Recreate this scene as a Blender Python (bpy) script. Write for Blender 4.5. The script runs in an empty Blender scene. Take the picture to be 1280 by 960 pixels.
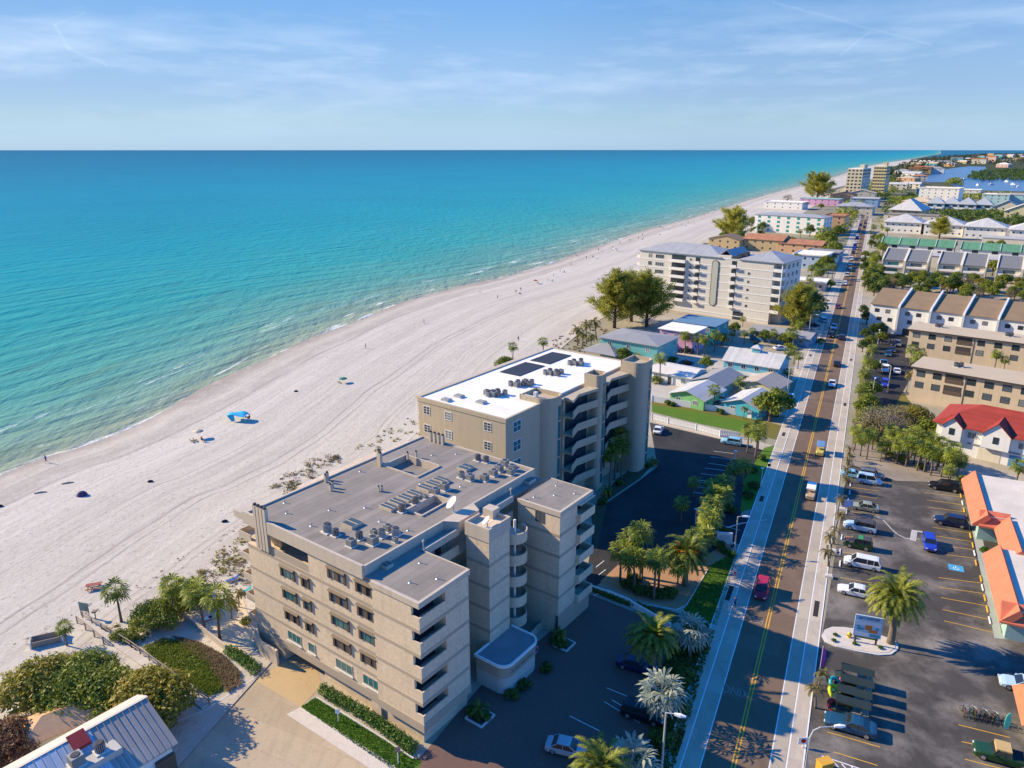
import bpy, math, random
from mathutils import Vector, Matrix
random.seed(7)
sc = bpy.context.scene
COL = sc.collection
rad = math.radians
# ------------------------------------------------------------------ camera numbers and survey helpers
FPX, HZN, CAMH = 930.0, 187.0, 60.0
PITCH = math.atan((480 - HZN) / FPX)
CP, SP = math.cos(PITCH), math.sin(PITCH)
def at(x, y, z=0.0):
    """survey: a place seen in the 1280x960 photograph -> metres on the level z"""
    u = x - 640; v = y - 480
    t = (z - CAMH) / (-(v * CP + FPX * SP))
    return (u * t, (FPX * CP - v * SP) * t)
def at3(x, y, z=0.0):
    a = at(x, y, z); return (a[0], a[1], z)
class Fr:
    """a plan frame: u to the right along a front, v away, turned th degrees clockwise"""
    def __init__(s, o, th):
        s.o = o; s.th = th; t = rad(th); s.c, s.s = math.cos(t), math.sin(t)
    def w(s, u, v, z=0.0):
        return (s.o[0] + u * s.c + v * s.s, s.o[1] - u * s.s + v * s.c, z)
    def l(s, p):
        dx, dy = p[0] - s.o[0], p[1] - s.o[1]
        return (dx * s.c - dy * s.s, dx * s.s + dy * s.c)
    def px(s, x, y, z=0.0):
        return s.l(at(x, y, z))
# ------------------------------------------------------------------ mesh collector
class MB:
    def __init__(s): s.v = []; s.f = []; s.m = []
    def poly(s, pts, m=0):
        n = len(s.v); s.v += [tuple(p) for p in pts]; s.f.append(tuple(range(n, n + len(pts)))); s.m.append(m)
    def box(s, x0, x1, y0, y1, z0, z1, m=0, top=None):
        if x0 > x1: x0, x1 = x1, x0
        if y0 > y1: y0, y1 = y1, y0
        n = len(s.v)
        s.v += [(x0,y0,z0),(x1,y0,z0),(x1,y1,z0),(x0,y1,z0),(x0,y0,z1),(x1,y0,z1),(x1,y1,z1),(x0,y1,z1)]
        s.f += [(n+3,n+2,n+1,n),(n+4,n+5,n+6,n+7),(n,n+1,n+5,n+4),(n+1,n+2,n+6,n+5),(n+2,n+3,n+7,n+6),(n+3,n,n+4,n+7)]
        s.m += [m, m if top is None else top, m, m, m, m]
        return s
    def fbox(s, face, p, a0, a1, o0, o1, z0, z1, m=0):
        if face == 'f': s.box(a0, a1, p - o1, p - o0, z0, z1, m)
        elif face == 'b': s.box(a0, a1, p + o0, p + o1, z0, z1, m)
        elif face == 'r': s.box(p + o0, p + o1, a0, a1, z0, z1, m)
        else: s.box(p - o1, p - o0, a0, a1, z0, z1, m)
        return s
    def prism(s, pts, z0, z1, m=0, top=None):
        A = sum(pts[i][0]*pts[(i+1)%len(pts)][1]-pts[(i+1)%len(pts)][0]*pts[i][1] for i in range(len(pts)))
        if A < 0: pts = pts[::-1]
        n = len(s.v); k = len(pts)
        s.v += [(p[0], p[1], z0) for p in pts] + [(p[0], p[1], z1) for p in pts]
        s.f.append(tuple(range(n + k - 1, n - 1, -1))); s.m.append(m)
        s.f.append(tuple(range(n + k, n + 2 * k))); s.m.append(m if top is None else top)
        for i in range(k):
            j = (i + 1) % k; s.f.append((n + i, n + j, n + k + j, n + k + i)); s.m.append(m)
        return s
    def flat(s, pts, z, m=0):
        A = sum(pts[i][0]*pts[(i+1)%len(pts)][1]-pts[(i+1)%len(pts)][0]*pts[i][1] for i in range(len(pts)))
        if A < 0: pts = pts[::-1]
        s.poly([(p[0], p[1], z) for p in pts], m); return s
    def cyl(s, x, y, z0, z1, r0, r1=None, n=12, m=0, cap=True):
        r1 = r0 if r1 is None else r1
        k = len(s.v)
        for r, z in ((r0, z0), (r1, z1)):
            s.v += [(x + r * math.cos(2*math.pi*i/n), y + r * math.sin(2*math.pi*i/n), z) for i in range(n)]
        for i in range(n):
            j = (i + 1) % n; s.f.append((k+i, k+j, k+n+j, k+n+i)); s.m.append(m)
        if cap:
            s.f.append(tuple(range(k+n-1, k-1, -1))); s.f.append(tuple(range(k+n, k+2*n))); s.m += [m, m]
        return s
    def tube(s, pts, rs, n=8, m=0, cap=True):
        if not isinstance(rs, (list, tuple)): rs = [rs] * len(pts)
        k0 = len(s.v); P = [Vector(p) for p in pts]
        for i, p in enumerate(P):
            d = (P[min(i+1, len(P)-1)] - P[max(i-1, 0)]).normalized()
            a = d.cross(Vector((0, 0, 1)))
            if a.length < 1e-3: a = Vector((1, 0, 0))
            a.normalize(); b = d.cross(a)
            for q in range(n):
                t = 2*math.pi*q/n; c = p + (a*math.cos(t) + b*math.sin(t)) * rs[i]; s.v.append(tuple(c))
        for i in range(len(P)-1):
            for q in range(n):
                j = (q+1) % n; s.f.append((k0+i*n+q, k0+(i+1)*n+q, k0+(i+1)*n+j, k0+i*n+j)); s.m.append(m)
        if cap:
            s.f.append(tuple(k0+q for q in range(n))); e = k0+(len(P)-1)*n
            s.f.append(tuple(e+q for q in range(n-1, -1, -1))); s.m += [m, m]
        return s
    def bar(s, a, b, w, h, m=0):
        """square bar from a to b"""
        a = Vector(a); b = Vector(b); d = (b - a).normalized()
        x = d.cross(Vector((0,0,1)))
        if x.length < 1e-3: x = Vector((1,0,0))
        x.normalize(); y = x.cross(d); n = len(s.v)
        for p in (a, b):
            for sx, sy in ((-1,-1),(1,-1),(1,1),(-1,1)):
                s.v.append(tuple(p + x*(sx*w/2) + y*(sy*h/2)))
        s.f += [(n,n+1,n+2,n+3),(n+7,n+6,n+5,n+4)] + [(n+i, n+4+i, n+4+(i+1)%4, n+(i+1)%4) for i in range(4)]
        s.m += [m]*6
        return s
    def loft(s, rings, m=0, cap=True, ms=None):
        n = len(rings[0]); k = len(s.v)
        for r in rings: s.v += [tuple(p) for p in r]
        for i in range(len(rings)-1):
            for q in range(n):
                j = (q+1) % n; s.f.append((k+i*n+q, k+i*n+j, k+(i+1)*n+j, k+(i+1)*n+q)); s.m.append(m if ms is None else ms[q])
        if cap:
            s.f.append(tuple(k+q for q in range(n-1,-1,-1))); e = k+(len(rings)-1)*n
            s.f.append(tuple(e+q for q in range(n))); s.m += [m, m]
        return s
    def mesh(s, name, mats=(), smooth=False):
        me = bpy.data.meshes.new(name); me.from_pydata(s.v, [], s.f)
        for m in (mats if isinstance(mats, (list, tuple)) else [mats]): me.materials.append(m)
        if len(me.materials) > 1: me.polygons.foreach_set('material_index', s.m)
        if smooth: me.polygons.foreach_set('use_smooth', [True]*len(s.f))
        me.update(); return me
    def obj(s, name, mats, parent=None, loc=None, rz=0.0, smooth=False):
        return link(name, s.mesh(name, mats, smooth), parent, loc, rz)
def link(name, data, parent=None, loc=None, rz=0.0):
    o = bpy.data.objects.new(name, data); COL.objects.link(o)
    if parent: o.parent = parent
    if loc is not None: o.location = loc
    if rz: o.rotation_euler[2] = rz
    return o
def tag(o, label, cat, group=None):
    o['label'] = label; o['category'] = cat
    if group: o['group'] = group
    return o
def thing(name, label, cat, loc=(0,0,0), rz=0.0, group=None):
    o = bpy.data.objects.new(name, None); COL.objects.link(o); o.empty_display_size = .5
    o.location = (loc[0], loc[1], loc[2] if len(loc) > 2 else 0); o.rotation_euler[2] = rz
    return tag(o, label, cat, group)
def struct(o, kind='structure'): o['kind'] = kind; return o
# ------------------------------------------------------------------ materials
def nt(name):
    m = bpy.data.materials.new(name); m.use_nodes = True
    t = m.node_tree; b = t.nodes['Principled BSDF']; return m, t, b
def N(t, k, **kw):
    n = t.nodes.new(k)
    for a, v in kw.items(): setattr(n, a, v)
    return n
def ramp(t, stops, interp='LINEAR'):
    r = N(t, 'ShaderNodeValToRGB'); e = r.color_ramp.elements; r.color_ramp.interpolation = interp
    while len(e) < len(stops): e.new(0.5)
    for i, (p, c) in enumerate(stops):
        e[i].position = p; e[i].color = (c[0], c[1], c[2], 1) if isinstance(c, (tuple, list)) else (c, c, c, 1)
    return r
def mixc(t, a, b, fac, mode='MIX'):
    n = N(t, 'ShaderNodeMix', data_type='RGBA', blend_type=mode)
    for s_, v in ((n.inputs[0], fac), (n.inputs[6], a), (n.inputs[7], b)):
        if hasattr(v, 'is_linked') or hasattr(v, 'links'): t.links.new(v, s_)
        elif isinstance(v, (tuple, list)): s_.default_value = (v[0], v[1], v[2], 1)
        else: s_.default_value = v
    return n.outputs[2]
def mth(t, op, a, b=None, clamp=False):
    n = N(t, 'ShaderNodeMath', operation=op, use_clamp=clamp)
    for i, v in enumerate((a, b)):
        if v is None: continue
        if isinstance(v, (int, float)): n.inputs[i].default_value = v
        else: t.links.new(v, n.inputs[i])
    return n.outputs[0]
def noise(t, vec, scale, detail=4, rough=.55):
    n = N(t, 'ShaderNodeTexNoise'); n.inputs['Scale'].default_value = scale; n.inputs['Detail'].default_value = detail
    n.inputs['Roughness'].default_value = rough
    if vec is not None: t.links.new(vec, n.inputs['Vector'])
    return n.outputs['Fac']
def mapping(t, vec, scale=(1,1,1), rot=(0,0,0)):
    n = N(t, 'ShaderNodeMapping'); n.inputs['Scale'].default_value = scale; n.inputs['Rotation'].default_value = rot
    t.links.new(vec, n.inputs['Vector']); return n.outputs[0]
def pos(t, kind='Object'):
    if kind == 'World': return N(t, 'ShaderNodeNewGeometry').outputs['Position']
    return N(t, 'ShaderNodeTexCoord').outputs[kind]
def bump(t, b, h, strength=.3, dist=.05):
    n = N(t, 'ShaderNodeBump'); n.inputs['Strength'].default_value = strength; n.inputs['Distance'].default_value = dist
    t.links.new(h, n.inputs['Height']); t.links.new(n.outputs[0], b.inputs['Normal'])
MATS = {}
def M(name, c, rough=.75, var=.22, sc_=.6, fine=0.12, bmp=0.0, bsc=20, metal=0.0, spec=.3, coord='Object', streak=0.0):
    """painted or raw surface with large blotches, fine grain and optional bump"""
    if name in MATS: return MATS[name]
    m, t, b = nt(name); p = pos(t, coord)
    n1 = noise(t, p, sc_, 5); n2 = noise(t, p, sc_ * 14, 3)
    k = mth(t, 'ADD', mth(t, 'MULTIPLY', mth(t, 'SUBTRACT', n1, .5), var * 2.2), mth(t, 'MULTIPLY', mth(t, 'SUBTRACT', n2, .5), fine * 2.2))
    k = mth(t, 'ADD', k, 1.0)
    if streak:
        n3 = noise(t, mapping(t, p, (1.1, 1.1, .05)), 1.4, 5, .7); k = mth(t, 'SUBTRACT', k, mth(t, 'MULTIPLY', mth(t, 'SUBTRACT', n3, .47, True), streak * 3))
    mm = N(t, 'ShaderNodeVectorMath', operation='SCALE'); mm.inputs[0].default_value = c; t.links.new(k, mm.inputs['Scale'])
    t.links.new(mm.outputs[0], b.inputs['Base Color'])
    b.inputs['Roughness'].default_value = rough; b.inputs['Metallic'].default_value = metal; b.inputs['Specular IOR Level'].default_value = spec
    if bmp: bump(t, b, noise(t, p, bsc, 3), bmp, .03)
    MATS[name] = m; return m
def Mgloss(name, c, rough=.15, metal=0.0, spec=.5, coat=0.0):
    if name in MATS: return MATS[name]
    m, t, b = nt(name); p = pos(t)
    n1 = noise(t, p, 1.3, 3)
    t.links.new(mixc(t, c, tuple(x * .72 for x in c), mth(t, 'MULTIPLY', n1, .5)), b.inputs['Base Color'])
    t.links.new(mth(t, 'ADD', mth(t, 'MULTIPLY', n1, .15), rough - .05), b.inputs['Roughness'])
    b.inputs['Metallic'].default_value = metal; b.inputs['Specular IOR Level'].default_value = spec; b.inputs['Coat Weight'].default_value = coat
    MATS[name] = m; return m
def Mleaf(name, c1, c2, trans=.35, rough=.55, sc_=.35):
    if name in MATS: return MATS[name]
    m, t, b = nt(name); p = pos(t); n1 = noise(t, p, sc_, 3); n2 = noise(t, p, 2.5, 2)
    oi = N(t, 'ShaderNodeObjectInfo').outputs['Random']
    f = mth(t, 'ADD', mth(t, 'MULTIPLY', mth(t, 'SUBTRACT', n1, .5), 1.8), mth(t, 'MULTIPLY', mth(t, 'SUBTRACT', n2, .5), 1.4))
    ri = N(t, 'ShaderNodeNewGeometry').outputs['Random Per Island']
    f = mth(t, 'ADD', f, mth(t, 'MULTIPLY', mth(t, 'SUBTRACT', ri, .5), .9))
    f = mth(t, 'ADD', mth(t, 'ADD', f, .3), mth(t, 'MULTIPLY', oi, .5), clamp=True)
    c = mixc(t, c1, c2, f); t.links.new(c, b.inputs['Base Color']); b.inputs['Roughness'].default_value = rough
    b.inputs['Specular IOR Level'].default_value = .35
    tr = N(t, 'ShaderNodeBsdfTranslucent'); t.links.new(c, tr.inputs['Color'])
    mx = N(t, 'ShaderNodeMixShader'); mx.inputs[0].default_value = trans
    t.links.new(b.outputs[0], mx.inputs[1]); t.links.new(tr.outputs[0], mx.inputs[2])
    t.links.new(mx.outputs[0], t.nodes['Material Output'].inputs['Surface'])
    MATS[name] = m; return m
def Mstripe(name, c, c2, scale, axis='X', width=.12, rough=.5, metal=0.0, bmp=.5, coord='Object', var=.15, rot=0):
    """sheet with regular seams (standing seams, membrane laps, planks)"""
    if name in MATS: return MATS[name]
    m, t, b = nt(name); p = pos(t, coord)
    if rot: p = mapping(t, p, rot=(0,0,rot))
    s = N(t, 'ShaderNodeSeparateXYZ'); t.links.new(p, s.inputs[0]); x = s.outputs[axis]
    fr = mth(t, 'FRACT', mth(t, 'MULTIPLY', x, scale))
    edge = mth(t, 'LESS_THAN', fr, width)
    cell = N(t, 'ShaderNodeTexWhiteNoise', noise_dimensions='1D'); t.links.new(mth(t, 'FLOOR', mth(t, 'MULTIPLY', x, scale)), cell.inputs['W'])
    n1 = noise(t, p, .35, 5); n2 = noise(t, p, 6, 3)
    k = mth(t, 'ADD', mth(t, 'MULTIPLY', mth(t, 'SUBTRACT', n1, .5), var * 3), mth(t, 'MULTIPLY', mth(t, 'SUBTRACT', cell.outputs['Value'], .5), var))
    k = mth(t, 'ADD', mth(t, 'ADD', k, mth(t, 'MULTIPLY', mth(t, 'SUBTRACT', n2, .5), var)), 1.0)
    cc = mixc(t, c, c2, edge)
    mm = N(t, 'ShaderNodeVectorMath', operation='SCALE'); t.links.new(cc, mm.inputs[0]); t.links.new(k, mm.inputs['Scale'])
    t.links.new(mm.outputs[0], b.inputs['Base Color']); b.inputs['Roughness'].default_value = rough; b.inputs['Metallic'].default_value = metal
    b.inputs['Specular IOR Level'].default_value = .3
    if bmp: bump(t, b, edge, bmp, .05)
    MATS[name] = m; return m
# shared materials
STUCCO_TAN = M('split_block_tan', (.63,.505,.36), .9, .14, .18, .22, .5, 9, streak=.16)
BAND_TAN   = M('band_tan', (.40,.33,.25), .8, .10, .3, .05)
FASCIA     = M('fascia_tan', (.52,.44,.345), .8, .14, .3, .08, streak=.18)
STUCCO2    = M('stucco_khaki', (.46,.38,.27), .85, .10, .15, .08, .2, 30, streak=.18)
WHITE_W    = M('white_wall', (.78,.76,.72), .7, .07, .4, .05, streak=.14)
CREAM_W    = M('cream_wall', (.66,.60,.48), .8, .10, .4, .05, streak=.2)
ROOF_WHITE = Mstripe('roof_white', (.80,.75,.67), (.66,.62,.55), .45, 'Y', .05, .8, 0, .1, var=.14)
GLASS      = Mgloss('window_glass', (.035,.05,.065), .08, 0, .6)
GLASS_TEAL = Mgloss('teal_glass', (.04,.16,.17), .08, 0, .6)
GLASS_PALE = Mgloss('curtained_glass', (.22,.235,.235), .12, 0, .5); GLASS_GREY = Mgloss('grey_glass', (.09,.115,.135), .08, 0, .6)
GLASS_CAR  = Mgloss('car_glass', (.02,.025,.03), .05, 0, .6)
FRAME_W    = M('white_frame', (.78,.78,.76), .5, .05, 1, .03)
FRAME_D    = M('dark_frame', (.07,.06,.055), .5, .1, 1, .05)
BRONZE     = M('shutter_bronze', (.12,.085,.06), .6, .15, 1, .08)
METAL      = M('galvanised', (.45,.46,.46), .45, .2, 1.2, .08, metal=.6)
AC_GREY    = M('condenser_grey', (.30,.30,.28), .6, .25, 1.5, .1)
AC_DARK    = M('condenser_dark', (.05,.05,.055), .6, .25, 1.5, .1)
CONC       = M('concrete_plain', (.46,.43,.39), .9, .18, .15, .10, .2, 12)
CONC_L     = M('concrete_light', (.60,.57,.52), .9, .15, .3, .08)
KERB       = M('kerb', (.55,.53,.49), .9, .15, .4, .08)
BLACK_R    = M('rubber', (.02,.02,.021), .8, .1, 2, .05)
RIM        = M('rim', (.45,.46,.47), .35, .1, 2, .05, metal=.7)
CHROME     = M('lamp_white', (.75,.76,.78), .25, .03, 2, .02)
REDLAMP    = M('lamp_red', (.35,.015,.015), .3, .05, 2, .02)
BARK       = M('bark', (.13,.10,.075), .95, .3, 1.5, .25, .5, 6)
BARK_P     = M('palm_bark', (.17,.135,.10), .95, .3, 2.0, .3, .6, 8)
WOOD       = M('weathered_wood', (.30,.25,.20), .9, .3, .8, .2)
SHINGLE_BR = M('shingle_brown', (.235,.165,.10), .95, .2, .3, .2, .4, 10)
SHINGLE_TN = M('roof_tan', (.50,.40,.27), .95, .10, .2, .08, .2, 10)
SHINGLE_GR = M('shingle_grey', (.27,.27,.275), .95, .12, .4, .12, .3, 10)
METAL_GR   = Mstripe('roof_metal_grey', (.34,.35,.36), (.25,.26,.27), 1.6, 'X', .10, .7, 0, .6)
METAL_LT   = Mstripe('roof_metal_light', (.50,.49,.47), (.40,.39,.38), 1.6, 'X', .10, .75, 0, .5)
METAL_GN   = Mstripe('roof_metal_green', (.12,.29,.16), (.09,.22,.12), 1.2, 'X', .10, .5, .1, .6)
TILE_OR    = Mstripe('tile_orange', (.62,.165,.065), (.42,.10,.04), 3.4, 'X', .25, .8, 0, .8, var=.25)
TILE_RED   = Mstripe('tile_red', (.30,.042,.028), (.24,.034,.022), 1.5, 'Z', .12, .8, 0, .3)
TILE_TERR  = Mstripe('tile_terracotta', (.43,.20,.11), (.30,.13,.07), 3.0, 'X', .25, .85, 0, .8, var=.25)
# ------------------------------------------------------------------ camera, sky, sun
cam = bpy.data.cameras.new('camera'); co = bpy.data.objects.new('camera', cam); COL.objects.link(co); sc.camera = co
cam.sensor_width = 36; cam.lens = FPX / 1280 * 36; cam.clip_start = .5; cam.clip_end = 200000
co.location = (0, 0, CAMH); co.rotation_euler = (math.pi/2 - PITCH, 0, 0)
SUN_EL, SUN_DIR = rad(29.5), Vector((-.949, .315, 0)).normalized()      # horizontal direction towards the sun
w = bpy.data.worlds.new('World'); sc.world = w; w.use_nodes = True
t = w.node_tree; bg = t.nodes['Background']
sky = N(t, 'ShaderNodeTexSky', sky_type='NISHITA'); sky.sun_disc = False; sky.sun_elevation = SUN_EL
sky.sun_rotation = math.atan2(SUN_DIR.x, SUN_DIR.y); sky.air_density = 1.0; sky.dust_density = .15; sky.ozone_density = 2.2
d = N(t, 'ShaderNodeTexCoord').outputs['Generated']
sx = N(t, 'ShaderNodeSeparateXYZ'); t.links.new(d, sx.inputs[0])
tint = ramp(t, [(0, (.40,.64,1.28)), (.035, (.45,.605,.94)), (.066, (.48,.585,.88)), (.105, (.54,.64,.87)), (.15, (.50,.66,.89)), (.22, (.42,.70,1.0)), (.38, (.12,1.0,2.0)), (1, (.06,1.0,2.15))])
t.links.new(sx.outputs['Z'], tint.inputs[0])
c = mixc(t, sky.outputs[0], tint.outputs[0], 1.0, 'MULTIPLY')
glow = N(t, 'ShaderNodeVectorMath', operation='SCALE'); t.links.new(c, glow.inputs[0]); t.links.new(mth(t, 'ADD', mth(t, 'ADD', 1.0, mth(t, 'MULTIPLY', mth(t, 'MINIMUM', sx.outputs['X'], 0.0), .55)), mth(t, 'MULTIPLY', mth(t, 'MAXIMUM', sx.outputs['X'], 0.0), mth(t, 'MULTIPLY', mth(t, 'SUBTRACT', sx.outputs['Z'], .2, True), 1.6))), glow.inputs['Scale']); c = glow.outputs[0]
# thin cirrus bands low over the sea and two old vapour trails
cv = mapping(t, d, (2.2, 2.2, 17))
cn = noise(t, cv, 1.2, 7, .6); cn2 = noise(t, mapping(t, d, (9, 9, 46), (0, .08, .3)), 1.3, 5, .6)
cf = mth(t, 'ADD', mth(t, 'MULTIPLY', mth(t, 'SUBTRACT', cn, .45), 2.2), mth(t, 'MULTIPLY', mth(t, 'SUBTRACT', cn2, .5), 1.0), clamp=True)
band = ramp(t, [(0, .0), (.04, .45), (.10, 1), (.15, .35), (.2, .12), (.5, 0)]); t.links.new(sx.outputs['Z'], band.inputs[0])
cf = mth(t, 'MULTIPLY', mth(t, 'MULTIPLY', cf, band.outputs[0]), .75)
def skydir(x, y):
    u = (x - 640) / FPX; v = (y - 480) / FPX
    return Vector((u, CP - v * SP, -(v * CP + SP))).normalized()
def trail(a, b, w_, k):
    A, B = skydir(*a), skydir(*b); n = A.cross(B).normalized(); mid = (A + B).normalized(); cosr = mid.dot(A)
    v1 = N(t, 'ShaderNodeVectorMath', operation='DOT_PRODUCT'); t.links.new(d, v1.inputs[0]); v1.inputs[1].default_value = n
    v2 = N(t, 'ShaderNodeVectorMath', operation='DOT_PRODUCT'); t.links.new(d, v2.inputs[0]); v2.inputs[1].default_value = mid
    off = mth(t, 'ABSOLUTE', mth(t, 'ADD', v1.outputs['Value'], mth(t, 'MULTIPLY', mth(t, 'SUBTRACT', cn2, .5), .004)))
    r_ = mth(t, 'SUBTRACT', 1.0, mth(t, 'DIVIDE', off, w_), clamp=True)
    return mth(t, 'MULTIPLY', mth(t, 'MULTIPLY', r_, mth(t, 'GREATER_THAN', v2.outputs['Value'], cosr)), k)
for a_, b_, w_, k_ in (((965, 2), (1165, 56), .0022, .08), ((1050, 70), (1088, 38), .0018, .10), ((68, 30), (86, 62), .003, .10), ((84, 60), (135, 82), .003, .11), ((66, 32), (108, 16), .002, .07)):
    cf = mth(t, 'ADD', cf, trail(a_, b_, w_, k_), clamp=True)
c = mixc(t, c, (5.2, 6.1, 7.2), cf)
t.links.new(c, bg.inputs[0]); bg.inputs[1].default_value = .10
sl = bpy.data.lights.new('sun', 'SUN'); sl.energy = 5.0; sl.angle = rad(.55); sl.color = (1.0, .82, .54)
so = bpy.data.objects.new('sun', sl); COL.objects.link(so)
sd = Vector((SUN_DIR.x * math.cos(SUN_EL), SUN_DIR.y * math.cos(SUN_EL), math.sin(SUN_EL)))
so.rotation_euler = sd.to_track_quat('Z', 'Y').to_euler(); so.location = sd * 300
vs = sc.view_settings; vs.view_transform = 'Standard'; vs.look = 'None'; vs.gamma = 1; vs.exposure = .74; vs.use_curve_mapping = False
sc.cycles.max_bounces = 5; sc.cycles.diffuse_bounces = 2; sc.cycles.glossy_bounces = 2; sc.cycles.transmission_bounces = 2
sc.cycles.use_denoising = True; sc.cycles.sample_clamp_indirect = 4
# ------------------------------------------------------------------ shore line
SH = [(-190,-260), (-150,-60), (-120,58)] + [at(*p) for p in ((0,592),(100,556),(200,515),(320,455),(430,405),(530,370),(640,343),(720,318),(800,290),(880,268),(960,243),(1040,222),(1100,205),(1160,195))]
SH += [(11000, 20000), (52000, 95000)]
def catmull(P, n):
    out = []
    for i in range(len(P) - 1):
        p0 = P[max(i-1,0)]; p1 = P[i]; p2 = P[i+1]; p3 = P[min(i+2,len(P)-1)]
        for k in range(n):
            t_ = k / n
            out.append(tuple(.5*((2*p1[j]) + (-p0[j]+p2[j])*t_ + (2*p0[j]-5*p1[j]+4*p2[j]-p3[j])*t_*t_ + (-p0[j]+3*p1[j]-3*p2[j]+p3[j])*t_**3) for j in (0,1)))
    out.append(P[-1]); return out
SHP = SH[:14] ; SHP = catmull(SHP + SH[14:], 10)
along = [0]
for i in range(1, len(SHP)): along.append(along[-1] + math.dist(SHP[i], SHP[i-1]))
NRM = []
for i in range(len(SHP)):
    NRM.append((-math.cos(rad(26)), math.sin(rad(26))))  # seaward, the same all along so that the sheets never fold
def strip(name, offs, zf, mats, seaward=True, n=None):
    mb = MB(); sg = 1 if seaward else -1; n = n or len(SHP); uv = []
    for i in range(n):
        for o in offs:
            o_ = o if (seaward or along[i] < 9000) else o
            x = SHP[i][0] + NRM[i][0]*o_*sg; y = SHP[i][1] + NRM[i][1]*o_*sg
            mb.v.append((x, y, zf(o, along[i]))); uv.append((along[i], o))
    k = len(offs)
    for i in range(n-1):
        for j in range(k-1):
            a = i*k+j; q = (a, a+1, a+k+1, a+k); mb.f.append(q[::-1] if not seaward else (a, a+k, a+k+1, a+1)[::-1]); mb.m.append(0)
    me = mb.mesh(name, mats); L = me.uv_layers.new(name='shore')
    for li, lp in enumerate(me.loops): L.data[li].uv = uv[lp.vertex_index]
    o = link(name, me); struct(o); return o
# sea
m, t, b = nt('sea_water'); uvn = N(t, 'ShaderNodeUVMap', uv_map='shore').outputs[0]
s = N(t, 'ShaderNodeSeparateXYZ'); t.links.new(uvn, s.inputs[0]); D = s.outputs['Y']; A = s.outputs['X']
P = pos(t, 'World')
wob = mth(t, 'MULTIPLY', mth(t, 'SUBTRACT', noise(t, P, .018, 4), .5), 1.0)
Dw = mth(t, 'MAXIMUM', mth(t, 'MULTIPLY', D, mth(t, 'ADD', 1.0, wob)), 0.01)
lg = mth(t, 'DIVIDE', mth(t, 'LOGARITHM', mth(t, 'ADD', Dw, 1.0), 10.0), 5.0)     # log10(d+1)/5
def L5(dm): return math.log10(dm + 1) / 5
cr = ramp(t, [(0, (.33,.34,.25)), (L5(5), (.235,.30,.21)), (L5(16), (.18,.31,.235)), (L5(45), (.085,.30,.25)), (L5(100), (.03,.295,.275)),
              (L5(260), (.006,.265,.305)), (L5(800), (.002,.22,.30)), (L5(3000), (.0015,.155,.24)), (L5(20000), (.001,.115,.19)), (1, (.001,.11,.185))])
t.links.new(lg, cr.inputs[0]); col = cr.outputs[0]
# sand bars and weed patches lying under the shallows, long shapes along the shore
sv = N(t, 'ShaderNodeCombineXYZ'); t.links.new(mth(t, 'MULTIPLY', A, .016), sv.inputs[0]); t.links.new(mth(t, 'MULTIPLY', D, .10), sv.inputs[1])
bar = noise(t, sv.outputs[0], 1.6, 4, .6)
near = ramp(t, [(0, 0), (L5(3), .5), (L5(15), 1), (L5(60), .5), (L5(200), .25), (L5(1200), .12), (1, 0)]); t.links.new(lg, near.inputs[0])
dk = mth(t, 'MULTIPLY', mth(t, 'MULTIPLY', mth(t, 'SUBTRACT', bar, .5), 3.2, ), near.outputs[0])
col = mixc(t, col, (.12,.15,.085), mth(t, 'MULTIPLY', dk, .75, clamp=True))
lt = mth(t, 'MULTIPLY', mth(t, 'MULTIPLY', mth(t, 'SUBTRACT', .46, bar), 3.0), near.outputs[0], clamp=True)
col = mixc(t, col, (.30,.40,.31), mth(t, 'MULTIPLY', lt, .30))
big = noise(t, P, .004, 5, .6); col = mixc(t, col, (.002,.10,.13), mth(t, 'MULTIPLY', mth(t, 'SUBTRACT', big, .45), .8, clamp=True))
# foam: broken crests along the shore
wv = N(t, 'ShaderNodeCombineXYZ'); t.links.new(mth(t, 'MULTIPLY', A, .05), wv.inputs[0]); t.links.new(mth(t, 'MULTIPLY', D, .30), wv.inputs[1])
fo = noise(t, wv.outputs[0], 1.0, 6, .62); fo2 = noise(t, P, 1.3, 4, .65)
zone = ramp(t, [(0, .56), (L5(1.5), .34), (L5(4), .10), (L5(7), .43), (L5(11), .17), (L5(16), .15), (L5(22), .42), (L5(30), .16), (L5(45), .0), (1, 0)]); t.links.new(lg, zone.inputs[0])
ff = mth(t, 'ADD', mth(t, 'MULTIPLY', fo, .8), mth(t, 'MULTIPLY', fo2, .25))
ff = mth(t, 'MULTIPLY', mth(t, 'SUBTRACT', mth(t, 'ADD', ff, mth(t, 'MULTIPLY', zone.outputs[0], .42)), .725), 9.0, clamp=True)
col = mixc(t, col, (.74,.76,.72), mth(t, 'MULTIPLY', ff, .9))
t.links.new(col, b.inputs['Base Color']); b.inputs['Roughness'].default_value = .35; b.inputs['IOR'].default_value = 1.33; b.inputs['Specular IOR Level'].default_value = .045
rip = mth(t, 'ADD', noise(t, mapping(t, P, (.5,.22,.5), (0,0,-.45)), .8, 5, .6), mth(t, 'MULTIPLY', noise(t, mapping(t, P, (.16,.05,.1), (0,0,-.42)), 1.0, 4, .6), 2.2))
sw = N(t, 'ShaderNodeCombineXYZ'); t.links.new(mth(t, 'MULTIPLY', A, .02), sw.inputs[0]); t.links.new(mth(t, 'ADD', mth(t, 'MULTIPLY', D, .14), mth(t, 'MULTIPLY', A, .03)), sw.inputs[1])
swell = noise(t, sw.outputs[0], 1.0, 4, .5)
bump(t, b, mth(t, 'ADD', rip, mth(t, 'MULTIPLY', swell, 4.0)), .9, .6)
SEA = m
SEAOFF = [-6,-3,-1,0,1,2,3.5,5,7,9,12,15,19,24,30,38,50,65,85,110,150,200,280,400,600,900,1400,2200,3500,6000,10000,18000,32000,60000]
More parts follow.
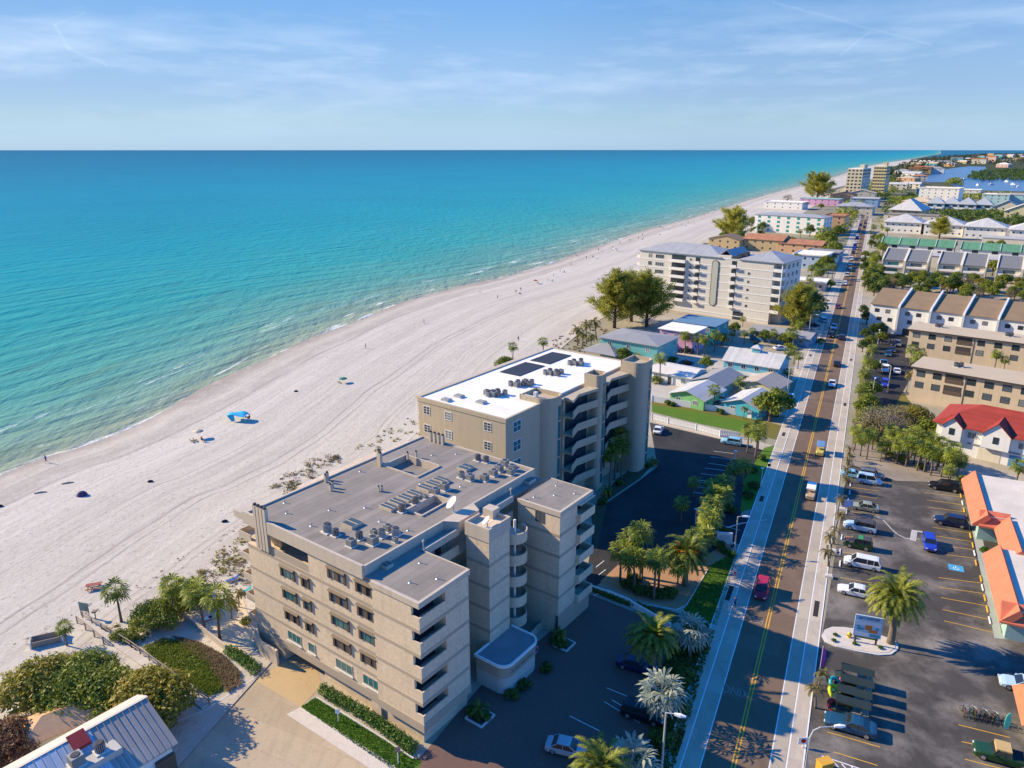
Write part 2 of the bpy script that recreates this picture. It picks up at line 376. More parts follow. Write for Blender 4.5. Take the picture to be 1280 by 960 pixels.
strip('sea', SEAOFF, lambda o, a: -.15, SEA)
mb = MB(); R_ = 95000; n = len(mb.v)
mb.flat([(R_*math.cos(i*math.pi/48), R_*math.sin(i*math.pi/48)) for i in range(96)], -3.0)
me = mb.mesh('deep_sea', SEA); L = me.uv_layers.new(name='shore')
for l_ in L.data: l_.uv = (0, 30000)
struct(link('deep_sea', me))
# beach
m, t, b = nt('beach_sand'); uvn = N(t, 'ShaderNodeUVMap', uv_map='shore').outputs[0]
s = N(t, 'ShaderNodeSeparateXYZ'); t.links.new(uvn, s.inputs[0]); D = s.outputs['Y']; A = s.outputs['X']; P = pos(t, 'World')
wn = noise(t, P, .05, 4); Dw = mth(t, 'ADD', D, mth(t, 'MULTIPLY', mth(t, 'SUBTRACT', wn, .5), 9))
cr = ramp(t, [(0, (.30,.26,.215)), (.025, (.36,.315,.265)), (.07, (.56,.50,.40)), (.11, (.43,.38,.31)), (.16, (.575,.525,.43)), (.45, (.545,.495,.405)), (.85, (.575,.515,.415)), (1, (.49,.415,.31))])
t.links.new(mth(t, 'DIVIDE', Dw, 90, clamp=True), cr.inputs[0]); col = cr.outputs[0]
v = N(t, 'ShaderNodeCombineXYZ'); t.links.new(mth(t, 'MULTIPLY', A, .012), v.inputs[0]); t.links.new(mth(t, 'MULTIPLY', D, .35), v.inputs[1])
rake = noise(t, v.outputs[0], 2.4, 6, .65)
col = mixc(t, col, (.36,.31,.265), mth(t, 'MULTIPLY', mth(t, 'SUBTRACT', rake, .45), 1.9, clamp=True))
n8 = noise(t, P, .22, 5, .75); col = mixc(t, col, (.62,.57,.51), mth(t, 'MULTIPLY', mth(t, 'SUBTRACT', n8, .52), 2.6, clamp=True)); col = mixc(t, col, (.37,.32,.275), mth(t, 'MULTIPLY', mth(t, 'SUBTRACT', .44, n8), 3.0, clamp=True))
v2 = N(t, 'ShaderNodeCombineXYZ'); t.links.new(mth(t, 'MULTIPLY', A, .003), v2.inputs[0]); t.links.new(mth(t, 'MULTIPLY', D, .085), v2.inputs[1])
bandn = noise(t, v2.outputs[0], 2.0, 4, .6); col = mixc(t, col, (.40,.355,.305), mth(t, 'MULTIPLY', mth(t, 'SUBTRACT', bandn, .47), 2.2, clamp=True)); col = mixc(t, col, (.64,.58,.50), mth(t, 'MULTIPLY', mth(t, 'SUBTRACT', .44, bandn), 2.5, clamp=True))
for d0, w_, k_ in ((44, .4, .9), (46.2, .35, .8), (33, .3, .5), (35, .3, .45), (57, .35, .6), (58.6, .3, .6), (66, .3, .5), (13.5, .9, .7), (21, .3, .4)):
    dd = mth(t, 'ABSOLUTE', mth(t, 'SUBTRACT', mth(t, 'ADD', D, mth(t, 'MULTIPLY', mth(t, 'SUBTRACT', noise(t, P, .03, 2), .5), 5)), d0))
    ln = mth(t, 'MULTIPLY', mth(t, 'SUBTRACT', 1.0, mth(t, 'DIVIDE', dd, w_), clamp=True), mth(t, 'MULTIPLY', noise(t, P, .12, 3), 1.5 * k_))
    col = mixc(t, col, (.27,.225,.20), ln)
fp = noise(t, P, 1.1, 4, .7); spots = mth(t, 'MULTIPLY', mth(t, 'SUBTRACT', fp, .56), 4.5, clamp=True)
col = mixc(t, col, (.28,.24,.205), spots)
fine = noise(t, P, 4.5, 3, .7); col = mixc(t, col, (.44,.39,.35), mth(t, 'MULTIPLY', mth(t, 'SUBTRACT', fine, .55), 1.6, clamp=True))
t.links.new(col, b.inputs['Base Color']); b.inputs['Roughness'].default_value = .95; b.inputs['Specular IOR Level'].default_value = .1
bump(t, b, mth(t, 'ADD', fp, mth(t, 'MULTIPLY', noise(t, P, .45, 4, .6), .9)), .45, .22)
BEACH = m
def beach_z(o, a):
    w_ = 1.3 * math.sin(a * .043) + .8 * math.sin(a * .11 + 1)
    return min(.10, -.15 + .055 * (o + w_))
strip('beach', [-8,-4,-2,0,1,2,3,4.5,6,9,14,22,34,50,66,84], beach_z, BEACH, seaward=False, n=len(SHP)-25)
# land
LANDEDGE = [(SHP[i][0]-NRM[i][0]*20, SHP[i][1]-NRM[i][1]*20) for i in range(0, len(SHP)-22, 2)]
m, t, b = nt('land'); P = pos(t, 'World')
n1 = noise(t, P, .03, 6, .6); n2 = noise(t, P, .6, 5, .65); n3 = noise(t, P, .006, 4)
col = mixc(t, (.43,.375,.30), (.20,.18,.10), mth(t, 'MULTIPLY', mth(t, 'SUBTRACT', n1, .42), 3.0, clamp=True))
col = mixc(t, col, (.11,.13,.04), mth(t, 'MULTIPLY', mth(t, 'SUBTRACT', n3, .47), 3.0, clamp=True))
col = mixc(t, col, (.26,.22,.17), mth(t, 'MULTIPLY', mth(t, 'SUBTRACT', n2, .5), 2.0, clamp=True))
dn = N(t, 'ShaderNodeVectorMath', operation='LENGTH'); t.links.new(P, dn.inputs[0])
col = mixc(t, col, (.055,.07,.03), mth(t, 'MULTIPLY', mth(t, 'SUBTRACT', dn.outputs['Value'], 500), .0008, clamp=True))
t.links.new(col, b.inputs['Base Color']); b.inputs['Roughness'].default_value = .95; b.inputs['Specular IOR Level'].default_value = .1
bump(t, b, n2, .5, .2)
LAND = m
mb = MB(); mb.flat(LANDEDGE + [(14000, 15500), (9000, 6000), (3500, -200), (-100, -260)], 0)
struct(mb.obj('ground', LAND))
# ------------------------------------------------------------------ ground covers
def sheet(name, pxs, z, mat_, kind='structure', world=False):
    pts = pxs if world else [at(*p) for p in pxs]
    o = MB().flat(pts, z).obj(name, mat_); struct(o, kind); return o
def slab(name, pts, z0, z1, mat_, kind='structure'):
    o = MB().prism(pts, z0, z1).obj(name, mat_); struct(o, kind); return o
def Masph(name, c, c2, k=1.6, sc_=.12, world=True):
    m, t, b = nt(name); P = pos(t, 'World'); n1 = noise(t, P, sc_, 6, .62); n2 = noise(t, P, 3.0, 3, .7); n3 = noise(t, mapping(t, P, (1,.15,1), (0,0,rad(25.3))), .8, 4)
    col = mixc(t, c, c2, mth(t, 'MULTIPLY', mth(t, 'SUBTRACT', n1, .46), k * 2, clamp=True))
    col = mixc(t, col, tuple(x*.62 for x in c), mth(t, 'MULTIPLY', mth(t, 'SUBTRACT', n2, .5), 1.5, clamp=True))
    col = mixc(t, col, tuple(x*.70 for x in c), mth(t, 'MULTIPLY', mth(t, 'SUBTRACT', n3, .52), 2.0, clamp=True))
    n4 = noise(t, P, .035, 5, .7); col = mixc(t, col, tuple(x*1.5 for x in c2), mth(t, 'MULTIPLY', mth(t, 'SUBTRACT', n4, .56), 2.4, clamp=True))
    t.links.new(col, b.inputs['Base Color']); b.inputs['Roughness'].default_value = .9; b.inputs['Specular IOR Level'].default_value = .2
    n5 = noise(t, P, .55, 4, .7); col = mixc(t, col, tuple(x*.42 for x in c), mth(t, 'MULTIPLY', mth(t, 'SUBTRACT', n5, .60), 4.0, clamp=True))
    br_ = N(t, 'ShaderNodeTexBrick'); t.links.new(mapping(t, P, (.035,.035,.035), (0,0,rad(25.3))), br_.inputs['Vector']); br_.inputs['Color1'].default_value = (.78,.78,.78,1); br_.inputs['Color2'].default_value = (1.12,1.12,1.12,1); br_.inputs['Mortar'].default_value = (.85,.85,.85,1); br_.inputs['Mortar Size'].default_value = .004; br_.inputs['Scale'].default_value = 2.2
    col = mixc(t, col, br_.outputs[0], .55, 'MULTIPLY')
    t.links.new(col, b.inputs['Base Color']); bump(t, b, n2, .25, .03); return m
ASPH = Masph('lot_asphalt', (.072,.065,.058), (.26,.23,.195), 2.0)
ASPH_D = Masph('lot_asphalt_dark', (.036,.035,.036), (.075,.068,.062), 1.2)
ROADM = Masph('road_asphalt', (.17,.115,.076), (.205,.145,.10), 1.0, .05)
DRIVE = Masph('drive_concrete', (.45,.36,.25), (.30,.245,.18), 1.0, .09)
APRON = Masph('worn_apron', (.27,.225,.18), (.36,.31,.25), 1.2, .10)
PATH_C = Masph('path_concrete', (.50,.43,.335), (.41,.34,.26), 1.0, .15)
LANE_C = Masph('lane_concrete', (.44,.375,.285), (.37,.31,.235), 1.0, .07)
# brick pavers
m, t, b = nt('brick_pavers'); P = pos(t, 'World'); Pr = mapping(t, P, (1,1,1), (0,0,rad(36.5)))
br = N(t, 'ShaderNodeTexBrick'); t.links.new(Pr, br.inputs['Vector']); br.inputs['Scale'].default_value = 2.0
br.inputs['Color1'].default_value = (.21,.098,.062,1); br.inputs['Color2'].default_value = (.14,.072,.052,1); br.inputs['Mortar'].default_value = (.12,.09,.075,1); br.inputs['Mortar Size'].default_value = .02
n1 = noise(t, P, .2, 5); col = mixc(t, br.outputs[0], (.10,.068,.06), mth(t, 'MULTIPLY', n1, .7)); t.links.new(col, b.inputs['Base Color']); b.inputs['Roughness'].default_value = .9
BRICK = m
def Mground(name, c1, c2, sc_=.4, k=2.2, bs=5):
    m, t, b = nt(name); P = pos(t, 'World'); n1 = noise(t, P, sc_, 6, .65); n2 = noise(t, P, sc_*9, 4, .7)
    col = mixc(t, c1, c2, mth(t, 'MULTIPLY', mth(t, 'SUBTRACT', n1, .42), k, clamp=True)); col = mixc(t, col, tuple(x*.5 for x in c1), mth(t, 'MULTIPLY', mth(t, 'SUBTRACT', n2, .5), 1.8, clamp=True))
    t.links.new(col, b.inputs['Base Color']); b.inputs['Roughness'].default_value = .95; b.inputs['Specular IOR Level'].default_value = .1; bump(t, b, n2, .6, .08); return m
LAWN = Mground('lawn', (.085,.17,.022), (.13,.19,.03), .3)
LAWN_DRY = Mground('lawn_dry', (.17,.14,.04), (.10,.15,.03), .15)
MULCH = Mground('mulch', (.42,.24,.13), (.33,.20,.12), .5)
GRAVEL = Mground('shell_gravel', (.62,.56,.50), (.50,.44,.38), 1.5)
DUNE = Mground('dune_sand', (.50,.42,.33), (.36,.29,.21), .25)
PAINT_W = M('paint_white', (.72,.71,.68), .7, .25, .8, .2, coord='Object'); PAINT_Y = M('paint_yellow', (.66,.36,.03), .7, .25, .8, .2); PAINT_B = M('paint_blue', (.07,.33,.55), .7, .3, .8, .2)
# road frame
RF = Fr(at(917, 957), 25.3)
def rs(la0, la1, s0, s1): return [RF.w(la0, s0)[:2], RF.w(la1, s0)[:2], RF.w(la1, s1)[:2], RF.w(la0, s1)[:2]]
S0, S1 = -70, 1900
sheet('road', rs(-3.0, 3.25, S0, S1), .020, ROADM, world=True)
sheet('left_lane_pavement', rs(-4.75, -3.0, S0, S1), .020, LANE_C, world=True)
sheet('right_lane_pavement', rs(3.25, 4.75, S0, S1), .020, LANE_C, world=True)
slab('left_pavement', rs(-6.8, -4.78, S0, 700), 0, .06, PATH_C)
slab('right_pavement', rs(4.78, 6.5, S0, 700), 0, .06, PATH_C)
def marks(name, rects, z, mat_):
    mb = MB()
    for r in rects: mb.flat(r, z)
    o = mb.obj(name, mat_); struct(o); return o
marks('edge_line', [rs(a-.06, a+.06, S0, 800) for a in (-3.06, 3.31)], .026, PAINT_W)
marks('pavement_edge_line', [rs(a-.07, a+.07, S0, 600) for a in (-4.88, -6.72, 4.88, 6.42)], .066, PAINT_W)
marks('centre_line', [rs(.10, .24, S0, 1200), rs(-.24, -.10, S0, 1200)], .026, PAINT_Y)
def word_px(name, txt, x, y, size, rot, mat_, z=.027, sx_=1.0):
    cu = bpy.data.curves.new(name, 'FONT'); cu.body = txt; cu.size = size; cu.align_x = 'CENTER'; cu.align_y = 'CENTER'
    o = bpy.data.objects.new('tmp', cu); COL.objects.link(o); dg = bpy.context.evaluated_depsgraph_get(); dg.update()
    me = bpy.data.meshes.new_from_object(o.evaluated_get(dg)); bpy.data.objects.remove(o); me.materials.clear(); me.materials.append(mat_)
    g = at(x, y); q = link(name, me, None, (g[0], g[1], z), rot); q.scale = (sx_, 1, 1); return q
struct(word_px('road_word_marking', 'XING', 920, 864, 2.0, rad(-25.3)+math.pi, M('paint_worn', (.25,.21,.185), .8, .6, 1.5, .4), .026, .62))
struct(word_px('road_worn_marking', 'PED', 945, 775, 1.9, rad(-25.3)+math.pi, MATS['paint_worn'], .026, .6))
# dark drain grates set in the pavements
for i, (x, y) in enumerate(((861,933),(922,744),(1011,759),(959,625),(986,544),(1041,504),(1018,445),(1054,449))):
    la, s_ = RF.px(x, y); la = -5.8 if la < 0 else 5.6
    o = MB().flat([(-.32,-2.0 if y > 700 else -1.2),(.32,-2.0 if y > 700 else -1.2),(.32,2.0 if y > 700 else 1.2),(-.32,2.0 if y > 700 else 1.2)], 0).obj('tree_grate', M('grate', (.035,.028,.025), .8, .3, 2, .2), None, RF.w(la, s_, .067), -rad(25.3)); struct(o)
# surfaces either side
sheet('driveway', [(120,1080),(212,908),(258,889),(321,849),(352,832),(402,858),(376,884),(358,893),(500,985),(600,1080)], .012, DRIVE)
sheet('driveway_apron', [(318,850),(352,829),(392,815),(402,856),(376,884)], .016, M('apron_tan', (.47,.34,.18), .9, .15, .2, .1, coord='Object'))
sheet('gravel_strip', [(376,884),(358,893),(500,985),(530,980)], .021, GRAVEL)
sheet('lawn_strip', [(394,872),(376,884),(490,968),(515,975),(528,952),(516,948)], .018, LAWN)
sheet('brick_lot', [(440,1040),(528,944),(600,858),(690,788),(735,742),(800,768),(838,788),(832,830),(815,900),(800,1050)], .014, BRICK)
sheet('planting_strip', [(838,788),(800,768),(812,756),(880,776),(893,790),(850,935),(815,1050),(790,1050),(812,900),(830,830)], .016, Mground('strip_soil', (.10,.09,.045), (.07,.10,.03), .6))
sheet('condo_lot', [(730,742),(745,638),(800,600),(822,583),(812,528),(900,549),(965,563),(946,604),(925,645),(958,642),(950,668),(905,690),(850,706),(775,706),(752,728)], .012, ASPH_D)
sheet('mulch_bed', [(750,727),(778,701),(850,714),(893,688),(912,677),(915,692),(885,712),(860,757),(848,762),(795,748)], .018, MULCH)
sheet('roadside_lawn', [(886,708),(915,692),(921,697),(908,740),(896,782),(850,770),(862,752)], .020, LAWN)
sheet('corner_lawn', [(955,560),(970,556),(966,575),(945,635),(925,640),(930,600)], .024, LAWN)
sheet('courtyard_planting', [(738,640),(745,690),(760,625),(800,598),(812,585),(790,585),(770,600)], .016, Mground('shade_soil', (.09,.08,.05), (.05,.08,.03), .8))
sheet('fence_lawn', [(815,499),(930,520),(985,534),(975,551),(930,540),(815,513)], .014, LAWN_DRY)
sheet('fence_lawn_green', [(815,506),(870,514),(935,527),(930,541),(870,529),(815,515)], .019, LAWN)
sheet('fence_path', [(815,517),(930,546),(968,558),(966,566),(930,556),(815,527)], .016, PATH_C)
sheet('parking_lot', [(1063,566),(1120,570),(1210,594),(1300,800),(1310,1000),(985,1010),(1032,770)], .012, ASPH)
sheet('parking_apron', [(1062,556),(1080,553),(1210,588),(1214,604),(1120,601),(1063,580)], .018, APRON)
sheet('shop_pavement', [(1203,604),(1214,602),(1252,792),(1300,794),(1300,803),(1243,798)], .030, M('shop_paving', (.36,.38,.34), .9, .2, .3, .1, coord='Object'))
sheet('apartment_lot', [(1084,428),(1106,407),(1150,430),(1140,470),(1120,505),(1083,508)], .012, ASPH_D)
sheet('side_street', [(1000,430),(1040,370),(1030,470),(990,475)], .0125, PATH_C)
sheet('cottage_yard', [(740,470),(800,420),(960,470),(990,520),(930,520),(815,498)], .010, Mground('shell_yard', (.50,.45,.38), (.40,.34,.27), .3))
sheet('pool_deck', [(262,760),(300,735),(322,810),(300,832),(270,800)], .14, M('deck_cream', (.62,.50,.34), .9, .12, .3, .08, coord='Object'))
sheet('dune_soil', [(0,905),(60,800),(200,745),(280,690),(330,640),(420,590),(520,545),(560,540),(330,830),(215,915),(0,1050)], .004, DUNE)
sheet('roadside_verge', [(1065,555),(1075,470),(1085,430),(1140,505),(1215,560),(1205,588)], .008, LAWN_DRY)
# parking bays
def line_px(mb, a, b, w_, z):
    p, q = Vector(at(*a)), Vector(at(*b)); d_ = (q - p).normalized(); n_ = Vector((-d_.y, d_.x)) * w_ / 2
    mb.flat([p + n_, p - n_, q - n_, q + n_], z)
mb = MB()
for a, b in (((1156,616),(1200,621)),((1159,625),(1202,631)),((1160,634),(1205,640)),((1164,646),(1207,651)),((1166,659),(1211,666)),((1170,670),(1214,677)),((1178,682),(1216,687)),((1180,693),(1219,698)),((1173,722),(1227,729)),((1174,734),(1229,742)),((1176,747),(1231,757)),((1178,762),(1234,774)),((1180,776),(1243,791)),
             ((1198,906),(1262,922)),((1202,927),(1232,934)),((1206,949),(1252,961)),
             ((1064,609),(1099,614)),((1062,618),(1096,623)),((1060,627),(1098,631)),((1059,639),(1098,645)),((1056,653),(1094,658)),((1054,670),(1094,675)),((1051,690),(1096,696)),((1050,722),(1090,729)),((1034,915),(1100,934)),((1042,940),(1097,957))):
    line_px(mb, a, b, .11, .018)
struct(mb.obj('bay_line', PAINT_Y))
mb = MB()
for a, b in (((892,564),(917,567)),((888,571),(918,575)),((885,579),(915,583)),((881,585),(912,589)),((876,592),(906,596)),((871,600),(901,604)),((868,608),(888,611)),((866,615),(884,618)),((745,709),(755,701)),((748,719),(757,712)),((900,656),(925,663)),((895,672),(925,682))):
    line_px(mb, a, b, .11, .018)
for a, b in (((765,875),(790,890)),((755,877),(800,904)),((712,895),(752,915)),((758,860),(800,877))): line_px(mb, a, b, .09, .018)
for a, b in (((1027,945),(1075,961)),((1030,948),(1040,962)),((1041,951),(1052,964)),((1052,955),(1064,968)),((1064,958),(1076,972))): line_px(mb, a, b, .12, .018)
struct(mb.obj('bay_line_white', PAINT_W))
# faded arrow and hose line, blue access bay
mb = MB(); pts = [(1096,646),(1104,650),(1114,661),(1122,668),(1132,673),(1150,674)]
for a, b in zip(pts, pts[1:]): line_px(mb, a, b, .22, .019)
struct(mb.obj('painted_arrow', M('paint_faded', (.42,.40,.37), .8, .4, 1, .25)))
line_mb = MB(); line_px(line_mb, (1140,663), (1153,665), .5, .0195); line_px(line_mb, (1143,664), (1141,676), .9, .0197); struct(line_mb.obj('painted_letter', MATS['paint_faded']))
g = at(1195, 710); o = MB().box(-1.0,1.0,-.9,.9,0,.001).obj('access_bay_marking', PAINT_B, None, (g[0], g[1], .019), -rad(25)); struct(o)
o = MB()
for i in range(16):
    a0, a1 = 2*math.pi*i/22 + 2.2, 2*math.pi*(i+1)/22 + 2.2
    o.poly([(.42*math.cos(a0), .42*math.sin(a0)-.15, 0), (.42*math.cos(a1), .42*math.sin(a1)-.15, 0), (.32*math.cos(a1), .32*math.sin(a1)-.15, 0), (.32*math.cos(a0), .32*math.sin(a0)-.15, 0)][::-1])
o.flat([(-.1,.0),(0,.0),(0,.5),(-.1,.5)], 0); o.flat([(0,.0),(.3,.0),(.3,.09),(0,.09)], .0005); o.flat([(.27,-.3),(.36,-.3),(.36,.0),(.27,.0)], 0); o.flat([(-.12,.55),(.02,.55),(.02,.68),(-.12,.68)], 0)
struct(o.obj('wheelchair_marking', PAINT_W, None, (g[0], g[1], .022), -rad(25)))
# ------------------------------------------------------------------ prototypes: each is a list of (part name, mesh, parent index or None, paint?)
def spawn(proto, name, loc, rz, scale, label, cat, group=None, paint=None):
    o = bpy.data.objects.new(name, None); COL.objects.link(o); o.empty_display_size = .3
    o.location = (loc[0], loc[1], loc[2] if len(loc) > 2 else 0); o.rotation_euler[2] = rz
    o.scale = (scale,)*3 if isinstance(scale, (int, float)) else scale
    tag(o, label, cat, group); made = []
    for (pn, me, par, pt) in proto:
        c = bpy.data.objects.new(pn, me); COL.objects.link(c); c.parent = o if par is None else made[par]; made.append(c)
        if pt and paint is not None:
            c.material_slots[0].link = 'OBJECT'; c.material_slots[0].material = paint
    return o
G_SABAL = Mleaf('sabal_leaf', (.06,.11,.014), (.33,.36,.04)); G_DATE = Mleaf('date_leaf', (.055,.11,.014), (.34,.34,.045))
G_COCO = Mleaf('coconut_leaf', (.13,.135,.028), (.30,.23,.07)); G_BIS = Mleaf('silver_leaf', (.20,.25,.20), (.40,.42,.31), .2)
G_TREE = Mleaf('broad_leaf', (.07,.13,.013), (.31,.33,.035)); G_GRAPE = Mleaf('seagrape_leaf', (.17,.19,.02), (.46,.33,.04)); G_DARK = Mleaf('dark_leaf', (.04,.09,.015), (.15,.20,.03))
G_PINE = Mleaf('casuarina_leaf', (.19,.21,.03), (.50,.46,.08), .55); G_HEDGE = Mleaf('hedge_leaf', (.05,.13,.014), (.11,.20,.025)); G_DRY = Mleaf('dry_leaf', (.20,.16,.07), (.30,.24,.12)); G_RED = Mleaf('red_leaf', (.16,.06,.035), (.22,.12,.05))
G_YEL = Mleaf('yellow_leaf', (.16,.15,.02), (.26,.22,.03)); G_BARE = Mleaf('bare_twig', (.20,.155,.10), (.30,.24,.17), .1); ORANGE_F = Mleaf('date_fruit', (.75,.27,.02), (.85,.36,.03), .3)
G_SKIRT = Mleaf('dead_frond', (.19,.14,.08), (.26,.19,.10), .1)
def frond(mb, base, az, el, L, droop, wid, npair, rng, leafdir=.9):
    """feather frond: arching rib with paired leaflets"""
    p = Vector(base); d = Vector((math.cos(az)*math.cos(el), math.sin(az)*math.cos(el), math.sin(el)))
    side = Vector((-math.sin(az), math.cos(az), 0)); st = L / npair; prev = p.copy(); pts = [p.copy()]
    for k in range(npair):
        f = k / npair
        d = (d + Vector((0, 0, -droop * (f + .25) / npair * 2.2))).normalized(); prev = p.copy(); p = p + d * st; pts.append(p.copy())
        if k < 1: continue
        ll = wid * (math.sin(math.pi * min(1, .18 + f * .80)) ** .7) * rng.uniform(.85, 1.1)
        up = side.cross(d).normalized()
        for sg in (-1, 1):
            tip = p + (side * sg * .80 + d * leafdir * .75 + up * rng.uniform(-.32, .18) - Vector((0,0,.25*f))).normalized() * ll
            mb.poly([prev, p, tip], 0)
            tip2 = prev + (tip - p) * .96 + Vector((0, 0, -.05)); mb.poly([prev - d*st*.3, prev + d * st * .45, tip2], 0)
    for a, b in zip(pts[::2], pts[2::2]):
        wv = side * .035; mb.poly([a - wv, a + wv, b + wv, b - wv], 0)
def fan(mb, base, az, el, stalk, R, rng, seg=8, fold=.22):
    d = Vector((math.cos(az)*math.cos(el), math.sin(az)*math.cos(el), math.sin(el))); side = Vector((-math.sin(az), math.cos(az), 0)); up = side.cross(d) * -1
    c = Vector(base) + d * stalk; sw = side * .03; mb.poly([Vector(base) - sw, Vector(base) + sw, c + sw, c - sw], 0)
    d2 = (d + Vector((0, 0, -.35))).normalized()
    for i in range(seg):
        a0 = -2.0 + 4.0 * i / seg; a1 = a0 + 4.0 / seg * .66; am = (a0 + a1) / 2
        r = R * (.80 + .20 * math.cos(am * .7)) * rng.uniform(.8, 1.12)
        e = lambda a_, rr, dz: c + d2 * (math.cos(a_) * rr) + side * (math.sin(a_) * rr) + Vector((0, 0, dz))
        mb.poly([c, e(a0, r*.62, .02), e(am, r, -R * fold), e(a1, r*.62, -.03)], 0)
def trunk(h, r0, r1, lean=0., rings=8, seed=0, m=BARK_P, n=9):
    rng = random.Random(seed); a = rng.uniform(0, 6.3); mb = MB(); pts = []; rs_ = []
    for i in range(rings + 1):
        f = i / rings; pts.append((math.cos(a)*lean*f*f, math.sin(a)*lean*f*f, h*f - .12*(i == 0))); rs_.append(r0 + (r1-r0)*f + (.25*r0*(1-f)**6))
    mb.tube(pts, rs_, n); return mb, pts[-1]
def palm_sabal(h, seed, R=1.0, nl=38, mat_=None, spread=1.0, skirt=True):
    rng = random.Random(seed); tb, top = trunk(h, .19, .15, rng.uniform(.1, .6), 8, seed); mb = MB()
    for i in range(nl):
        f = (i + .5) / nl; el = math.asin(1 - 1.62 * f) ; az = i * 2.39996 + rng.uniform(-.2, .2)
        fan(mb, (top[0], top[1], top[2] + .15), az, el, rng.uniform(.75, 1.1) * spread, R * rng.uniform(.8, 1.05), rng)
    pr = [('trunk', tb.mesh('palm_trunk', BARK_P, True), None, 0), ('crown', mb.mesh('palm_crown', mat_ or G_SABAL), None, 0)]
    if skirt:
        sk = MB()
        for i in range(11):
            az = i * 2.4; fan(sk, (top[0], top[1], top[2] - .1), az, -1.05 - rng.uniform(0, .3), .45, R * .55, rng, 7)
        pr.append(('dead_fronds', sk.mesh('palm_skirt', G_SKIRT), None, 0))
    return pr
def palm_date(h, seed, L=3.6, nf=62, fruit=False, r=.40, wid=.62, mat_=None, droop=1.15):
    rng = random.Random(seed); tb, top = trunk(h, r, r * .85, .25, 8, seed, n=12); mb = MB()
    for i in range(nf):
        f = (i + .5) / nf; el = math.asin(.98 - 1.35 * f); az = i * 2.39996 + rng.uniform(-.15, .15)
        frond(mb, (top[0] + .2*math.cos(az), top[1] + .2*math.sin(az), top[2] + .25), az, el, L * rng.uniform(.88, 1.05), droop * rng.uniform(.8, 1.2) * (1.1 if el > .2 else .75), wid, 20, rng)
    pr = [('trunk', tb.mesh('palm_trunk', BARK_P, True), None, 0), ('crown', mb.mesh('palm_crown', mat_ or G_DATE), None, 0)]
    bs = MB(); bs.cyl(top[0], top[1], top[2] - .9, top[2] + .3, r * .95, r * 1.5, 12); pr.append(('frond_base', bs.mesh('frond_base', G_SKIRT), None, 0))
    if fruit:
        fb = MB()
        for i in range(16):
            az = i * 2.4; q = (top[0] + 1.25*math.cos(az), top[1] + 1.25*math.sin(az), top[2] + .5 + .35*math.sin(i*3.1))
            for k in range(44):
                a_ = rng.uniform(0, 6.3); rr = rng.uniform(.1, .42); z_ = rng.uniform(-.75, .25); x, y = q[0] + rr*math.cos(a_), q[1] + rr*math.sin(a_)
                s_ = .13; fb.poly([(x-s_, y, q[2]+z_-s_), (x+s_, y-s_, q[2]+z_), (x, y+s_, q[2]+z_+s_)], 0)
        pr.append(('fruit_bunches', fb.mesh('fruit_bunches', ORANGE_F), None, 0))
    return pr
def palm_coco(h, seed, L=2.6, nf=16, wid=.55, r=.13, mat_=None):
    rng = random.Random(seed); tb, top = trunk(h, r * 1.25, r * .75, .16 * h, 8, seed); mb = MB()
    for i in range(nf):
        f = (i + .5) / nf; el = math.asin(.95 - 1.25 * f); az = i * 2.39996 + rng.uniform(-.3, .3)
        frond(mb, top, az, el, L * rng.uniform(.8, 1.1), 1.7 * rng.uniform(.7, 1.2), wid, 14, rng)
    return [('trunk', tb.mesh('palm_trunk', BARK_P, True), None, 0), ('crown', mb.mesh('palm_crown', mat_ or G_COCO), None, 0)]
def leaf_cloud(mb, lobes, n, size, rng, shell=.55, flat=.0):
    """n small leaf cards spread through a set of ellipsoid lobes (x,y,z,rx,ry,rz)"""
    W_ = [l[3]*l[4] + l[3]*l[5] for l in lobes]; T = sum(W_)
    for l, w_ in zip(lobes, W_):
        for _ in range(max(4, int(n * w_ / T))):
            a = rng.uniform(0, 2*math.pi); z = rng.uniform(-1, 1); q = math.sqrt(1 - z*z); r = rng.uniform(shell, 1) ** .6 * (1 + .22 * math.sin(3*a + l[0]*7) * math.sin(4*z + l[1]*5))
            c = Vector((l[0] + l[3]*r*q*math.cos(a), l[1] + l[4]*r*q*math.sin(a), l[2] + l[5]*r*z))
            nn = Vector((rng.gauss(q*math.cos(a), .6), rng.gauss(q*math.sin(a), .6), rng.gauss(z + .35, .6))).normalized()
            t1 = nn.orthogonal().normalized(); t1 = Matrix.Rotation(rng.uniform(0, 6.3), 3, nn) @ t1; t2 = nn.cross(t1); s_ = size * rng.uniform(.6, 1.3)
            mb.poly([c - t1*s_*.9, c - t2*s_*.45 + t1*s_*.1, c + t1*s_*.9, c + t2*s_*.45 - t1*s_*.05], 0)
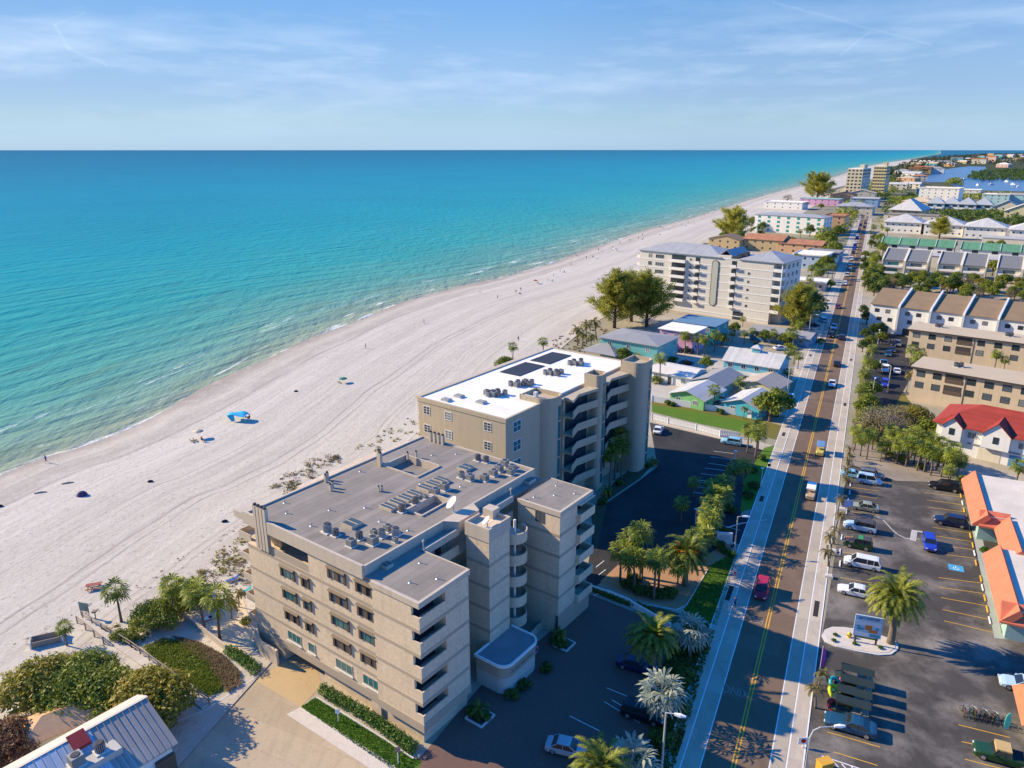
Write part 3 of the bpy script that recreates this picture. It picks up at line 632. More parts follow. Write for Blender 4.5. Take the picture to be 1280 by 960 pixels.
def tree_broad(h, R, seed, mat_, nl=3200, size=.27, lobes=18, trunkh=.30, bark=BARK, shell=.5):
    rng = random.Random(seed); L = []
    for i in range(lobes):
        a = i * 2.4 + rng.uniform(-.4, .4); f = math.sqrt((i + .5) / lobes); rr = R * f * .72; z = h * (trunkh + .08) + (h * (1 - trunkh) * .72) * (1 - f*f*.8) * rng.uniform(.6, 1.15)
        s_ = R * rng.uniform(.20, .42); L.append((rr*math.cos(a), rr*math.sin(a), min(z, h - s_*.7), s_, s_, s_*.75))
    tb, top = trunk(h * trunkh * 1.2, .05 * R + .08, .04 * R + .05, .3, 5, seed)
    for l in L[::2]: tb.tube([(top[0]*.6, top[1]*.6, h*trunkh*.7), ((l[0]+top[0])*.5, (l[1]+top[1])*.5, h*trunkh*.7*.4 + l[2]*.6), (l[0], l[1], l[2])], [.06+.025*R, .05+.01*R, .02], 6)
    mb = MB(); leaf_cloud(mb, L, nl, size, rng, shell)
    return [('trunk', tb.mesh('tree_trunk', bark, True), None, 0), ('crown', mb.mesh('tree_crown', mat_), None, 0)]
def shrub(h, R, seed, mat_, nl=1200, size=.20, lobes=8):
    rng = random.Random(seed); L = []
    for i in range(lobes):
        a = i * 2.4; f = math.sqrt((i + .3) / lobes); s_ = R * rng.uniform(.20, .46); L.append((R*f*.85*math.cos(a), R*f*.7*math.sin(a), max(h*.30, (h - s_*.7) * (1 - .45*f*f)), s_, s_, min(s_, h*.42)))
    mb = MB(); leaf_cloud(mb, L, nl, size, rng, .4)
    st = MB()
    for l in L: st.tube([(l[0]*.25, l[1]*.25, -.1), (l[0], l[1], l[2])], [.06, .02], 5)
    return [('stem', st.mesh('shrub_stem', BARK), None, 0), ('foliage', mb.mesh('shrub_foliage', mat_), None, 0)]
def tree_casuarina(h, R, seed, nl=7000):
    rng = random.Random(seed); L = []; tb = MB(); tb.tube([(0,0,-.1),(.2,.1,h*.4),(.1,.2,h*.92)], [.45,.3,.05], 8)
    for i in range(44):
        f = (i + .5) / 44; z0 = h * (.08 + .68 * f); a = i * 2.4 + rng.uniform(-.3, .3); r = R * (1.08 - .66 * f) * rng.uniform(.55, 1.15); z1 = z0 + r * rng.uniform(.35, .9)
        z1 = min(z1, h); p = (r*math.cos(a), r*math.sin(a), z1)
        tb.tube([(.1, .1, z0), (p[0]*.6, p[1]*.6, z0*.55 + z1*.45), p], [.10, .06, .02], 5)
        for k in (.4, .62, .84, 1.0):
            L.append((p[0]*k, p[1]*k, z0 + (z1-z0)*k, Vector((p[0], p[1], (z1-z0)*1.2)).normalized(), .55 + .5*k))
    mb = MB()
    for k in range(30): L.append((0, 0, h*(.35 + .6*k/30), Vector((math.cos(k*2.4), math.sin(k*2.4), .9)).normalized(), .8))
    per = max(6, nl // len(L))
    for (x, y, z, d_, q) in L:           # soft needle sprays along every branch
        for _ in range(per):
            a = Vector((x + rng.gauss(0, .5*q), y + rng.gauss(0, .5*q), min(z + rng.gauss(0, .45*q), h))); e = (d_ + Vector((rng.gauss(0, .55), rng.gauss(0, .55), rng.gauss(.05, .5)))).normalized()
            ln = rng.uniform(.7, 1.8) * (.60 + .055*R); s_ = e.orthogonal().normalized(); s_ = Matrix.Rotation(rng.uniform(0, 6.3), 3, e) @ s_ * (.04 + .009*R)
            mb.poly([a - s_, a + s_, a + e*ln*.7 + s_*.8 + Vector((0,0,-.06)), a + e*ln + Vector((0,0,-.15))], 0)
    return [('trunk', tb.mesh('tree_trunk', BARK, True), None, 0), ('crown', mb.mesh('tree_crown', G_PINE), None, 0)]
SABALS = [palm_sabal(5.6, 1, 1.45, 24, spread=1.3), palm_sabal(6.3, 2, 1.5, 25, spread=1.3), palm_sabal(4.8, 3, 1.4, 22, spread=1.25), palm_sabal(7.2, 4, 1.45, 24, spread=1.25)]
SABAL_LOW = [palm_coco(1.5, 11, 1.9, 15, .4, .12, G_DATE), palm_coco(1.2, 12, 1.7, 14, .4, .12, G_DATE)]
DATES = [palm_date(6.9, 21, 4.1, 84, False, .42, .70), palm_date(4.8, 22, 3.6, 62, True, .36, .6), palm_date(5.0, 23, 3.7, 64, False, .38, .62)]
BISM = [palm_sabal(3.8, 31, 1.7, 21, G_BIS, 1.5, False), palm_sabal(3.2, 32, 1.6, 20, G_BIS, 1.45, False)]
COCOS = [palm_coco(5.0, 41), palm_coco(4.2, 42, 2.4), palm_coco(6.2, 43, 2.6, 18)]
ROWPALM = [palm_coco(2.6, 51, 1.5, 12, .36, .10, Mleaf('row_palm_leaf', (.13,.13,.03), (.27,.20,.07))), palm_coco(2.9, 52, 1.6, 13, .36, .10, MATS['row_palm_leaf']), palm_coco(2.3, 53, 1.4, 11, .34, .10, MATS['row_palm_leaf'])]
BROADS = [tree_broad(6.5, 3.4, 61, G_TREE), tree_broad(5.4, 3.0, 62, G_TREE, 2200), tree_broad(6.0, 2.8, 63, G_DARK, 2200), tree_broad(7.5, 3.8, 64, G_DARK, 2800)]
YELS = [tree_broad(6.0, 3.2, 65, G_YEL, 2200, .22, 12, .3, BARK, .3)]
BARES = [tree_broad(6.5, 4.2, 66, G_BARE, 2300, .13, 16, .25, BARK, .15), tree_broad(5, 3.4, 67, G_DRY, 1800, .15, 14, .25, BARK, .2)]
SHRUBS = [shrub(1.6, 1.5, 71, G_DARK), shrub(2.4, 2.2, 72, G_TREE, 1300), shrub(1.2, 1.3, 73, G_HEDGE, 700), shrub(1.0, 1.2, 74, G_DRY, 600), shrub(3.2, 2.7, 75, G_GRAPE, 6500, .15, 16), shrub(3.4, 3.0, 76, G_TREE, 7000, .15, 17), shrub(3.0, 2.4, 77, G_RED, 5000, .14, 12)]
PINES = [tree_casuarina(15, 5.9, 81), tree_casuarina(13.5, 5.9, 82), tree_casuarina(15, 8.5, 83)]
# ---------------------------------------------------------------- cars: x forward, y left
def rr(x, w, z0, z1, ch=.12, tum=0.0):
    """car cross section ring at station x"""
    c = ch
    return [(x, -w+c*.6, z0), (x, w-c*.6, z0), (x, w, z0+c*1.2), (x, w, z1-c*.9-tum), (x, w-c*1.1, z1), (x, -w+c*1.1, z1), (x, -w, z1-c*.9-tum), (x, -w, z0+c*1.2)]
CARK = {  # length, width, height, belt, bonnet end, screen base, roof front, roof rear, rear base, tail height, wheel r, ride
 'sedan':  dict(L=4.75, W=1.80, H=1.45, belt=.92, hood=.84, nose=.62, ws=.95, rf=.25, rb=-1.05, rg=-1.72, tail=.95, r=.33),
 'suv':    dict(L=4.75, W=1.88, H=1.72, belt=1.08, hood=1.02, nose=.78, ws=1.05, rf=.50, rb=-1.95, rg=-2.22, tail=1.08, r=.37),
 'van':    dict(L=5.10, W=1.95, H=1.78, belt=1.02, hood=.98, nose=.70, ws=1.55, rf=.85, rb=-2.10, rg=-2.42, tail=1.05, r=.34),
 'mini':   dict(L=4.10, W=1.72, H=1.80, belt=1.02, hood=.92, nose=.66, ws=1.25, rf=.65, rb=-1.75, rg=-1.90, tail=1.0, r=.31),
 'coupe':  dict(L=4.85, W=1.90, H=1.36, belt=.90, hood=.88, nose=.66, ws=.60, rf=-.05, rb=-1.05, rg=-1.85, tail=.96, r=.35),
 'jeep':   dict(L=4.20, W=1.82, H=1.80, belt=1.10, hood=1.08, nose=.95, ws=.75, rf=.55, rb=-1.80, rg=-1.95, tail=1.10, r=.40),
 'pickup': dict(L=5.50, W=1.95, H=1.80, belt=1.10, hood=1.05, nose=.85, ws=1.10, rf=.60, rb=-.45, rg=-.70, tail=1.08, r=.39),
}
def make_car(kind, roofmat=None):
    k = CARK[kind]; L, W, H = k['L'], k['W']/2, k['H']; x0, x1 = -L/2, L/2; g = .20; B = k['belt']
    mb = MB()
    st = [(x0, W*.80, g+.16, k['tail']*.78), (x0+.10, W*.93, g+.06, k['tail']*.93), (x0+.40, W, g, k['tail']), (k['rg'], W, g, max(k['tail'], B)), (k['rb'], W, g, B), (k['ws']-.3, W, g, B), (k['ws']+.05, W, g, k['hood']+.03), (x1-.55, W*.99, g, k['hood']-.05), (x1-.16, W*.92, g+.05, k['nose']+.08), (x1, W*.76, g+.14, k['nose']-.06)]
    st.sort(key=lambda q: q[0]); mb.loft([rr(*q) for q in st])
    P_ = [('body', mb.mesh('car_body', [CHROME]), None, 1)]
    if kind == 'pickup':
        bed = MB(); bed.box(x0+.12, k['rg']-.15, -W+.14, W-.14, B+.012, B+.03); P_.append(('bed_liner', bed.mesh('bed_liner', BLACK_R), None, 0))
    gl = MB(); ti = W*.80; lo = W*.95
    ring = lambda x, w_, z0, z1, wt: [(x, -w_, z0), (x, w_, z0), (x, wt, z1), (x, -wt, z1)]
    gl.loft([ring(k['rg'], lo, B-.02, B, lo*.98), ring(k['rb'], lo, B-.02, H-.05, ti), ring(k['rf'], lo, B-.02, H-.05, ti), ring(k['ws'], lo, B-.04, B-.0, lo*.98)])
    P_.append(('windows', gl.mesh('car_windows', GLASS_CAR), None, 0))
    rf = MB(); rf.loft([[(k['rb']-.06,-ti-.01,H-.09),(k['rb']-.06,ti+.01,H-.09),(k['rb']-.06,ti-.06,H-.055),(k['rb']-.06,-ti+.06,H-.055)], [(k['rb']+.25,-ti-.02,H-.07),(k['rb']+.25,ti+.02,H-.07),(k['rb']+.25,ti-.1,H),(k['rb']+.25,-ti+.1,H)], [(k['rf']-.2,-ti-.02,H-.07),(k['rf']-.2,ti+.02,H-.07),(k['rf']-.2,ti-.1,H),(k['rf']-.2,-ti+.1,H)], [(k['rf']+.06,-ti,H-.10),(k['rf']+.06,ti,H-.10),(k['rf']+.06,ti-.05,H-.06),(k['rf']+.06,-ti+.05,H-.06)]])
    for sg in (-1, 1):      # pillars
        for (xa, xb) in ((k['ws'], k['rf']), (k['rg'], k['rb'])): rf.bar((xa, sg*lo*.985, B), (xb, sg*(ti+.005), H-.06), .07, .07)
        xm = (k['rf'] + k['rb'])/2; rf.bar((xm, sg*(lo+.005), B), (xm, sg*(ti+.01), H-.06), .05, .09)
        if kind in ('van', 'suv'): rf.bar((xm-.9, sg*(lo+.005), B), (xm-.9, sg*(ti+.01), H-.06), .05, .09)
    P_.append(('roof', rf.mesh('car_roof', [roofmat or CHROME]), None, 0 if roofmat else 1))
    r = k['r']; wx = (x1 - .88, x0 + .90)
    for x in wx:
        for sg in (-1, 1):
            tw = MB()
            y0, y1 = sg*(W-.20), sg*(W+.025)
            ringp = lambda y, q: [(x + q*math.cos(2*math.pi*i/16), y, r + q*math.sin(2*math.pi*i/16)) for i in range(16)]
            rg = [ringp(y0, r), ringp(y1-sg*.03, r), ringp(y1, r*.9)]
            if sg > 0: rg = rg[::-1]
            tw.loft(rg); P_.append(('wheel', tw.mesh('car_tyre', BLACK_R), None, 0)); wi = len(P_) - 1
            rm = MB(); rg = [ringp(y1, r*.62), ringp(y1+sg*.012, r*.55)]
            if sg > 0: rg = rg[::-1]
            rm.loft(rg); P_.append(('rim', rm.mesh('car_rim', RIM), wi, 0))
    for sg in (-1, 1):
        h = MB().box(x1-.10, x1-.01+.03, sg*W*.50, sg*W*.82, k['nose']-.14, k['nose']-.0); P_.append(('headlight', h.mesh('headlight', CHROME), None, 0))
        h = MB().box(x0-.012, x0+.12, sg*W*.55, sg*W*.86, k['tail']-.34, k['tail']-.16); P_.append(('tail_light', h.mesh('tail_light', REDLAMP), None, 0))
        h = MB().box(k['ws']-.25, k['ws']-.10, sg*(W-.02), sg*(W+.16), B-.02, B+.13); P_.append(('mirror', h.mesh('mirror', [CHROME]), None, 1))
    bm = MB(); bm.box(x1-.03, x1+.035, -W*.62, W*.62, g+.14, g+.27); bm.box(x0-.035, x0+.03, -W*.7, W*.7, g+.14, g+.30); P_.append(('bumper', bm.mesh('bumper', FRAME_D), None, 0))
    return P_
CARS = {k: make_car(k) for k in CARK}; CARS['suv_black_top'] = make_car('suv', FRAME_D); CARS['jeep_top'] = make_car('jeep', FRAME_D)
PA = {n: Mgloss('car_paint_'+n, c, .35, 0, .35, .15) for n, c in dict(car_white=(.72,.73,.74), silver=(.42,.44,.45), black=(.012,.013,.016), navy=(.012,.02,.07), blue=(.02,.05,.42), red=(.42,.015,.045), champagne=(.30,.31,.22), skyblue=(.25,.52,.66), teal_blue=(.015,.07,.13), grey=(.14,.15,.16), green=(.015,.06,.018), darkred=(.12,.01,.03), pale_blue=(.42,.58,.70)).items()}
# air-conditioning condenser, two kinds
def ac_round(c):
    mb = MB(); mb.cyl(0,0,.10,.86,.40,.40,16); f = MB(); f.cyl(0,0,.86,.92,.36,.30,16); k = MB(); k.box(-.52,.52,-.52,.52,0,.10); s = MB()
    for i in range(16): a = i*math.pi/8; s.box(.40*math.cos(a)-.02,.40*math.cos(a)+.02,.40*math.sin(a)-.02,.40*math.sin(a)+.02,.12,.86)
    return [('casing', mb.mesh('ac_casing', c), None, 0), ('fan_guard', f.mesh('ac_fan', AC_DARK), None, 0), ('grille', s.mesh('ac_grille', METAL), None, 0), ('pad', k.mesh('ac_pad', CONC_L), None, 0)]
def ac_box(c):
    mb = MB(); mb.box(-.42,.42,-.42,.42,.10,.88); f = MB(); f.cyl(0,0,.88,.93,.34,.30,14); k = MB(); k.box(-.55,.55,-.55,.55,0,.10); s = MB()
    for z in (.2,.34,.48,.62,.76):
        s.box(-.435,.435,-.435,.435,z,z+.03)
    return [('casing', mb.mesh('ac_casing', c), None, 0), ('fan_guard', f.mesh('ac_fan', AC_DARK), None, 0), ('grille', s.mesh('ac_grille', FRAME_D), None, 0), ('pad', k.mesh('ac_pad', CONC_L), None, 0)]
ACS = [ac_round(AC_GREY), ac_box(AC_GREY), ac_round(AC_DARK), ac_box(METAL), ac_round(M('condenser_rust', (.13,.06,.04), .8, .2, 2, .1))]
# people: one skinned body each
SKIN = M('skin', (.42,.25,.17), .6, .1, 3, .05); HAIR = M('hair', (.05,.03,.02), .8, .1, 3, .05)
def make_person(name, joints, edges, radii, hips, chest_z, shirt, shorts, legs_bare=True):
    me = bpy.data.meshes.new(name); me.from_pydata(joints, edges, []); o = bpy.data.objects.new('tmp', me); COL.objects.link(o)
    sk = o.modifiers.new('skin', 'SKIN'); o.modifiers.new('sub', 'SUBSURF').levels = 1
    lay = me.skin_vertices[0] if me.skin_vertices else None
    if lay is None:
        import bmesh
        bm = bmesh.new(); bm.from_mesh(me); bm.verts.layers.skin.verify(); bm.to_mesh(me); bm.free(); lay = me.skin_vertices[0]
    for i, r in enumerate(radii): lay.data[i].radius = (r, r)
    lay.data[0].use_root = True
    dg = bpy.context.evaluated_depsgraph_get(); dg.update(); m2 = bpy.data.meshes.new_from_object(o.evaluated_get(dg)); bpy.data.objects.remove(o)
    m2.materials.clear()
    for mm in (SKIN, shirt, shorts): m2.materials.append(mm)
    mi = []
    for p in m2.polygons:
        c = p.center; mi.append(hips(c))
    m2.polygons.foreach_set('material_index', mi); m2.polygons.foreach_set('use_smooth', [True]*len(m2.polygons)); m2.name = name; return m2
def stand_joints(stride=.0, arm=.0):
    J = [(0,0,.95),(0,0,1.15),(0,0,1.38),(0,0,1.50),(.02,0,1.60),(.02,0,1.72)]           # pelvis..crown
    E_ = [(0,1),(1,2),(2,3),(3,4),(4,5)]; R_ = [.145,.125,.15,.06,.095,.085]
    for sg in (-1, 1):
        n = len(J); s_ = stride*sg
        J += [(0,sg*.10,.88),(s_*.45,sg*.11,.50),(s_*.85-.02,sg*.11,.08),(s_*.85+.13,sg*.12,.04)]; E_ += [(0,n),(n,n+1),(n+1,n+2),(n+2,n+3)]; R_ += [.095,.065,.045,.04]
        n = len(J); a_ = -s_*.6 + arm
        J += [(0,sg*.20,1.40),(a_*.3,sg*.25,1.13),(a_*.8+.08,sg*.26,.90),(a_*.9+.12,sg*.26,.80)]; E_ += [(2,n),(n,n+1),(n+1,n+2),(n+2,n+3)]; R_ += [.06,.045,.035,.04]
    return J, E_, R_
def regions(zs, zh):
    return lambda c: 1 if (zh < c.z < zs and abs(c.y) < .30 and not (abs(c.y) > .215 and c.z < 1.2)) else (2 if .52 < c.z <= zh and abs(c.y) < .205 else 0)
CL = {n: M('cloth_'+n, c, .9, .1, 3, .05) for n, c in dict(black=(.02,.02,.025), blue=(.03,.09,.3), red=(.4,.04,.05), white=(.7,.7,.68), teal=(.03,.3,.35), purple=(.06,.05,.12)).items()}
def hair_mesh(cx, cz): 
    mb = MB(); rg = []
    for i in range(5):
        z = -.02 + .035*i; q = .105*math.cos(i/4*1.25); rg.append([(cx-.01+q*math.cos(2*math.pi*k/10), q*math.sin(2*math.pi*k/10), cz+z) for k in range(10)])
    mb.loft(rg); return mb.mesh('hair', HAIR, True)
def sit_joints():
    J = [(0,0,.45),(-.05,0,.65),(-.12,0,.90),(-.13,0,1.02),(-.11,0,1.12),(-.11,0,1.23)]; E_ = [(0,1),(1,2),(2,3),(3,4),(4,5)]; R_ = [.145,.125,.145,.06,.095,.085]
    for sg in (-1, 1):
        n = len(J); J += [(.05,sg*.10,.45),(.45,sg*.13,.50),(.60,sg*.13,.10),(.74,sg*.13,.05)]; E_ += [(0,n),(n,n+1),(n+1,n+2),(n+2,n+3)]; R_ += [.09,.065,.045,.04]
        n = len(J); J += [(-.12,sg*.20,.90),(-.05,sg*.26,.66),(.15,sg*.24,.56),(.24,sg*.22,.56)]; E_ += [(2,n),(n,n+1),(n+1,n+2),(n+2,n+3)]; R_ += [.06,.045,.035,.04]
    return J, E_, R_
def person_proto(kind, shirt, shorts):
    if kind == 'sit':
        J, E_, R_ = sit_joints(); reg = lambda c: 1 if (.56 < c.z < .98 and c.x < .02 and abs(c.y) < .28) else (2 if c.z <= .56 and c.x < .35 and abs(c.y) < .21 else 0); hd = (-.11, 1.20)
    else:
        J, E_, R_ = stand_joints(.42 if kind == 'walk' else .06, 0); reg = regions(1.45, .98); hd = (.01, 1.70)
    return [('body', make_person('person_body', J, E_, R_, reg, 0, CL[shirt], CL[shorts]), None, 0), ('hair', hair_mesh(*hd), None, 0)]
PEOPLE = {('stand','black','blue'): None, ('walk','blue','black'): None, ('sit','red','black'): None, ('walk','white','red'): None, ('stand','teal','black'): None, ('sit','black','teal'): None}
for k_ in PEOPLE: PEOPLE[k_] = person_proto(*k_)
# ------------------------------------------------------------------ building helpers
WR = random.Random(77)
def window(par, face, p, a, z, w_, h_, fm=FRAME_W, gm=GLASS, bars=1, hb=0, pr=.06, sub=True):
    f = MB(); e = .08
    if gm is GLASS: gm = WR.choice((GLASS, GLASS, GLASS_GREY, GLASS_PALE))
    f.fbox(face, p, a-w_/2-e, a+w_/2+e, .0, pr, z-h_/2-e, z-h_/2).fbox(face, p, a-w_/2-e, a+w_/2+e, .0, pr, z+h_/2, z+h_/2+e)
    f.fbox(face, p, a-w_/2-e, a-w_/2, .0, pr, z-h_/2, z+h_/2).fbox(face, p, a+w_/2, a+w_/2+e, .0, pr, z-h_/2, z+h_/2)
    for i in range(bars): q = a - w_/2 + w_*(i+1)/(bars+1); f.fbox(face, p, q-.03, q+.03, .0, pr*.8, z-h_/2, z+h_/2)
    for i in range(hb): q = z - h_/2 + h_*(i+1)/(hb+1); f.fbox(face, p, a-w_/2, a+w_/2, .0, pr*.7, q-.025, q+.025)
    o = f.obj('window', fm, par)
    MB().fbox(face, p, a-w_/2, a+w_/2, -.02, pr*.45, z-h_/2, z+h_/2).obj('pane', gm, o)
    return o
def simple_window(par, face, p, a, z, w_, h_, gm=GLASS):
    return MB().fbox(face, p, a-w_/2, a+w_/2, -.05, .05, z-h_/2, z+h_/2).obj('window', gm, par)
def roof_gable(mb, u0, u1, v0, v1, z, rh, ov, along, th=.14):
    if along == 'v':
        um = (u0+u1)/2; k = rh / ((u1-u0)/2)
        for sg, ue in ((-1, u0-ov), (1, u1+ov)):
            zb = z - ov*k
            a = [(um, v0-ov, z+rh), (ue, v0-ov, zb), (ue, v1+ov, zb), (um, v1+ov, z+rh)]
            mb.poly(a if sg < 0 else a[::-1]); mb.poly([(x, y, q-th) for x, y, q in (a[::-1] if sg < 0 else a)])
            for i, j in ((0,1),(1,2),(2,3)): e = [a[i], a[j], (a[j][0],a[j][1],a[j][2]-th), (a[i][0],a[i][1],a[i][2]-th)]; mb.poly(e[::-1] if sg < 0 else e)
    else:
        vm = (v0+v1)/2; k = rh / ((v1-v0)/2)
        for sg, ve in ((-1, v0-ov), (1, v1+ov)):
            zb = z - ov*k
            a = [(u0-ov, vm, z+rh), (u0-ov, ve, zb), (u1+ov, ve, zb), (u1+ov, vm, z+rh)]
            mb.poly(a if sg < 0 else a[::-1]); mb.poly([(x, y, q-th) for x, y, q in (a[::-1] if sg < 0 else a)])
            for i, j in ((0,1),(1,2),(2,3)): e = [a[i], a[j], (a[j][0],a[j][1],a[j][2]-th), (a[i][0],a[i][1],a[i][2]-th)]; mb.poly(e[::-1] if sg < 0 else e)
def gable_ends(mb, u0, u1, v0, v1, z, rh, along):
    if along == 'v':
        um = (u0+u1)/2
        mb.poly([(u0,v0,z),(u1,v0,z),(um,v0,z+rh-.02)]); mb.poly([(u1,v1,z),(u0,v1,z),(um,v1,z+rh-.02)])
    else:
        vm = (v0+v1)/2
        mb.poly([(u0,v1,z),(u0,v0,z),(u0,vm,z+rh-.02)]); mb.poly([(u1,v0,z),(u1,v1,z),(u1,vm,z+rh-.02)])
def roof_hip(mb, u0, u1, v0, v1, z, rh, ov):
    W_, D_ = u1-u0+2*ov, v1-v0+2*ov; a, b, c_, d_ = (u0-ov,v0-ov,z),(u1+ov,v0-ov,z),(u1+ov,v1+ov,z),(u0-ov,v1+ov,z)
    if W_ >= D_: r0, r1 = (u0-ov+D_/2,(v0+v1)/2,z+rh), (u1+ov-D_/2,(v0+v1)/2,z+rh); mb.poly([a,b,r1,r0]); mb.poly([b,c_,r1]); mb.poly([c_,d_,r0,r1]); mb.poly([d_,a,r0])
    else: r0, r1 = ((u0+u1)/2,v0-ov+W_/2,z+rh), ((u0+u1)/2,v1+ov-W_/2,z+rh); mb.poly([a,b,r0]); mb.poly([b,c_,r1,r0]); mb.poly([c_,d_,r1]); mb.poly([d_,a,r0,r1])
    mb.prism([a[:2],b[:2],c_[:2],d_[:2]], z-.16, z-.004)
HOUSES = []
def house(name, label, cat, base, th, w_, d_, h, roof, rh, wall, roofm, floors=1, nf=3, nr=2, ov=.4, group=None, detail=True, door=False, ww=1.1, wh=1.1, gm=GLASS, fm=FRAME_W, nl=0, trim=None, chim=0):
    """base: plan point of the left front corner (world)"""
    t_ = thing(name, label, cat, base, -rad(th), group); HOUSES.append((Fr(base, th), w_, d_))
    mb = MB(); mb.box(0, w_, 0, d_, -.2, h)
    if roof in ('gable_v', 'gable_u'): gable_ends(mb, 0, w_, 0, d_, h, rh, roof[-1])
    mb.obj('wall', wall, t_)
    r = MB()
    if roof[:5] == 'gable': roof_gable(r, 0, w_, 0, d_, h+.05, rh, ov, roof[-1])
    elif roof == 'hip': roof_hip(r, 0, w_, 0, d_, h+.17, rh, ov)
    elif roof == 'flat':
        r.box(-ov, w_+ov, -ov, d_+ov, h+.004, h+.22)
        if rh > 0:
            for a in ((-ov, w_+ov, -ov, -ov+.2), (-ov, w_+ov, d_+ov-.2, d_+ov), (-ov, -ov+.2, -ov+.2, d_+ov-.2), (w_+ov-.2, w_+ov, -ov+.2, d_+ov-.2)): r.box(*a, h+.22, h+.22+rh)
    elif roof == 'shed':
        a = [(-ov,-ov,h),(w_+ov,-ov,h),(w_+ov,d_+ov,h+rh),(-ov,d_+ov,h+rh)]; r.poly([(x,y,z+.2) for x,y,z in a]); r.poly([(x,y,z+.01) for x,y,z in a][::-1])
        for i in range(4): p, q = a[i], a[(i+1)%4]; r.poly([(p[0],p[1],p[2]+.01),(q[0],q[1],q[2]+.01),(q[0],q[1],q[2]+.2),(p[0],p[1],p[2]+.2)])
        s_ = MB(); s_.poly([(0,0,h),(0,d_,h),(0,d_,h+rh)][::-1]); s_.poly([(w_,0,h),(w_,d_,h),(w_,d_,h+rh)]); s_.poly([(0,d_,h),(w_,d_,h),(w_,d_,h+rh),(0,d_,h+rh)][::-1]); s_.obj('gable_wall', wall, t_)
    ro = r.obj('roof', roofm, t_)
    fh = h / floors; W1 = window if detail else simple_window
    for fl in range(floors):
        z = fl*fh + fh*.55
        for i in range(nf):
            a = w_*(i+.5)/nf
            if door and fl == 0 and i == nf//2:
                dd = MB().fbox('f', 0, a-.5, a+.5, -.02, .06, 0, 2.1).obj('door', FRAME_W if wall not in (WHITE_W,) else FRAME_D, t_); MB().fbox('f', 0, a+.32, a+.42, .06, .12, .95, 1.05).obj('handle', METAL, dd)
            else: W1(t_, 'f', 0, a, z, ww, wh, *( (fm, gm) if detail else (gm,)))
        for i in range(nr): W1(t_, 'r', w_, d_*(i+.5)/nr, z, ww, wh, *((fm, gm) if detail else (gm,)))
        for i in range(nl): W1(t_, 'l', 0, d_*(i+.5)/nl, z, ww, wh, *((fm, gm) if detail else (gm,)))
    if trim:
        q = MB()
        for fl in range(1, floors): q.fbox('f', 0, 0, w_, 0, .05, fl*fh-.12, fl*fh+.12); q.fbox('r', w_, 0, d_, 0, .05, fl*fh-.12, fl*fh+.12)
        if q.f: q.obj('band', trim, t_)
    return t_
ROOF_GREY = Mstripe('roof_membrane', (.255,.225,.19), (.18,.16,.135), .95, 'X', .05, .85, 0, .15, var=.22)
# ================================================================== the tan stepped condominium in front
O1 = (-9.4, 63.3); B1 = Fr(O1, 36.5)
FL = [2.7 + 2.95*i for i in range(5)]
b1 = thing('condominium', 'tan blockwork beach condominium with stepped grey flat roof and rounded landing balconies, nearest the camera', 'condominium', O1, -rad(36.5))
mb = MB()
MU0, MU1, MV0, MV1 = -28.4, -7.9, .25, 31.3
mb.box(MU0, -23.2, MV0, MV1, -.3, 2.7); mb.box(-16.4, MU1, MV0+.5, MV1, -.3, 2.7); mb.box(-23.2, -16.4, 16, MV1, -.3, 2.7)
mb.box(MU0, MU1, MV0, MV1, 2.7, 14.5); mb.box(MU1+.01, -6.42, MV0, 7.6, -.3, 17.0)
mb.box(MU0, -23.9, MV0+1.6, MV1, 14.5, 17.45); mb.box(-16.9, MU1, MV0, MV1, 14.5, 17.45); mb.box(-23.9, -16.9, MV0+2.8, MV1, 14.5, 17.45)
mb.obj('wall', STUCCO_TAN, b1)
MB().box(-23.9, -16.9, MV0, MV0+.14, 14.5, 15.45).obj('loggia_parapet', BAND_TAN, b1)
for a in (-22.2, -19.9): window(b1, 'f', MV0+2.8, a, 15.75, 1.8, 2.0, FRAME_D, GLASS, 1)
# roof deck with two sunken courts
us = [MU0, -25.4, -18.9, -13.4, -10.9, MU1]; vs_ = [MV0, 12.5, 17.5, 20.2, 24.6, MV1]
rf = MB()
for i in range(5):
    for j in range(5):
        pit = (i == 1 and j == 3) or (i == 3 and j in (1,))
        rf.box(us[i], us[i+1], vs_[j], vs_[j+1], 17.45, 18.3 if not pit else 17.5, 0)
roof1 = rf.obj('roof', ROOF_GREY, b1)
fa = MB()      # fascia round the roof and kerbs round the courts
T = .28
fa.box(MU0-.15, MU1+.15, MV0-.22, MV0+T-.2, 17.2, 18.78); fa.box(MU1-.05, MU1+.22, MV0+T-.2, 12.7, 17.2, 18.62); fa.box(MU1-.05, MU1+.22, 18.3, MV1, 17.2, 18.62)
fa.box(MU0-.15, MU0+.12, MV0+T-.2, MV1, 17.2, 18.50); fa.box(MU0-.15, MU1+.15, MV1, MV1+.25, 17.2, 18.5)
fa.prism([(MU1-.05,12.7),(MU1+.22,12.7),(-6.1,13.6),(-6.1,17.4),(MU1+.22,18.3),(MU1-.05,18.3)], 17.2, 18.62, 0)
for (a, b_, c_, d_) in ((-25.4,-18.9,20.2,24.6),(-13.4,-10.9,12.5,17.5)):
    fa.box(a-.12, a+.08, c_-.1, d_+.1, 17.5, 18.5); fa.box(b_-.08, b_+.12, c_-.1, d_+.1, 17.5, 18.5); fa.box(a+.08, b_-.08, c_-.12, c_+.06, 17.5, 18.5); fa.box(a+.08, b_-.08, d_-.06, d_+.14, 17.5, 18.55)
fa.obj('fascia', FASCIA, b1)
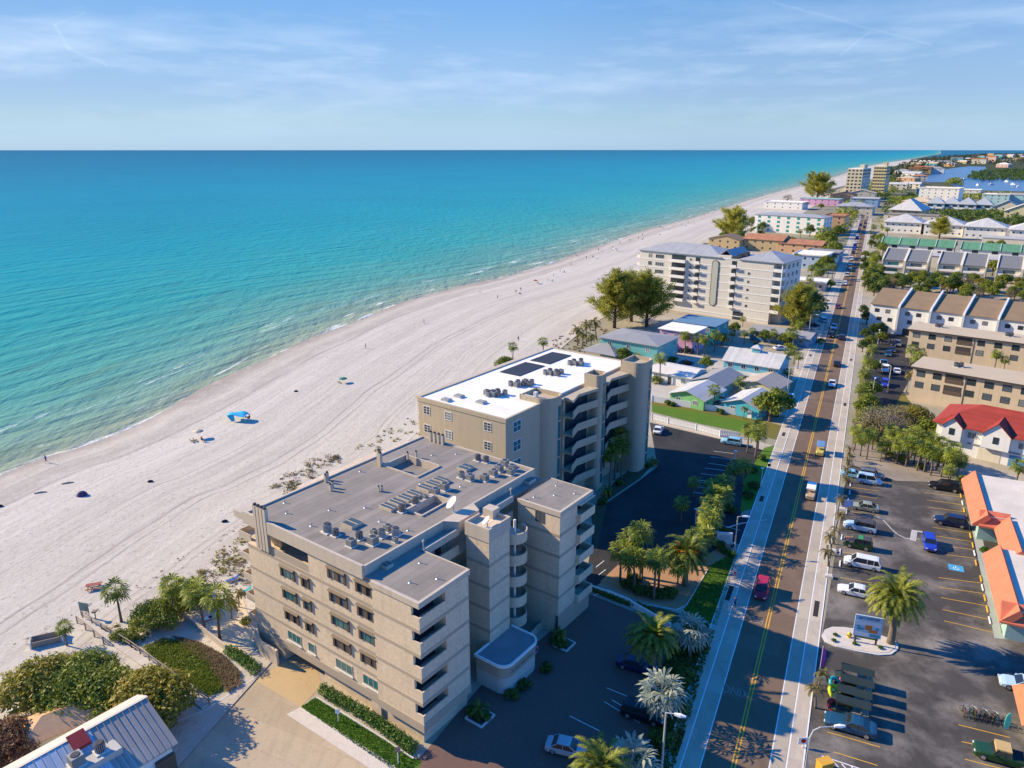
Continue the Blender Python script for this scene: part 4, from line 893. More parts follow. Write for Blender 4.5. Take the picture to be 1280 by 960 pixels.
# seaward bays
bay = MB(); sl_ = MB()
for i, z in enumerate(FL): sl_.box(-30.9, MU0-.02, .7, 9.0, z-.2, z+.0); sl_.box(-30.9, -30.76, .7, 9.0, z, z+.75); sl_.box(-30.76, MU0-.02, .7, .82, z, z+.75)
for (v0, v1, e) in ((3.4,9,.6),(9,18.6,1.3),(18.6,23.8,1.6),(23.8,29,.9)):
    bay.box(MU0-e, MU0-.17, v0, v1, 9.6 if e < .8 else 0, 18.3)
bay.obj('seaward_bay', [STUCCO_TAN], b1); sl_.obj('balcony', FASCIA, b1)
MB().box(-30.4, MU0-.16, .1, 3.4, 17.5, 18.42).obj('roof_overhang', FASCIA, b1)
# wing blocks: south, stair tower, north
def wing(v0, v1, u0, u1, zt, bal, name='wing', zb=-.3):
    body = MB()
    for i, z in enumerate(FL):
        par = MB()
        zt_ = z + 2.95 if i < 4 else zt - .55
        if bal == 's':      # open corner at the near end
            body.box(u0, u1-1.5, v0, v1, z, zt_); body.box(u1-1.5, u1, v0+3.9, v1, z, zt_); body.box(u1-1.5, u1, v0, v0+3.9, z, z+.14)
            par.box(u1-1.5, u1, v0, v0+.15, z+.14, z+1.28); par.box(u1-.15, u1, v0+.15, v0+3.9, z+.14, z+1.28)
            body.box(u1-1.5, u1, v0, v0+3.9, z+2.42, zt_); body.box(u1-1.5, u1-1.1, v0, v0+.3, z+1.28, z+2.42)
            MB().box(u1-1.5, u1-1.44, v0+.5, v0+3.6, z+.3, z+2.3).obj('balcony_door', GLASS, b1); par.obj('balcony_parapet', STUCCO_TAN, b1)
        else:               # balconies at the far end
            body.box(u0, u1-1.4, v0, v1, z, zt_); body.box(u1-1.4, u1, v0, v1-3.6, z, zt_); body.box(u1-1.4, u1, v1-3.6, v1, z, z+.14)
            par.box(u1-.05, u1+.55, v1-3.6, v1, z+.0, z+.16); par.box(u1+.43, u1+.55, v1-3.6, v1, z+.16, z+1.15); par.box(u1-1.4, u1+.43, v1-.13, v1, z+.16, z+1.15); par.box(u1, u1+.43, v1-3.6, v1-3.48, z+.16, z+1.15)
            if i == 4: body.box(u1-1.4, u1+.5, v1-3.6, v1, z+2.42, zt_)
            else: body.box(u1-1.4, u1, v1-3.6, v1, z+2.42, zt_)
            MB().box(u1-1.4, u1-1.34, v1-3.3, v1-.4, z+.3, z+2.3).obj('balcony_door', GLASS, b1); par.obj('balcony_parapet', STUCCO_TAN, b1)
    body.box(u0, u1-.55, v0+.5 if bal == 's' else v0, v1, zb, 2.7)
    body.obj(name, STUCCO_TAN, b1)
    r = MB(); r.box(u0, u1, v0, v1, zt-.55, zt-.1); r.obj('wing_roof', ROOF_GREY, b1)
    q = MB()
    q.box(u0-.02, u1+.12, v0-.14, v0+.22, zt-.65, zt); q.box(u1-.22, u1+.12, v0+.22, v1, zt-.65, zt); q.box(u0-.02, u1+.12, v1, v1+.14, zt-.65, zt); q.obj('wing_fascia', FASCIA, b1)
wing(0, 7.6, -6.4, .3, 17.6, 's'); wing(24.4, 32.0, -5.4, 1.0, 17.6, 'n')
# bands between the storeys
bd = MB()
for i, z in enumerate(FL[1:]):
    bd.fbox('f', MV0, MU0, -6.4, 0, .05, z-.42, z-.06); bd.fbox('f', 0, -6.4, .35, 0, .05, z-.42, z-.06)
    bd.fbox('r', .3, -.05, 7.6, 0, .05, z-.42, z-.06); bd.fbox('r', 1.0, 24.35, 28.4, 0, .05, z-.42, z-.06); bd.fbox('f', 24.4, -5.4, 1.05, 0, .05, z-.42, z-.06)
    bd.fbox('f', 13.7, -5.1, -1.65, 0, .05, z-.42, z-.06); bd.fbox('r', -1.7, 13.65, 17.6, 0, .05, z-.42, z-.06)
bd.box(MU0, -6.4, MV0-.10, MV0+.3, 1.95, 3.0); bd.box(-6.4, .42, -.10, .4, 1.95, 3.0)
bd.fbox('r', .3, .4, 7.6, 0, .10, 2.0, 3.0); bd.fbox('r', 1.0, 24.4, 32, 0, .06, -.2, 2.9)
for k in range(len(bd.f)//6):
    q = MB(); q.v = bd.v[k*8:k*8+8]; q.f = bd.f[:6]; q.m = bd.m[:6]; q.obj('band', BAND_TAN, b1)
# stair tower with its own roof well
tw = MB(); tw.box(-5.1, -1.7, 13.7, 17.6, -.3, 18.5); tw.obj('stair_tower', STUCCO_TAN, b1)
q = MB(); q.box(-5.2,-1.6,13.6,13.8,17.3,19.0); q.box(-1.8,-1.6,13.8,17.7,17.3,19.0); q.box(-5.2,-5.0,13.8,16.2,17.3,19.0); q.box(-3.6,-1.8,17.5,17.7,17.3,19.0); q.box(-4.9,-3.4,16.6,17.9,18.5,19.6); q.obj('tower_parapet', FASCIA, b1)
# low strip of roof along the galleries, walkways behind, landings
q = MB(); q.box(MU1+.24, -6.42, .3, 31.3, 17.0, 17.45); q.obj('gallery_roof', ROOF_GREY, b1)
MB().box(-6.45, -6.1, 7.6, 13.7, 16.9, 17.75).obj('gallery_fascia', FASCIA, b1); MB().box(-6.45, -6.1, 17.6, 24.4, 16.9, 17.75).obj('gallery_fascia', FASCIA, b1)
for i, z in enumerate(FL):
    q = MB(); q.box(MU1+.02, -6.2, 7.62, 24.38, z-.2, z); q.box(-6.35, -6.2, 7.62, 13.68, z, z+1.05); q.box(-6.35, -6.2, 17.62, 18.6, z, z+1.05); q.box(-6.35, -6.2, 22.6, 24.38, z, z+1.05); q.obj('gallery_walkway', STUCCO_TAN, b1)
    for v in (9.3, 11.8, 21.0): MB().box(MU1+.02, MU1+.07, v-.5, v+.5, z, z+2.1).obj('door', GLASS, b1)
    q = MB(); C_ = (-3.5, 20.8); R1, R0 = 1.75, 1.62; n = 18
    pts = [(C_[0]+R1*math.cos(a), C_[1]+R1*math.sin(a)) for a in [-math.pi/2 + math.pi*k/n for k in range(n+1)]]
    q.prism([(-6.2, C_[1]-R1)] + pts + [(-6.2, C_[1]+R1)], z-.35, z)
    pin = [(C_[0]+R0*math.cos(a), C_[1]+R0*math.sin(a)) for a in [-math.pi/2 + math.pi*k/n for k in range(n+1)]]
    for k in range(n):
        a, b_, c_, d_ = pts[k], pts[k+1], pin[k+1], pin[k]; q.prism([a, b_, c_, d_], z, z+1.05)
    q.box(-6.2, C_[0], C_[1]-R1, C_[1]-R0, z, z+1.05); q.obj('rounded_landing', STUCCO_TAN, b1)
MB().cyl(-3.0, 20.4, -.3, 17.0, .16, n=10).obj('landing_column', WHITE_W, b1)
# entrance pavilion, low and rounded
def rounded(u0, u1, v0, v1, r, n=8):
    P_ = [(u0, v0)]
    for cx, cy, a0 in ((u1-r, v0+r, -math.pi/2), (u1-r, v1-r, 0)):
        P_ += [(cx + r*math.cos(a0 + math.pi/2*k/n), cy + r*math.sin(a0 + math.pi/2*k/n)) for k in range(n+1)]
    return P_ + [(u0, v1)]
lob = MB(); lob.prism(rounded(-1.72, 2.55, 11.1, 17.9, 1.3), -.2, 3.7); lob.obj('entrance_pavilion', M('pavilion_render', (.50,.47,.42), .8, .08, .3, .05), b1)
MB().prism(rounded(-1.70, 2.63, 11.02, 17.98, 1.35), 2.2, 3.4).obj('pavilion_band', BAND_TAN, b1)
MB().prism(rounded(-1.70, 2.60, 11.05, 17.95, 1.32), 3.72, 3.80).obj('pavilion_roof', M('pavilion_deck', (.20,.22,.23), .9, .2, .5, .1), b1)
rim = MB(); A_ = rounded(-1.70, 2.75, 10.9, 18.1, 1.45); I_ = rounded(-1.70, 2.55, 11.1, 17.9, 1.3)
for k in range(len(A_)-1): rim.prism([A_[k], A_[k+1], I_[k+1], I_[k]], 3.65, 3.98)
rim.box(-1.9, -1.70, 10.9, 13.6, 3.65, 3.98); rim.obj('pavilion_coping', WHITE_W, b1)
lt_ = MB()                                  # raised letters on the band, too small to read in the photograph
rng = random.Random(3); v = 12.2
while v < 16.4:
    w_ = rng.uniform(.16, .30)
    lt_.fbox('r', 2.63, v, v+.06, 0, .04, 2.55, 3.05); lt_.fbox('r', 2.63, v+.06, v+w_, 0, .04, 2.97 if rng.random() < .5 else 2.78, 3.05 if rng.random() < .5 else 2.86)
    if rng.random() < .6: lt_.fbox('r', 2.63, v+w_-.06, v+w_, 0, .036, 2.55, 2.95)
    v += w_ + .14
lt_.obj('raised_lettering', M('letter_bronze', (.22,.19,.15), .5, .1, 3, .05), b1)
em = MB(); ring = lambda y, r: [(2.63 + y, 17.15 + r*math.cos(2*math.pi*i/18)*.8, 2.85 + r*math.sin(2*math.pi*i/18)*1.3) for i in range(18)]
for k in range(18):
    a, b_ = ring(.05, .42)[k], ring(.05, .42)[(k+1)%18]; c_, d_ = ring(.05, .30)[(k+1)%18], ring(.05, .30)[k]; em.poly([a, b_, c_, d_])
em.obj('round_emblem', M('emblem_pink', (.45,.22,.38), .5, .1, 3, .05), b1)
# windows of the front
def shutter_window(a, z, w_, teal):
    o = window(b1, 'f', MV0, a, z, w_, 1.25, FRAME_D, GLASS_TEAL if teal else GLASS, 2 if w_ > 1.6 else 1)
    k = MB(); n = 2 if w_ > 1.6 else 1
    k.poly([(a-w_/2-.2, MV0-.08, z+.85), (a+w_/2+.2, MV0-.08, z+.85), (a+w_/2+.2, MV0-.36, z+.70), (a-w_/2-.2, MV0-.36, z+.70)][::-1]); k.poly([(a-w_/2-.2, MV0-.08, z+.80), (a+w_/2+.2, MV0-.08, z+.80), (a+w_/2+.2, MV0-.36, z+.65), (a-w_/2-.2, MV0-.36, z+.65)])
    k.obj('awning', BRONZE, o)
    for sg in (-1, 1): MB().box(a+sg*(w_/2+.02)-.16, a+sg*(w_/2+.02)+.16, MV0-.16, MV0-.07, z-.72, z+.62).obj('shutter', BRONZE, o)
    if w_ > 1.6 and not teal: MB().box(a-.30, a+.30, MV0-.14, MV0-.08, z-.6, z+.58).obj('shutter', BRONZE, o)
rng = random.Random(5)
for ci, (a, w_) in enumerate(((-20.9, 2.3), (-17.7, 1.1), (-12.1, 2.6), (-7.75, 2.3))):
    for i, z in enumerate(FL):
        zc = z + 1.5; aa = a
        if ci < 2 and i == 4: continue
        pv = MV0
        if i == 0: window(b1, 'f', MV0 if a < -6.4 else 0, a, zc, w_, 1.15, FASCIA, GLASS_TEAL, 2 if w_ > 1.6 else 0); MB().fbox('f', MV0, a-w_/2-.2, a+w_/2+.2, 0, .2, zc-.85, zc-.71).obj('sill', CONC_L, b1)
        else: shutter_window(a, zc, w_, (ci, i) in ((0,2),(1,2),(2,2),(3,2),(0,3)))
window(b1, 'f', 24.4, -2.0, 16.0, 1.2, 1.3, BRONZE, GLASS, 1, 1)
# roof fittings that belong to the building
def flue(u, v, h, w_=.42, n=4, du=.62, dv=0, z=18.25, zb=None):
    for k in range(n):
        q = MB(); x, y = u + du*k, v + dv*k; q.box(x-w_/2, x+w_/2, y-w_/2, y+w_/2, z if zb is None else zb, z+h); q.cyl(x, y, z+h, z+h+.22, w_*.55, w_*.4, 8, 1); q.obj('flue', [FASCIA, FRAME_D], b1)
flue(-26.0, .22, 1.5, .45, 4, .62, 0, 18.8, 14.7); flue(-26.6, 20.6, 2.0, .42, 3, .45, -.3); flue(-28.0, 12.6, 1.1, .32, 2, .4, -.6); flue(-25.6, 11.4, .9, .3, 2, .5, -.7)
flue(-26.4, 31.0, 1.5, .42, 4, .8, 0); flue(-24.4, 24.0, 1.0, .26, 2, .7, 1.0); flue(-20, 14.2, .7, .2, 2, .3, .3)
def skylight(u, v, w_, l, z=18.3, rz=0):
    q = MB(); q.box(u-w_/2, u+w_/2, v-l/2, v+l/2, z, z+.38); o = q.obj('skylight', FASCIA, b1)
    g_ = MB(); h = MB()
    for k in (-1, 1): g_.box(u-w_/2+.1, u+w_/2-.1, v+k*l/4-l/4+.09, v+k*l/4+l/4-.09, z+.382, z+.42)
    g_.obj('pane', Mgloss('skylight_glass', (.07,.09,.08), .3, 0, .5), o)
skylight(-16.0, 6.1, 1.9, 1.7); skylight(-15.6, 26.2, 1.7, 1.7)
for k in range(7): skylight(-15.6, 11.6 + k*1.5 + (.6 if k > 3 else 0), 2.1, 1.2)
skylight(-7.1, 3.0, .9, 1.0, 17.45); skylight(-7.1, 29.5, .8, 1.6, 17.45)
for (u, v, z) in ((-6.3,7.8,17.5),(-6.4,24.2,17.5)):
    q = MB(); q.cyl(u, v, z, z+1.1, .07, n=8); q.cyl(u, v, z+1.1, z+1.3, .16, .10, 8); q.obj('vent_pipe', FASCIA, b1)
rng = random.Random(8)
for k, (u, v, z) in enumerate(((-27,5,18.3),(-24.5,3.4,18.3),(-21,7,18.3),(-22.5,27,18.3),(-18,10,18.3),(-19.6,3.1,18.3),(-14,8.6,18.3),(-17.3,19,18.3),(-26.5,17,18.3),(-12.5,21.5,18.3),(-9.8,9,18.3),(-3,2.2,17.5),(-1.2,4.4,17.5),(-4.8,5.6,17.5),(-2.2,28,17.5),(-.4,30,17.5),(-4,26,17.5),(-3.6,30.6,17.5),(-20,29.4,18.3))):
    q = MB(); q.cyl(u, v, z, z+.38, .055, n=8); q.cyl(u, v, z-.0, z+.06, .2, .12, 8); q.tube([(u,v,z+.34),(u+.1,v,z+.44),(u+.24,v,z+.36)], .05, 6); q.obj('vent_pipe', METAL, b1)
# dish aerials stand on the roof
def dish(u, v, z, r, az, label):
    o = thing('satellite_dish', label, 'satellite dish', B1.w(u, v, z), -rad(36.5), 'white dish aerials on the tan condominium')
    d_ = Vector((math.cos(az)*math.cos(.75), math.sin(az)*math.cos(.75), math.sin(.75))); a = d_.orthogonal().normalized(); b_ = d_.cross(a); c = Vector((0,0,.25+r)); rg = []
    for k in range(6): q = r*k/5 + .01; rg.append([c + d_*(q*q*.45/r) + (a*math.cos(2*math.pi*i/20) + b_*math.sin(2*math.pi*i/20))*q for i in range(20)])
    mb = MB(); mb.loft(rg, cap=False); mb.loft([[p - d_*.03 for p in r_] for r_ in rg][::-1], cap=False); mb.obj('reflector', WHITE_W, o, smooth=True)
    k = MB(); k.cyl(0,0,0,.25+r*.6,.06,n=8); k.box(-.3,.3,-.3,.3,0,.06); k.bar(c - d_*.05, c + d_*r*.9 - Vector((0,0,r*.5)), .04, .04); k.obj('stand', METAL, o)
dish(-8.6, 15.6, 18.3, .85, -2.2, 'large white dish aerial beside the sunken court on the tan condominium roof'); dish(-2.6, 14.6, 18.5, .6, -2.4, 'smaller white dish aerial inside the stair tower parapet')
# condensers
def ac(fr, u, v, z, k, sc_, label, grp): 
    p = fr.w(u, v, z); spawn(ACS[k], 'air_conditioner', p, -rad(fr.th) + .0, sc_, label, 'air conditioner', grp)
g1 = 'air conditioners in the front cluster of the tan condominium roof'
for (u, v, k, s_) in ((-17.0,3.3,0,1.2),(-15.6,3.3,2,.95),(-12.4,2.8,1,1.0),(-12.9,4.4,2,1.0),(-10.8,4.5,1,1.1),(-11.2,6.2,0,1.05),(-10.2,7.4,0,1.1),(-11.6,7.6,1,.9),(-12.3,6.1,1,.75),(-9.2,6.3,1,.6)):
    ac(B1, u, v, 18.3, k, s_, 'condenser unit standing in the front cluster near the single skylight, tan condominium roof', g1)
g2 = 'air conditioners along the skylight row of the tan condominium roof'
for (u, v, k, s_) in ((-13.7,12.0,4,1.05),(-13.75,14.4,2,1.05),(-13.6,17.9,3,1.0),(-13.6,19.6,1,1.1),(-13.8,16.2,1,.6)):
    ac(B1, u, v, 18.3, k, s_, 'condenser unit in line beside the long skylight row on the tan condominium roof', g2)
g3 = 'air conditioners in the far cluster of the tan condominium roof'
for (u, v, k, s_) in ((-16.1,29.5,2,1.0),(-14.8,29.7,2,1.0),(-11.2,26.8,1,1.0),(-11.2,24.9,1,1.0),(-12.8,23.8,3,1.0),(-14.2,23.7,0,1.0),(-11.5,28.4,3,1.05),(-11.9,30.2,1,1.05),(-10.2,29.6,3,1.0),(-9.6,28.4,1,.9)):
    ac(B1, u, v, 18.3, k, s_, 'condenser unit in the far cluster near the roof edge of the tan condominium', g3)
# ================================================================== khaki condominium with curved towers
O2 = at(632, 524, 20); B2 = Fr(O2, 36.5)
b2 = thing('condominium', 'khaki condominium with white flat roof, curved stair towers and blue shaded entrance side', 'condominium', O2, -rad(36.5))
W2, D2 = 18.6, 41
mb = MB(); mb.box(-W2, 0, 0, D2, -.3, 19.6); mb.box(0, 1.5, 14.3, D2-1, -.3, 19.4); mb.obj('wall', STUCCO2, b2)
MB().box(-W2+.3, -.3, .3, D2-.3, 19.6, 19.85).obj('roof', ROOF_WHITE, b2)
q = MB(); q.box(-W2-.1,.1,-.1,.3,19.3,20.0); q.box(-.3,.1,.3,9.5,19.3,20.0); q.box(-W2-.1,-W2+.3,.3,D2,19.3,20.05); q.box(-W2+.3,0,D2-.3,D2+.1,19.3,20.0); q.obj('parapet', STUCCO2, b2)
def curved_tower(name, u0, u1, v0, v1, zt, r, zb=-.3, pitr=True):
    P_ = [(u0, v0)]; n = 8
    P_ += [(u1-r + r*math.cos(-math.pi/2 + math.pi/2*k/n), v0+r + r*math.sin(-math.pi/2 + math.pi/2*k/n)) for k in range(n+1)] + [(u1, v1-.9), (u1-.9, v1), (u0, v1)]
    MB().prism(P_, zb, zt).obj(name, STUCCO2, b2)
    # tall slot of glazing facing the court
    MB().box(u1-.02, u1+.05, v1-1.9, v1-1.1, 1.0, zt-1.0).obj('tower_slot', GLASS_TEAL, b2)
    for k in range(5): MB().box(u1+.0, u1+.09, v1-2.05, v1-.95, 3.0+3.3*k, 3.25+3.3*k).obj('slot_rail', STUCCO2, b2)
    rim = MB()
    for k in range(len(P_)):
        a, b_ = Vector(P_[k]), Vector(P_[(k+1)%len(P_)]); d_ = (b_-a); 
        if d_.length < 1e-6: continue
        d_.normalize(); nn = Vector((-d_.y, d_.x))*.22; rim.prism([a, b_, b_+nn, a+nn], zt, zt+.75)
    rim.obj('tower_parapet', STUCCO2, b2)
curved_tower('stair_tower', -4.2, 1.7, 9.5, 14.3, 20.0, 2.4); curved_tower('stair_tower', .4, 3.6, 22.8, 26.0, 21.3, .8); curved_tower('stair_tower', 1.5, 6.0, 34.2, 39.4, 21.3, 1.6)
for (v0, v1, u) in ((14.4, 22.7, 1.5), (26.1, 34.1, 1.5)):
    for k in range(5):
        z = 3.5 + 3.3*k; vm = (v0+v1)/2 - 1; q = MB()
        P_ = [(u, v0), (u+2.0, v0), (u+1.0, vm), (u+2.0, v1), (u, v1)]
        q.prism(P_, z-.25, z); 
        for a, b_ in ((P_[1], P_[2]), (P_[2], P_[3])):
            a_, b__ = Vector(a), Vector(b_); d_ = (b__-a_).normalized(); nn = Vector((-d_.y, d_.x))*.14; q.prism([a_, b__, b__+nn, a_+nn], z, z+1.1)
        q.obj('gallery_balcony', STUCCO2, b2)
        MB().box(u-.02, u+.05, v0+.5, v1-.5, z+.2, z+2.5).obj('gallery_glazing', GLASS, b2)
    q = MB(); q.prism([(u, v0), (u+2.0, v0), (u+1.0, (v0+v1)/2-1), (u+2.0, v1), (u, v1)], 19.4, 19.9); q.obj('gallery_roof', STUCCO2, b2)
for i in range(6):
    z = 17.95 - 3.3*i
    for a in (-16.7, -11.9, -3.6):
        if z > 1: window(b2, 'f', 0, a, z, 1.35, 1.35, FRAME_W, GLASS, 1, 2); 
    for a in (3.0,):
        if z > 1: window(b2, 'r', 0, a, z, 2.0, 1.7, FRAME_W, GLASS_TEAL, 1, 1)
    if z > 1:
        q = MB(); q.box(-W2-1.6, -W2-.02, 1.2, D2-2, z-1.6, z-1.42); q.obj('balcony_slab', WHITE_W, b2)
        q = MB(); q.box(-W2-1.6, -W2-1.5, 1.2, 1.35, z-1.42, z+1.65); q.box(-W2-1.58, -W2-1.52, 1.35, D2-2, z-.5, z-.42); q.box(-W2-1.5, -W2-.03, 1.22, 1.28, z-.5, z-.42)
        for k in range(9): q.box(-W2-1.5+k*.17, -W2-1.47+k*.17, 1.23, 1.26, z-1.42, z-.5)
        q.obj('balcony_rail', FRAME_W, b2)
q = MB(); q.box(-W2-1.7, -W2-.12, 1.0, D2-1.8, 19.3, 19.62); q.obj('balcony_canopy', FASCIA, b2)
SOLAR = Mstripe('solar_mat', (.035,.037,.045), (.06,.06,.07), 2.0, 'Y', .1, .6, 0, .3)
for (v0, v1) in ((20.2, 28.6), (30.2, 38.2)): MB().box(-16.6, -12.0, v0, v1, 19.86, 19.98).obj('solar_collector', SOLAR, b2)
for (u, v) in ((-13.6, 1.6), (-13.2, 4.4), (-8.2, 4.2)):
    q = MB(); q.box(u-.8,u+.8,v-.6,v+.6,19.85,20.2); o = q.obj('roof_hatch', METAL, b2); MB().box(u-.7,u+.7,v-.5,v+.5,20.2,20.26).obj('hatch_lid', AC_GREY, o)
q = MB(); q.box(-4.1,-1.6,10.2,10.5,20.0,20.6); q.box(-2.6,-2.0,11.2,11.8,20.0,21.0); q.obj('tower_plant', CONC_L, b2)
for gi, (c, pts) in enumerate((((-9.4, 7.5), [(0,0),(.9,.5),(.2,1.2),(1.1,1.6),(-.7,.6),(.5,2.2),(2.0,2.4),(1.6,1.0)]), ((-9.8, 14.5), [(0,0),(1.2,.2),(2.0,1.2),(.6,1.5),(1.5,2.6),(3.0,1.8),(2.6,3.2)]), ((-8.8, 24.0), [(0,0),(1.0,.3),(.2,1.4),(1.5,1.7),(2.2,2.2),(2.4,.6)]), ((-8.6, 32.2), [(0,0),(1.1,.4),(.1,1.5),(1.6,1.9),(2.1,.9),(1.0,2.8)]))):
    nm = ('nearest the camera', 'second from the camera', 'third from the camera', 'farthest from the camera')[gi]
    for j, (du, dv) in enumerate(pts): ac(B2, c[0]+du*.95, c[1]+dv*.95, 19.85, (0,1,2,0,1,4,0,2)[j], 1.05, 'condenser unit in the cluster %s on the white condominium roof' % nm, 'air conditioners on the white roof, cluster %s' % nm)
# ================================================================== grey seven-storey block
O3 = at(979, 330, 22); B3 = Fr(O3, 40.5)
b3 = thing('apartment_block', 'pale grey seven storey apartment block with metal roof and tall rounded front panel', 'apartment block', O3, -rad(40.5))
GREYW = M('grey_render', (.62,.585,.53), .85, .08, .3, .05, streak=.14); W3, D3 = 57.5, 18
mb = MB(); mb.box(-W3, -3.2, 0, D3, -.3, 22); mb.box(-3.2, 0, 3.2, D3, -.3, 22); mb.obj('wall', GREYW, b3)
r = MB(); roof_hip(r, -W3, -23.4, 0, D3, 22.3, 3.0, .6); r.obj('roof', METAL_GR, b3)
r = MB(); roof_hip(r, -15.6, 0, 0, D3, 22.3, 2.8, .6); r.obj('roof', METAL_GR, b3)
r = MB(); roof_gable(r, -24.6, -19.0, 1.5, D3-3, 22.6, 2.4, .5, 'v'); r.obj('gable_roof', METAL_GR, b3); MB().box(-24.4, -19.2, 0, D3-3, 22, 23.0).obj('parapet', GREYW, b3)
q = MB(); q.box(-18.6,-16.2,.1,.4,22,23.2); q.box(-18.4,-17.2,4,6,22,23.6); q.box(-18,-16.6,8,10,22,23.9); q.obj('roof_plant', AC_DARK, b3)
FH = 22/7.45
for k in range(8):
    z = 22 - FH*k
    MB().fbox('f', 0, -W3, -3.2 if k else 0, 0, .10, z-.14, z+.10).obj('band', FRAME_W, b3)
for k in range(6):
    z = 22 - FH*(k+.55)
    window(b3, 'f', 0, -W3+4.8, z, 1.6, 1.5, FRAME_W, GLASS, 1); window(b3, 'f', 0, -W3+9.0, z, 3.6, 1.4, FRAME_W, GLASS, 3)
    window(b3, 'f', 0, -W3+22.3, z, .8, .8, FRAME_W, GLASS, 0)
    if k: window(b3, 'f', 0, -12.0, z, .9, .9, FRAME_W, GLASS, 0)
    q = MB(); a0, a1 = -W3+14.3, -W3+20.2
    MB().fbox('f', 0, a0, a1, -.02, .03, z-1.2, z+1.2).obj('balcony_glazing', GLASS, b3)
    q.fbox('f', 0, a0-.2, a1+.4, .0, 1.5, z-1.45, z-1.25); q.fbox('f', 0, a0-.2, a1+.4, 1.4, 1.5, z-1.25, z-.3); q.fbox('f', 0, a0-.2, a0-.1, 0, 1.4, z-1.25, z-.3); q.fbox('f', 0, a1+.3, a1+.4, 0, 1.4, z-1.25, z-.3); q.obj('balcony', WHITE_W, b3)
    for (c, w_) in ((-W3+25.2, 1.9), (-17.8, 1.9)):
        MB().fbox('f', 0, c-w_/2, c+w_/2, -.02, .04, z-1.1, z+1.0).obj('balcony_door', GLASS, b3)
        q = MB(); q.fbox('f', 0, c-w_/2-.2, c+w_/2+.2, 0, 1.2, z-1.4, z-1.2); q.fbox('f', 0, c-w_/2-.2, c+w_/2+.2, 1.1, 1.2, z-1.2, z-.3); q.obj('balcony', WHITE_W, b3)
    q = MB(); q.box(-3.2, 0, 0, 3.2, z-1.5, z-1.25); q.box(-3.2, 0, 0, .12, z-1.25, z-.35); q.box(-.12, 0, .12, 3.2, z-1.25, z-.35); q.box(-.3, 0, 0, .3, z-.35, z+1.45); q.obj('corner_balcony', WHITE_W, b3)
    for v in (6, 10, 14): window(b3, 'r', 0, v, z, 1.8, 1.6, FRAME_W, GLASS_TEAL, 1)
    q = MB(); q.box(-W3-1.8, -W3-.02, 1, 9, z-1.45, z-1.25); q.box(-W3-1.8, -W3-1.7, 1, 9, z-1.25, z-.4); q.box(-W3-1.7, -W3-.02, 1, 1.1, z-1.25, z-.4); q.obj('balcony', WHITE_W, b3)
pan = MB(); cx, hw, z0, z1 = -25.0, 1.15, 4.2, 20.8; P_ = []
for k in range(9): a = math.pi*k/8; P_.append((cx + hw*math.cos(a), z1 - hw + hw*math.sin(a)))
for k in range(9): a = math.pi + math.pi*k/8; P_.append((cx + hw*math.cos(a), z0 + hw + hw*math.sin(a)))
def vplate(P_, o0, o1, m_, name, grow=0):
    n = len(P_); mb = MB(); F_ = [(x, -o1, z) for x, z in P_]; Bk = [(x, -o0, z) for x, z in P_]
    mb.poly(F_[::-1]); 
    for i in range(n): j = (i+1) % n; mb.poly([F_[i], F_[j], Bk[j], Bk[i]])
    return mb.obj(name, m_, b3)
vplate([(cx + (x-cx)*1.22, (z0+z1)/2 + (z-(z0+z1)/2)*1.03) for x, z in P_], 0, .2, FRAME_D, 'panel_surround'); vplate(P_, .2, .26, M('panel_grey', (.42,.43,.38), .8, .08, .4, .05), 'rounded_panel')
MB().fbox('f', 0, -16.8, -12.8, -.02, .06, 0, 3.0).obj('entrance_door', GLASS, b3)
# ================================================================== cottages left of the road
def cyan(n, c): return M(n, tuple(x*.92 + .02 for x in c), .8, .12, .4, .07, streak=.2)
TEALW = cyan('teal_wall', (.13,.42,.42)); CYANW = cyan('cyan_wall', (.08,.48,.62)); AQUAW = cyan('aqua_wall', (.16,.47,.56)); PINKW = cyan('pink_wall', (.66,.36,.55)); GREENW = cyan('green_wall', (.22,.52,.20)); YELW = cyan('yellow_wall', (.66,.60,.36)); BLUEW = cyan('blue_wall', (.08,.25,.42)); DTEAL = cyan('deep_teal_wall', (.03,.32,.32)); TANW = cyan('tan_wall', (.52,.38,.20)); PEACHW = cyan('peach_wall', (.60,.36,.20)); BEIGEW = cyan('beige_wall', (.62,.49,.33))
def roof_corner(x, y, z): return at(x, y, z)
house('beach_house', 'two storey teal beach house with low grey hip roof beside the tall feathery pines', 'beach house', at(751, 421, 6.6), 36, 18.5, 14, 6.4, 'hip', 1.0, TEALW, SHINGLE_GR, 2, 3, 3, .6)
house('beach_house', 'pink two storey house with white flat roof next to the teal house', 'beach house', at(825, 410, 6.6), 36, 11, 10, 6.4, 'flat', 0, PINKW, ROOF_WHITE, 2, 3, 2, .5)
house('beach_house', 'deep teal flat roofed house in shade behind the pink house', 'beach house', at(843, 401, 6.2), 36, 14, 12, 6.0, 'flat', 0, DTEAL, cyan('blue_roof', (.10,.22,.34)), 2, 3, 2, .4)
h = house('beach_house', 'aqua two storey house with ribbed metal gable roof and small rooftop cupola', 'beach house', at(905, 449, 5.6), 35, 14.5, 10.5, 5.6, 'gable_u', 2.4, AQUAW, METAL_LT, 2, 4, 2, .5, door=True)
q = MB(); q.box(6.0,8.2,4.2,6.3,7.3,8.7); c_ = q.obj('cupola', AQUAW, h); r = MB(); roof_hip(r, 6.0,8.2,4.2,6.3,8.86,.8,.3); r.obj('cupola_roof', METAL_LT, c_)
q = MB(); q.box(.5, 14, -1.8, -.02, 2.6, 2.75); q.box(.5, 14, -1.8, -1.7, 2.75, 3.6)
for k in range(7): q.box(.55+2.2*k, .68+2.2*k, -1.78, -1.66, 0, 2.6)
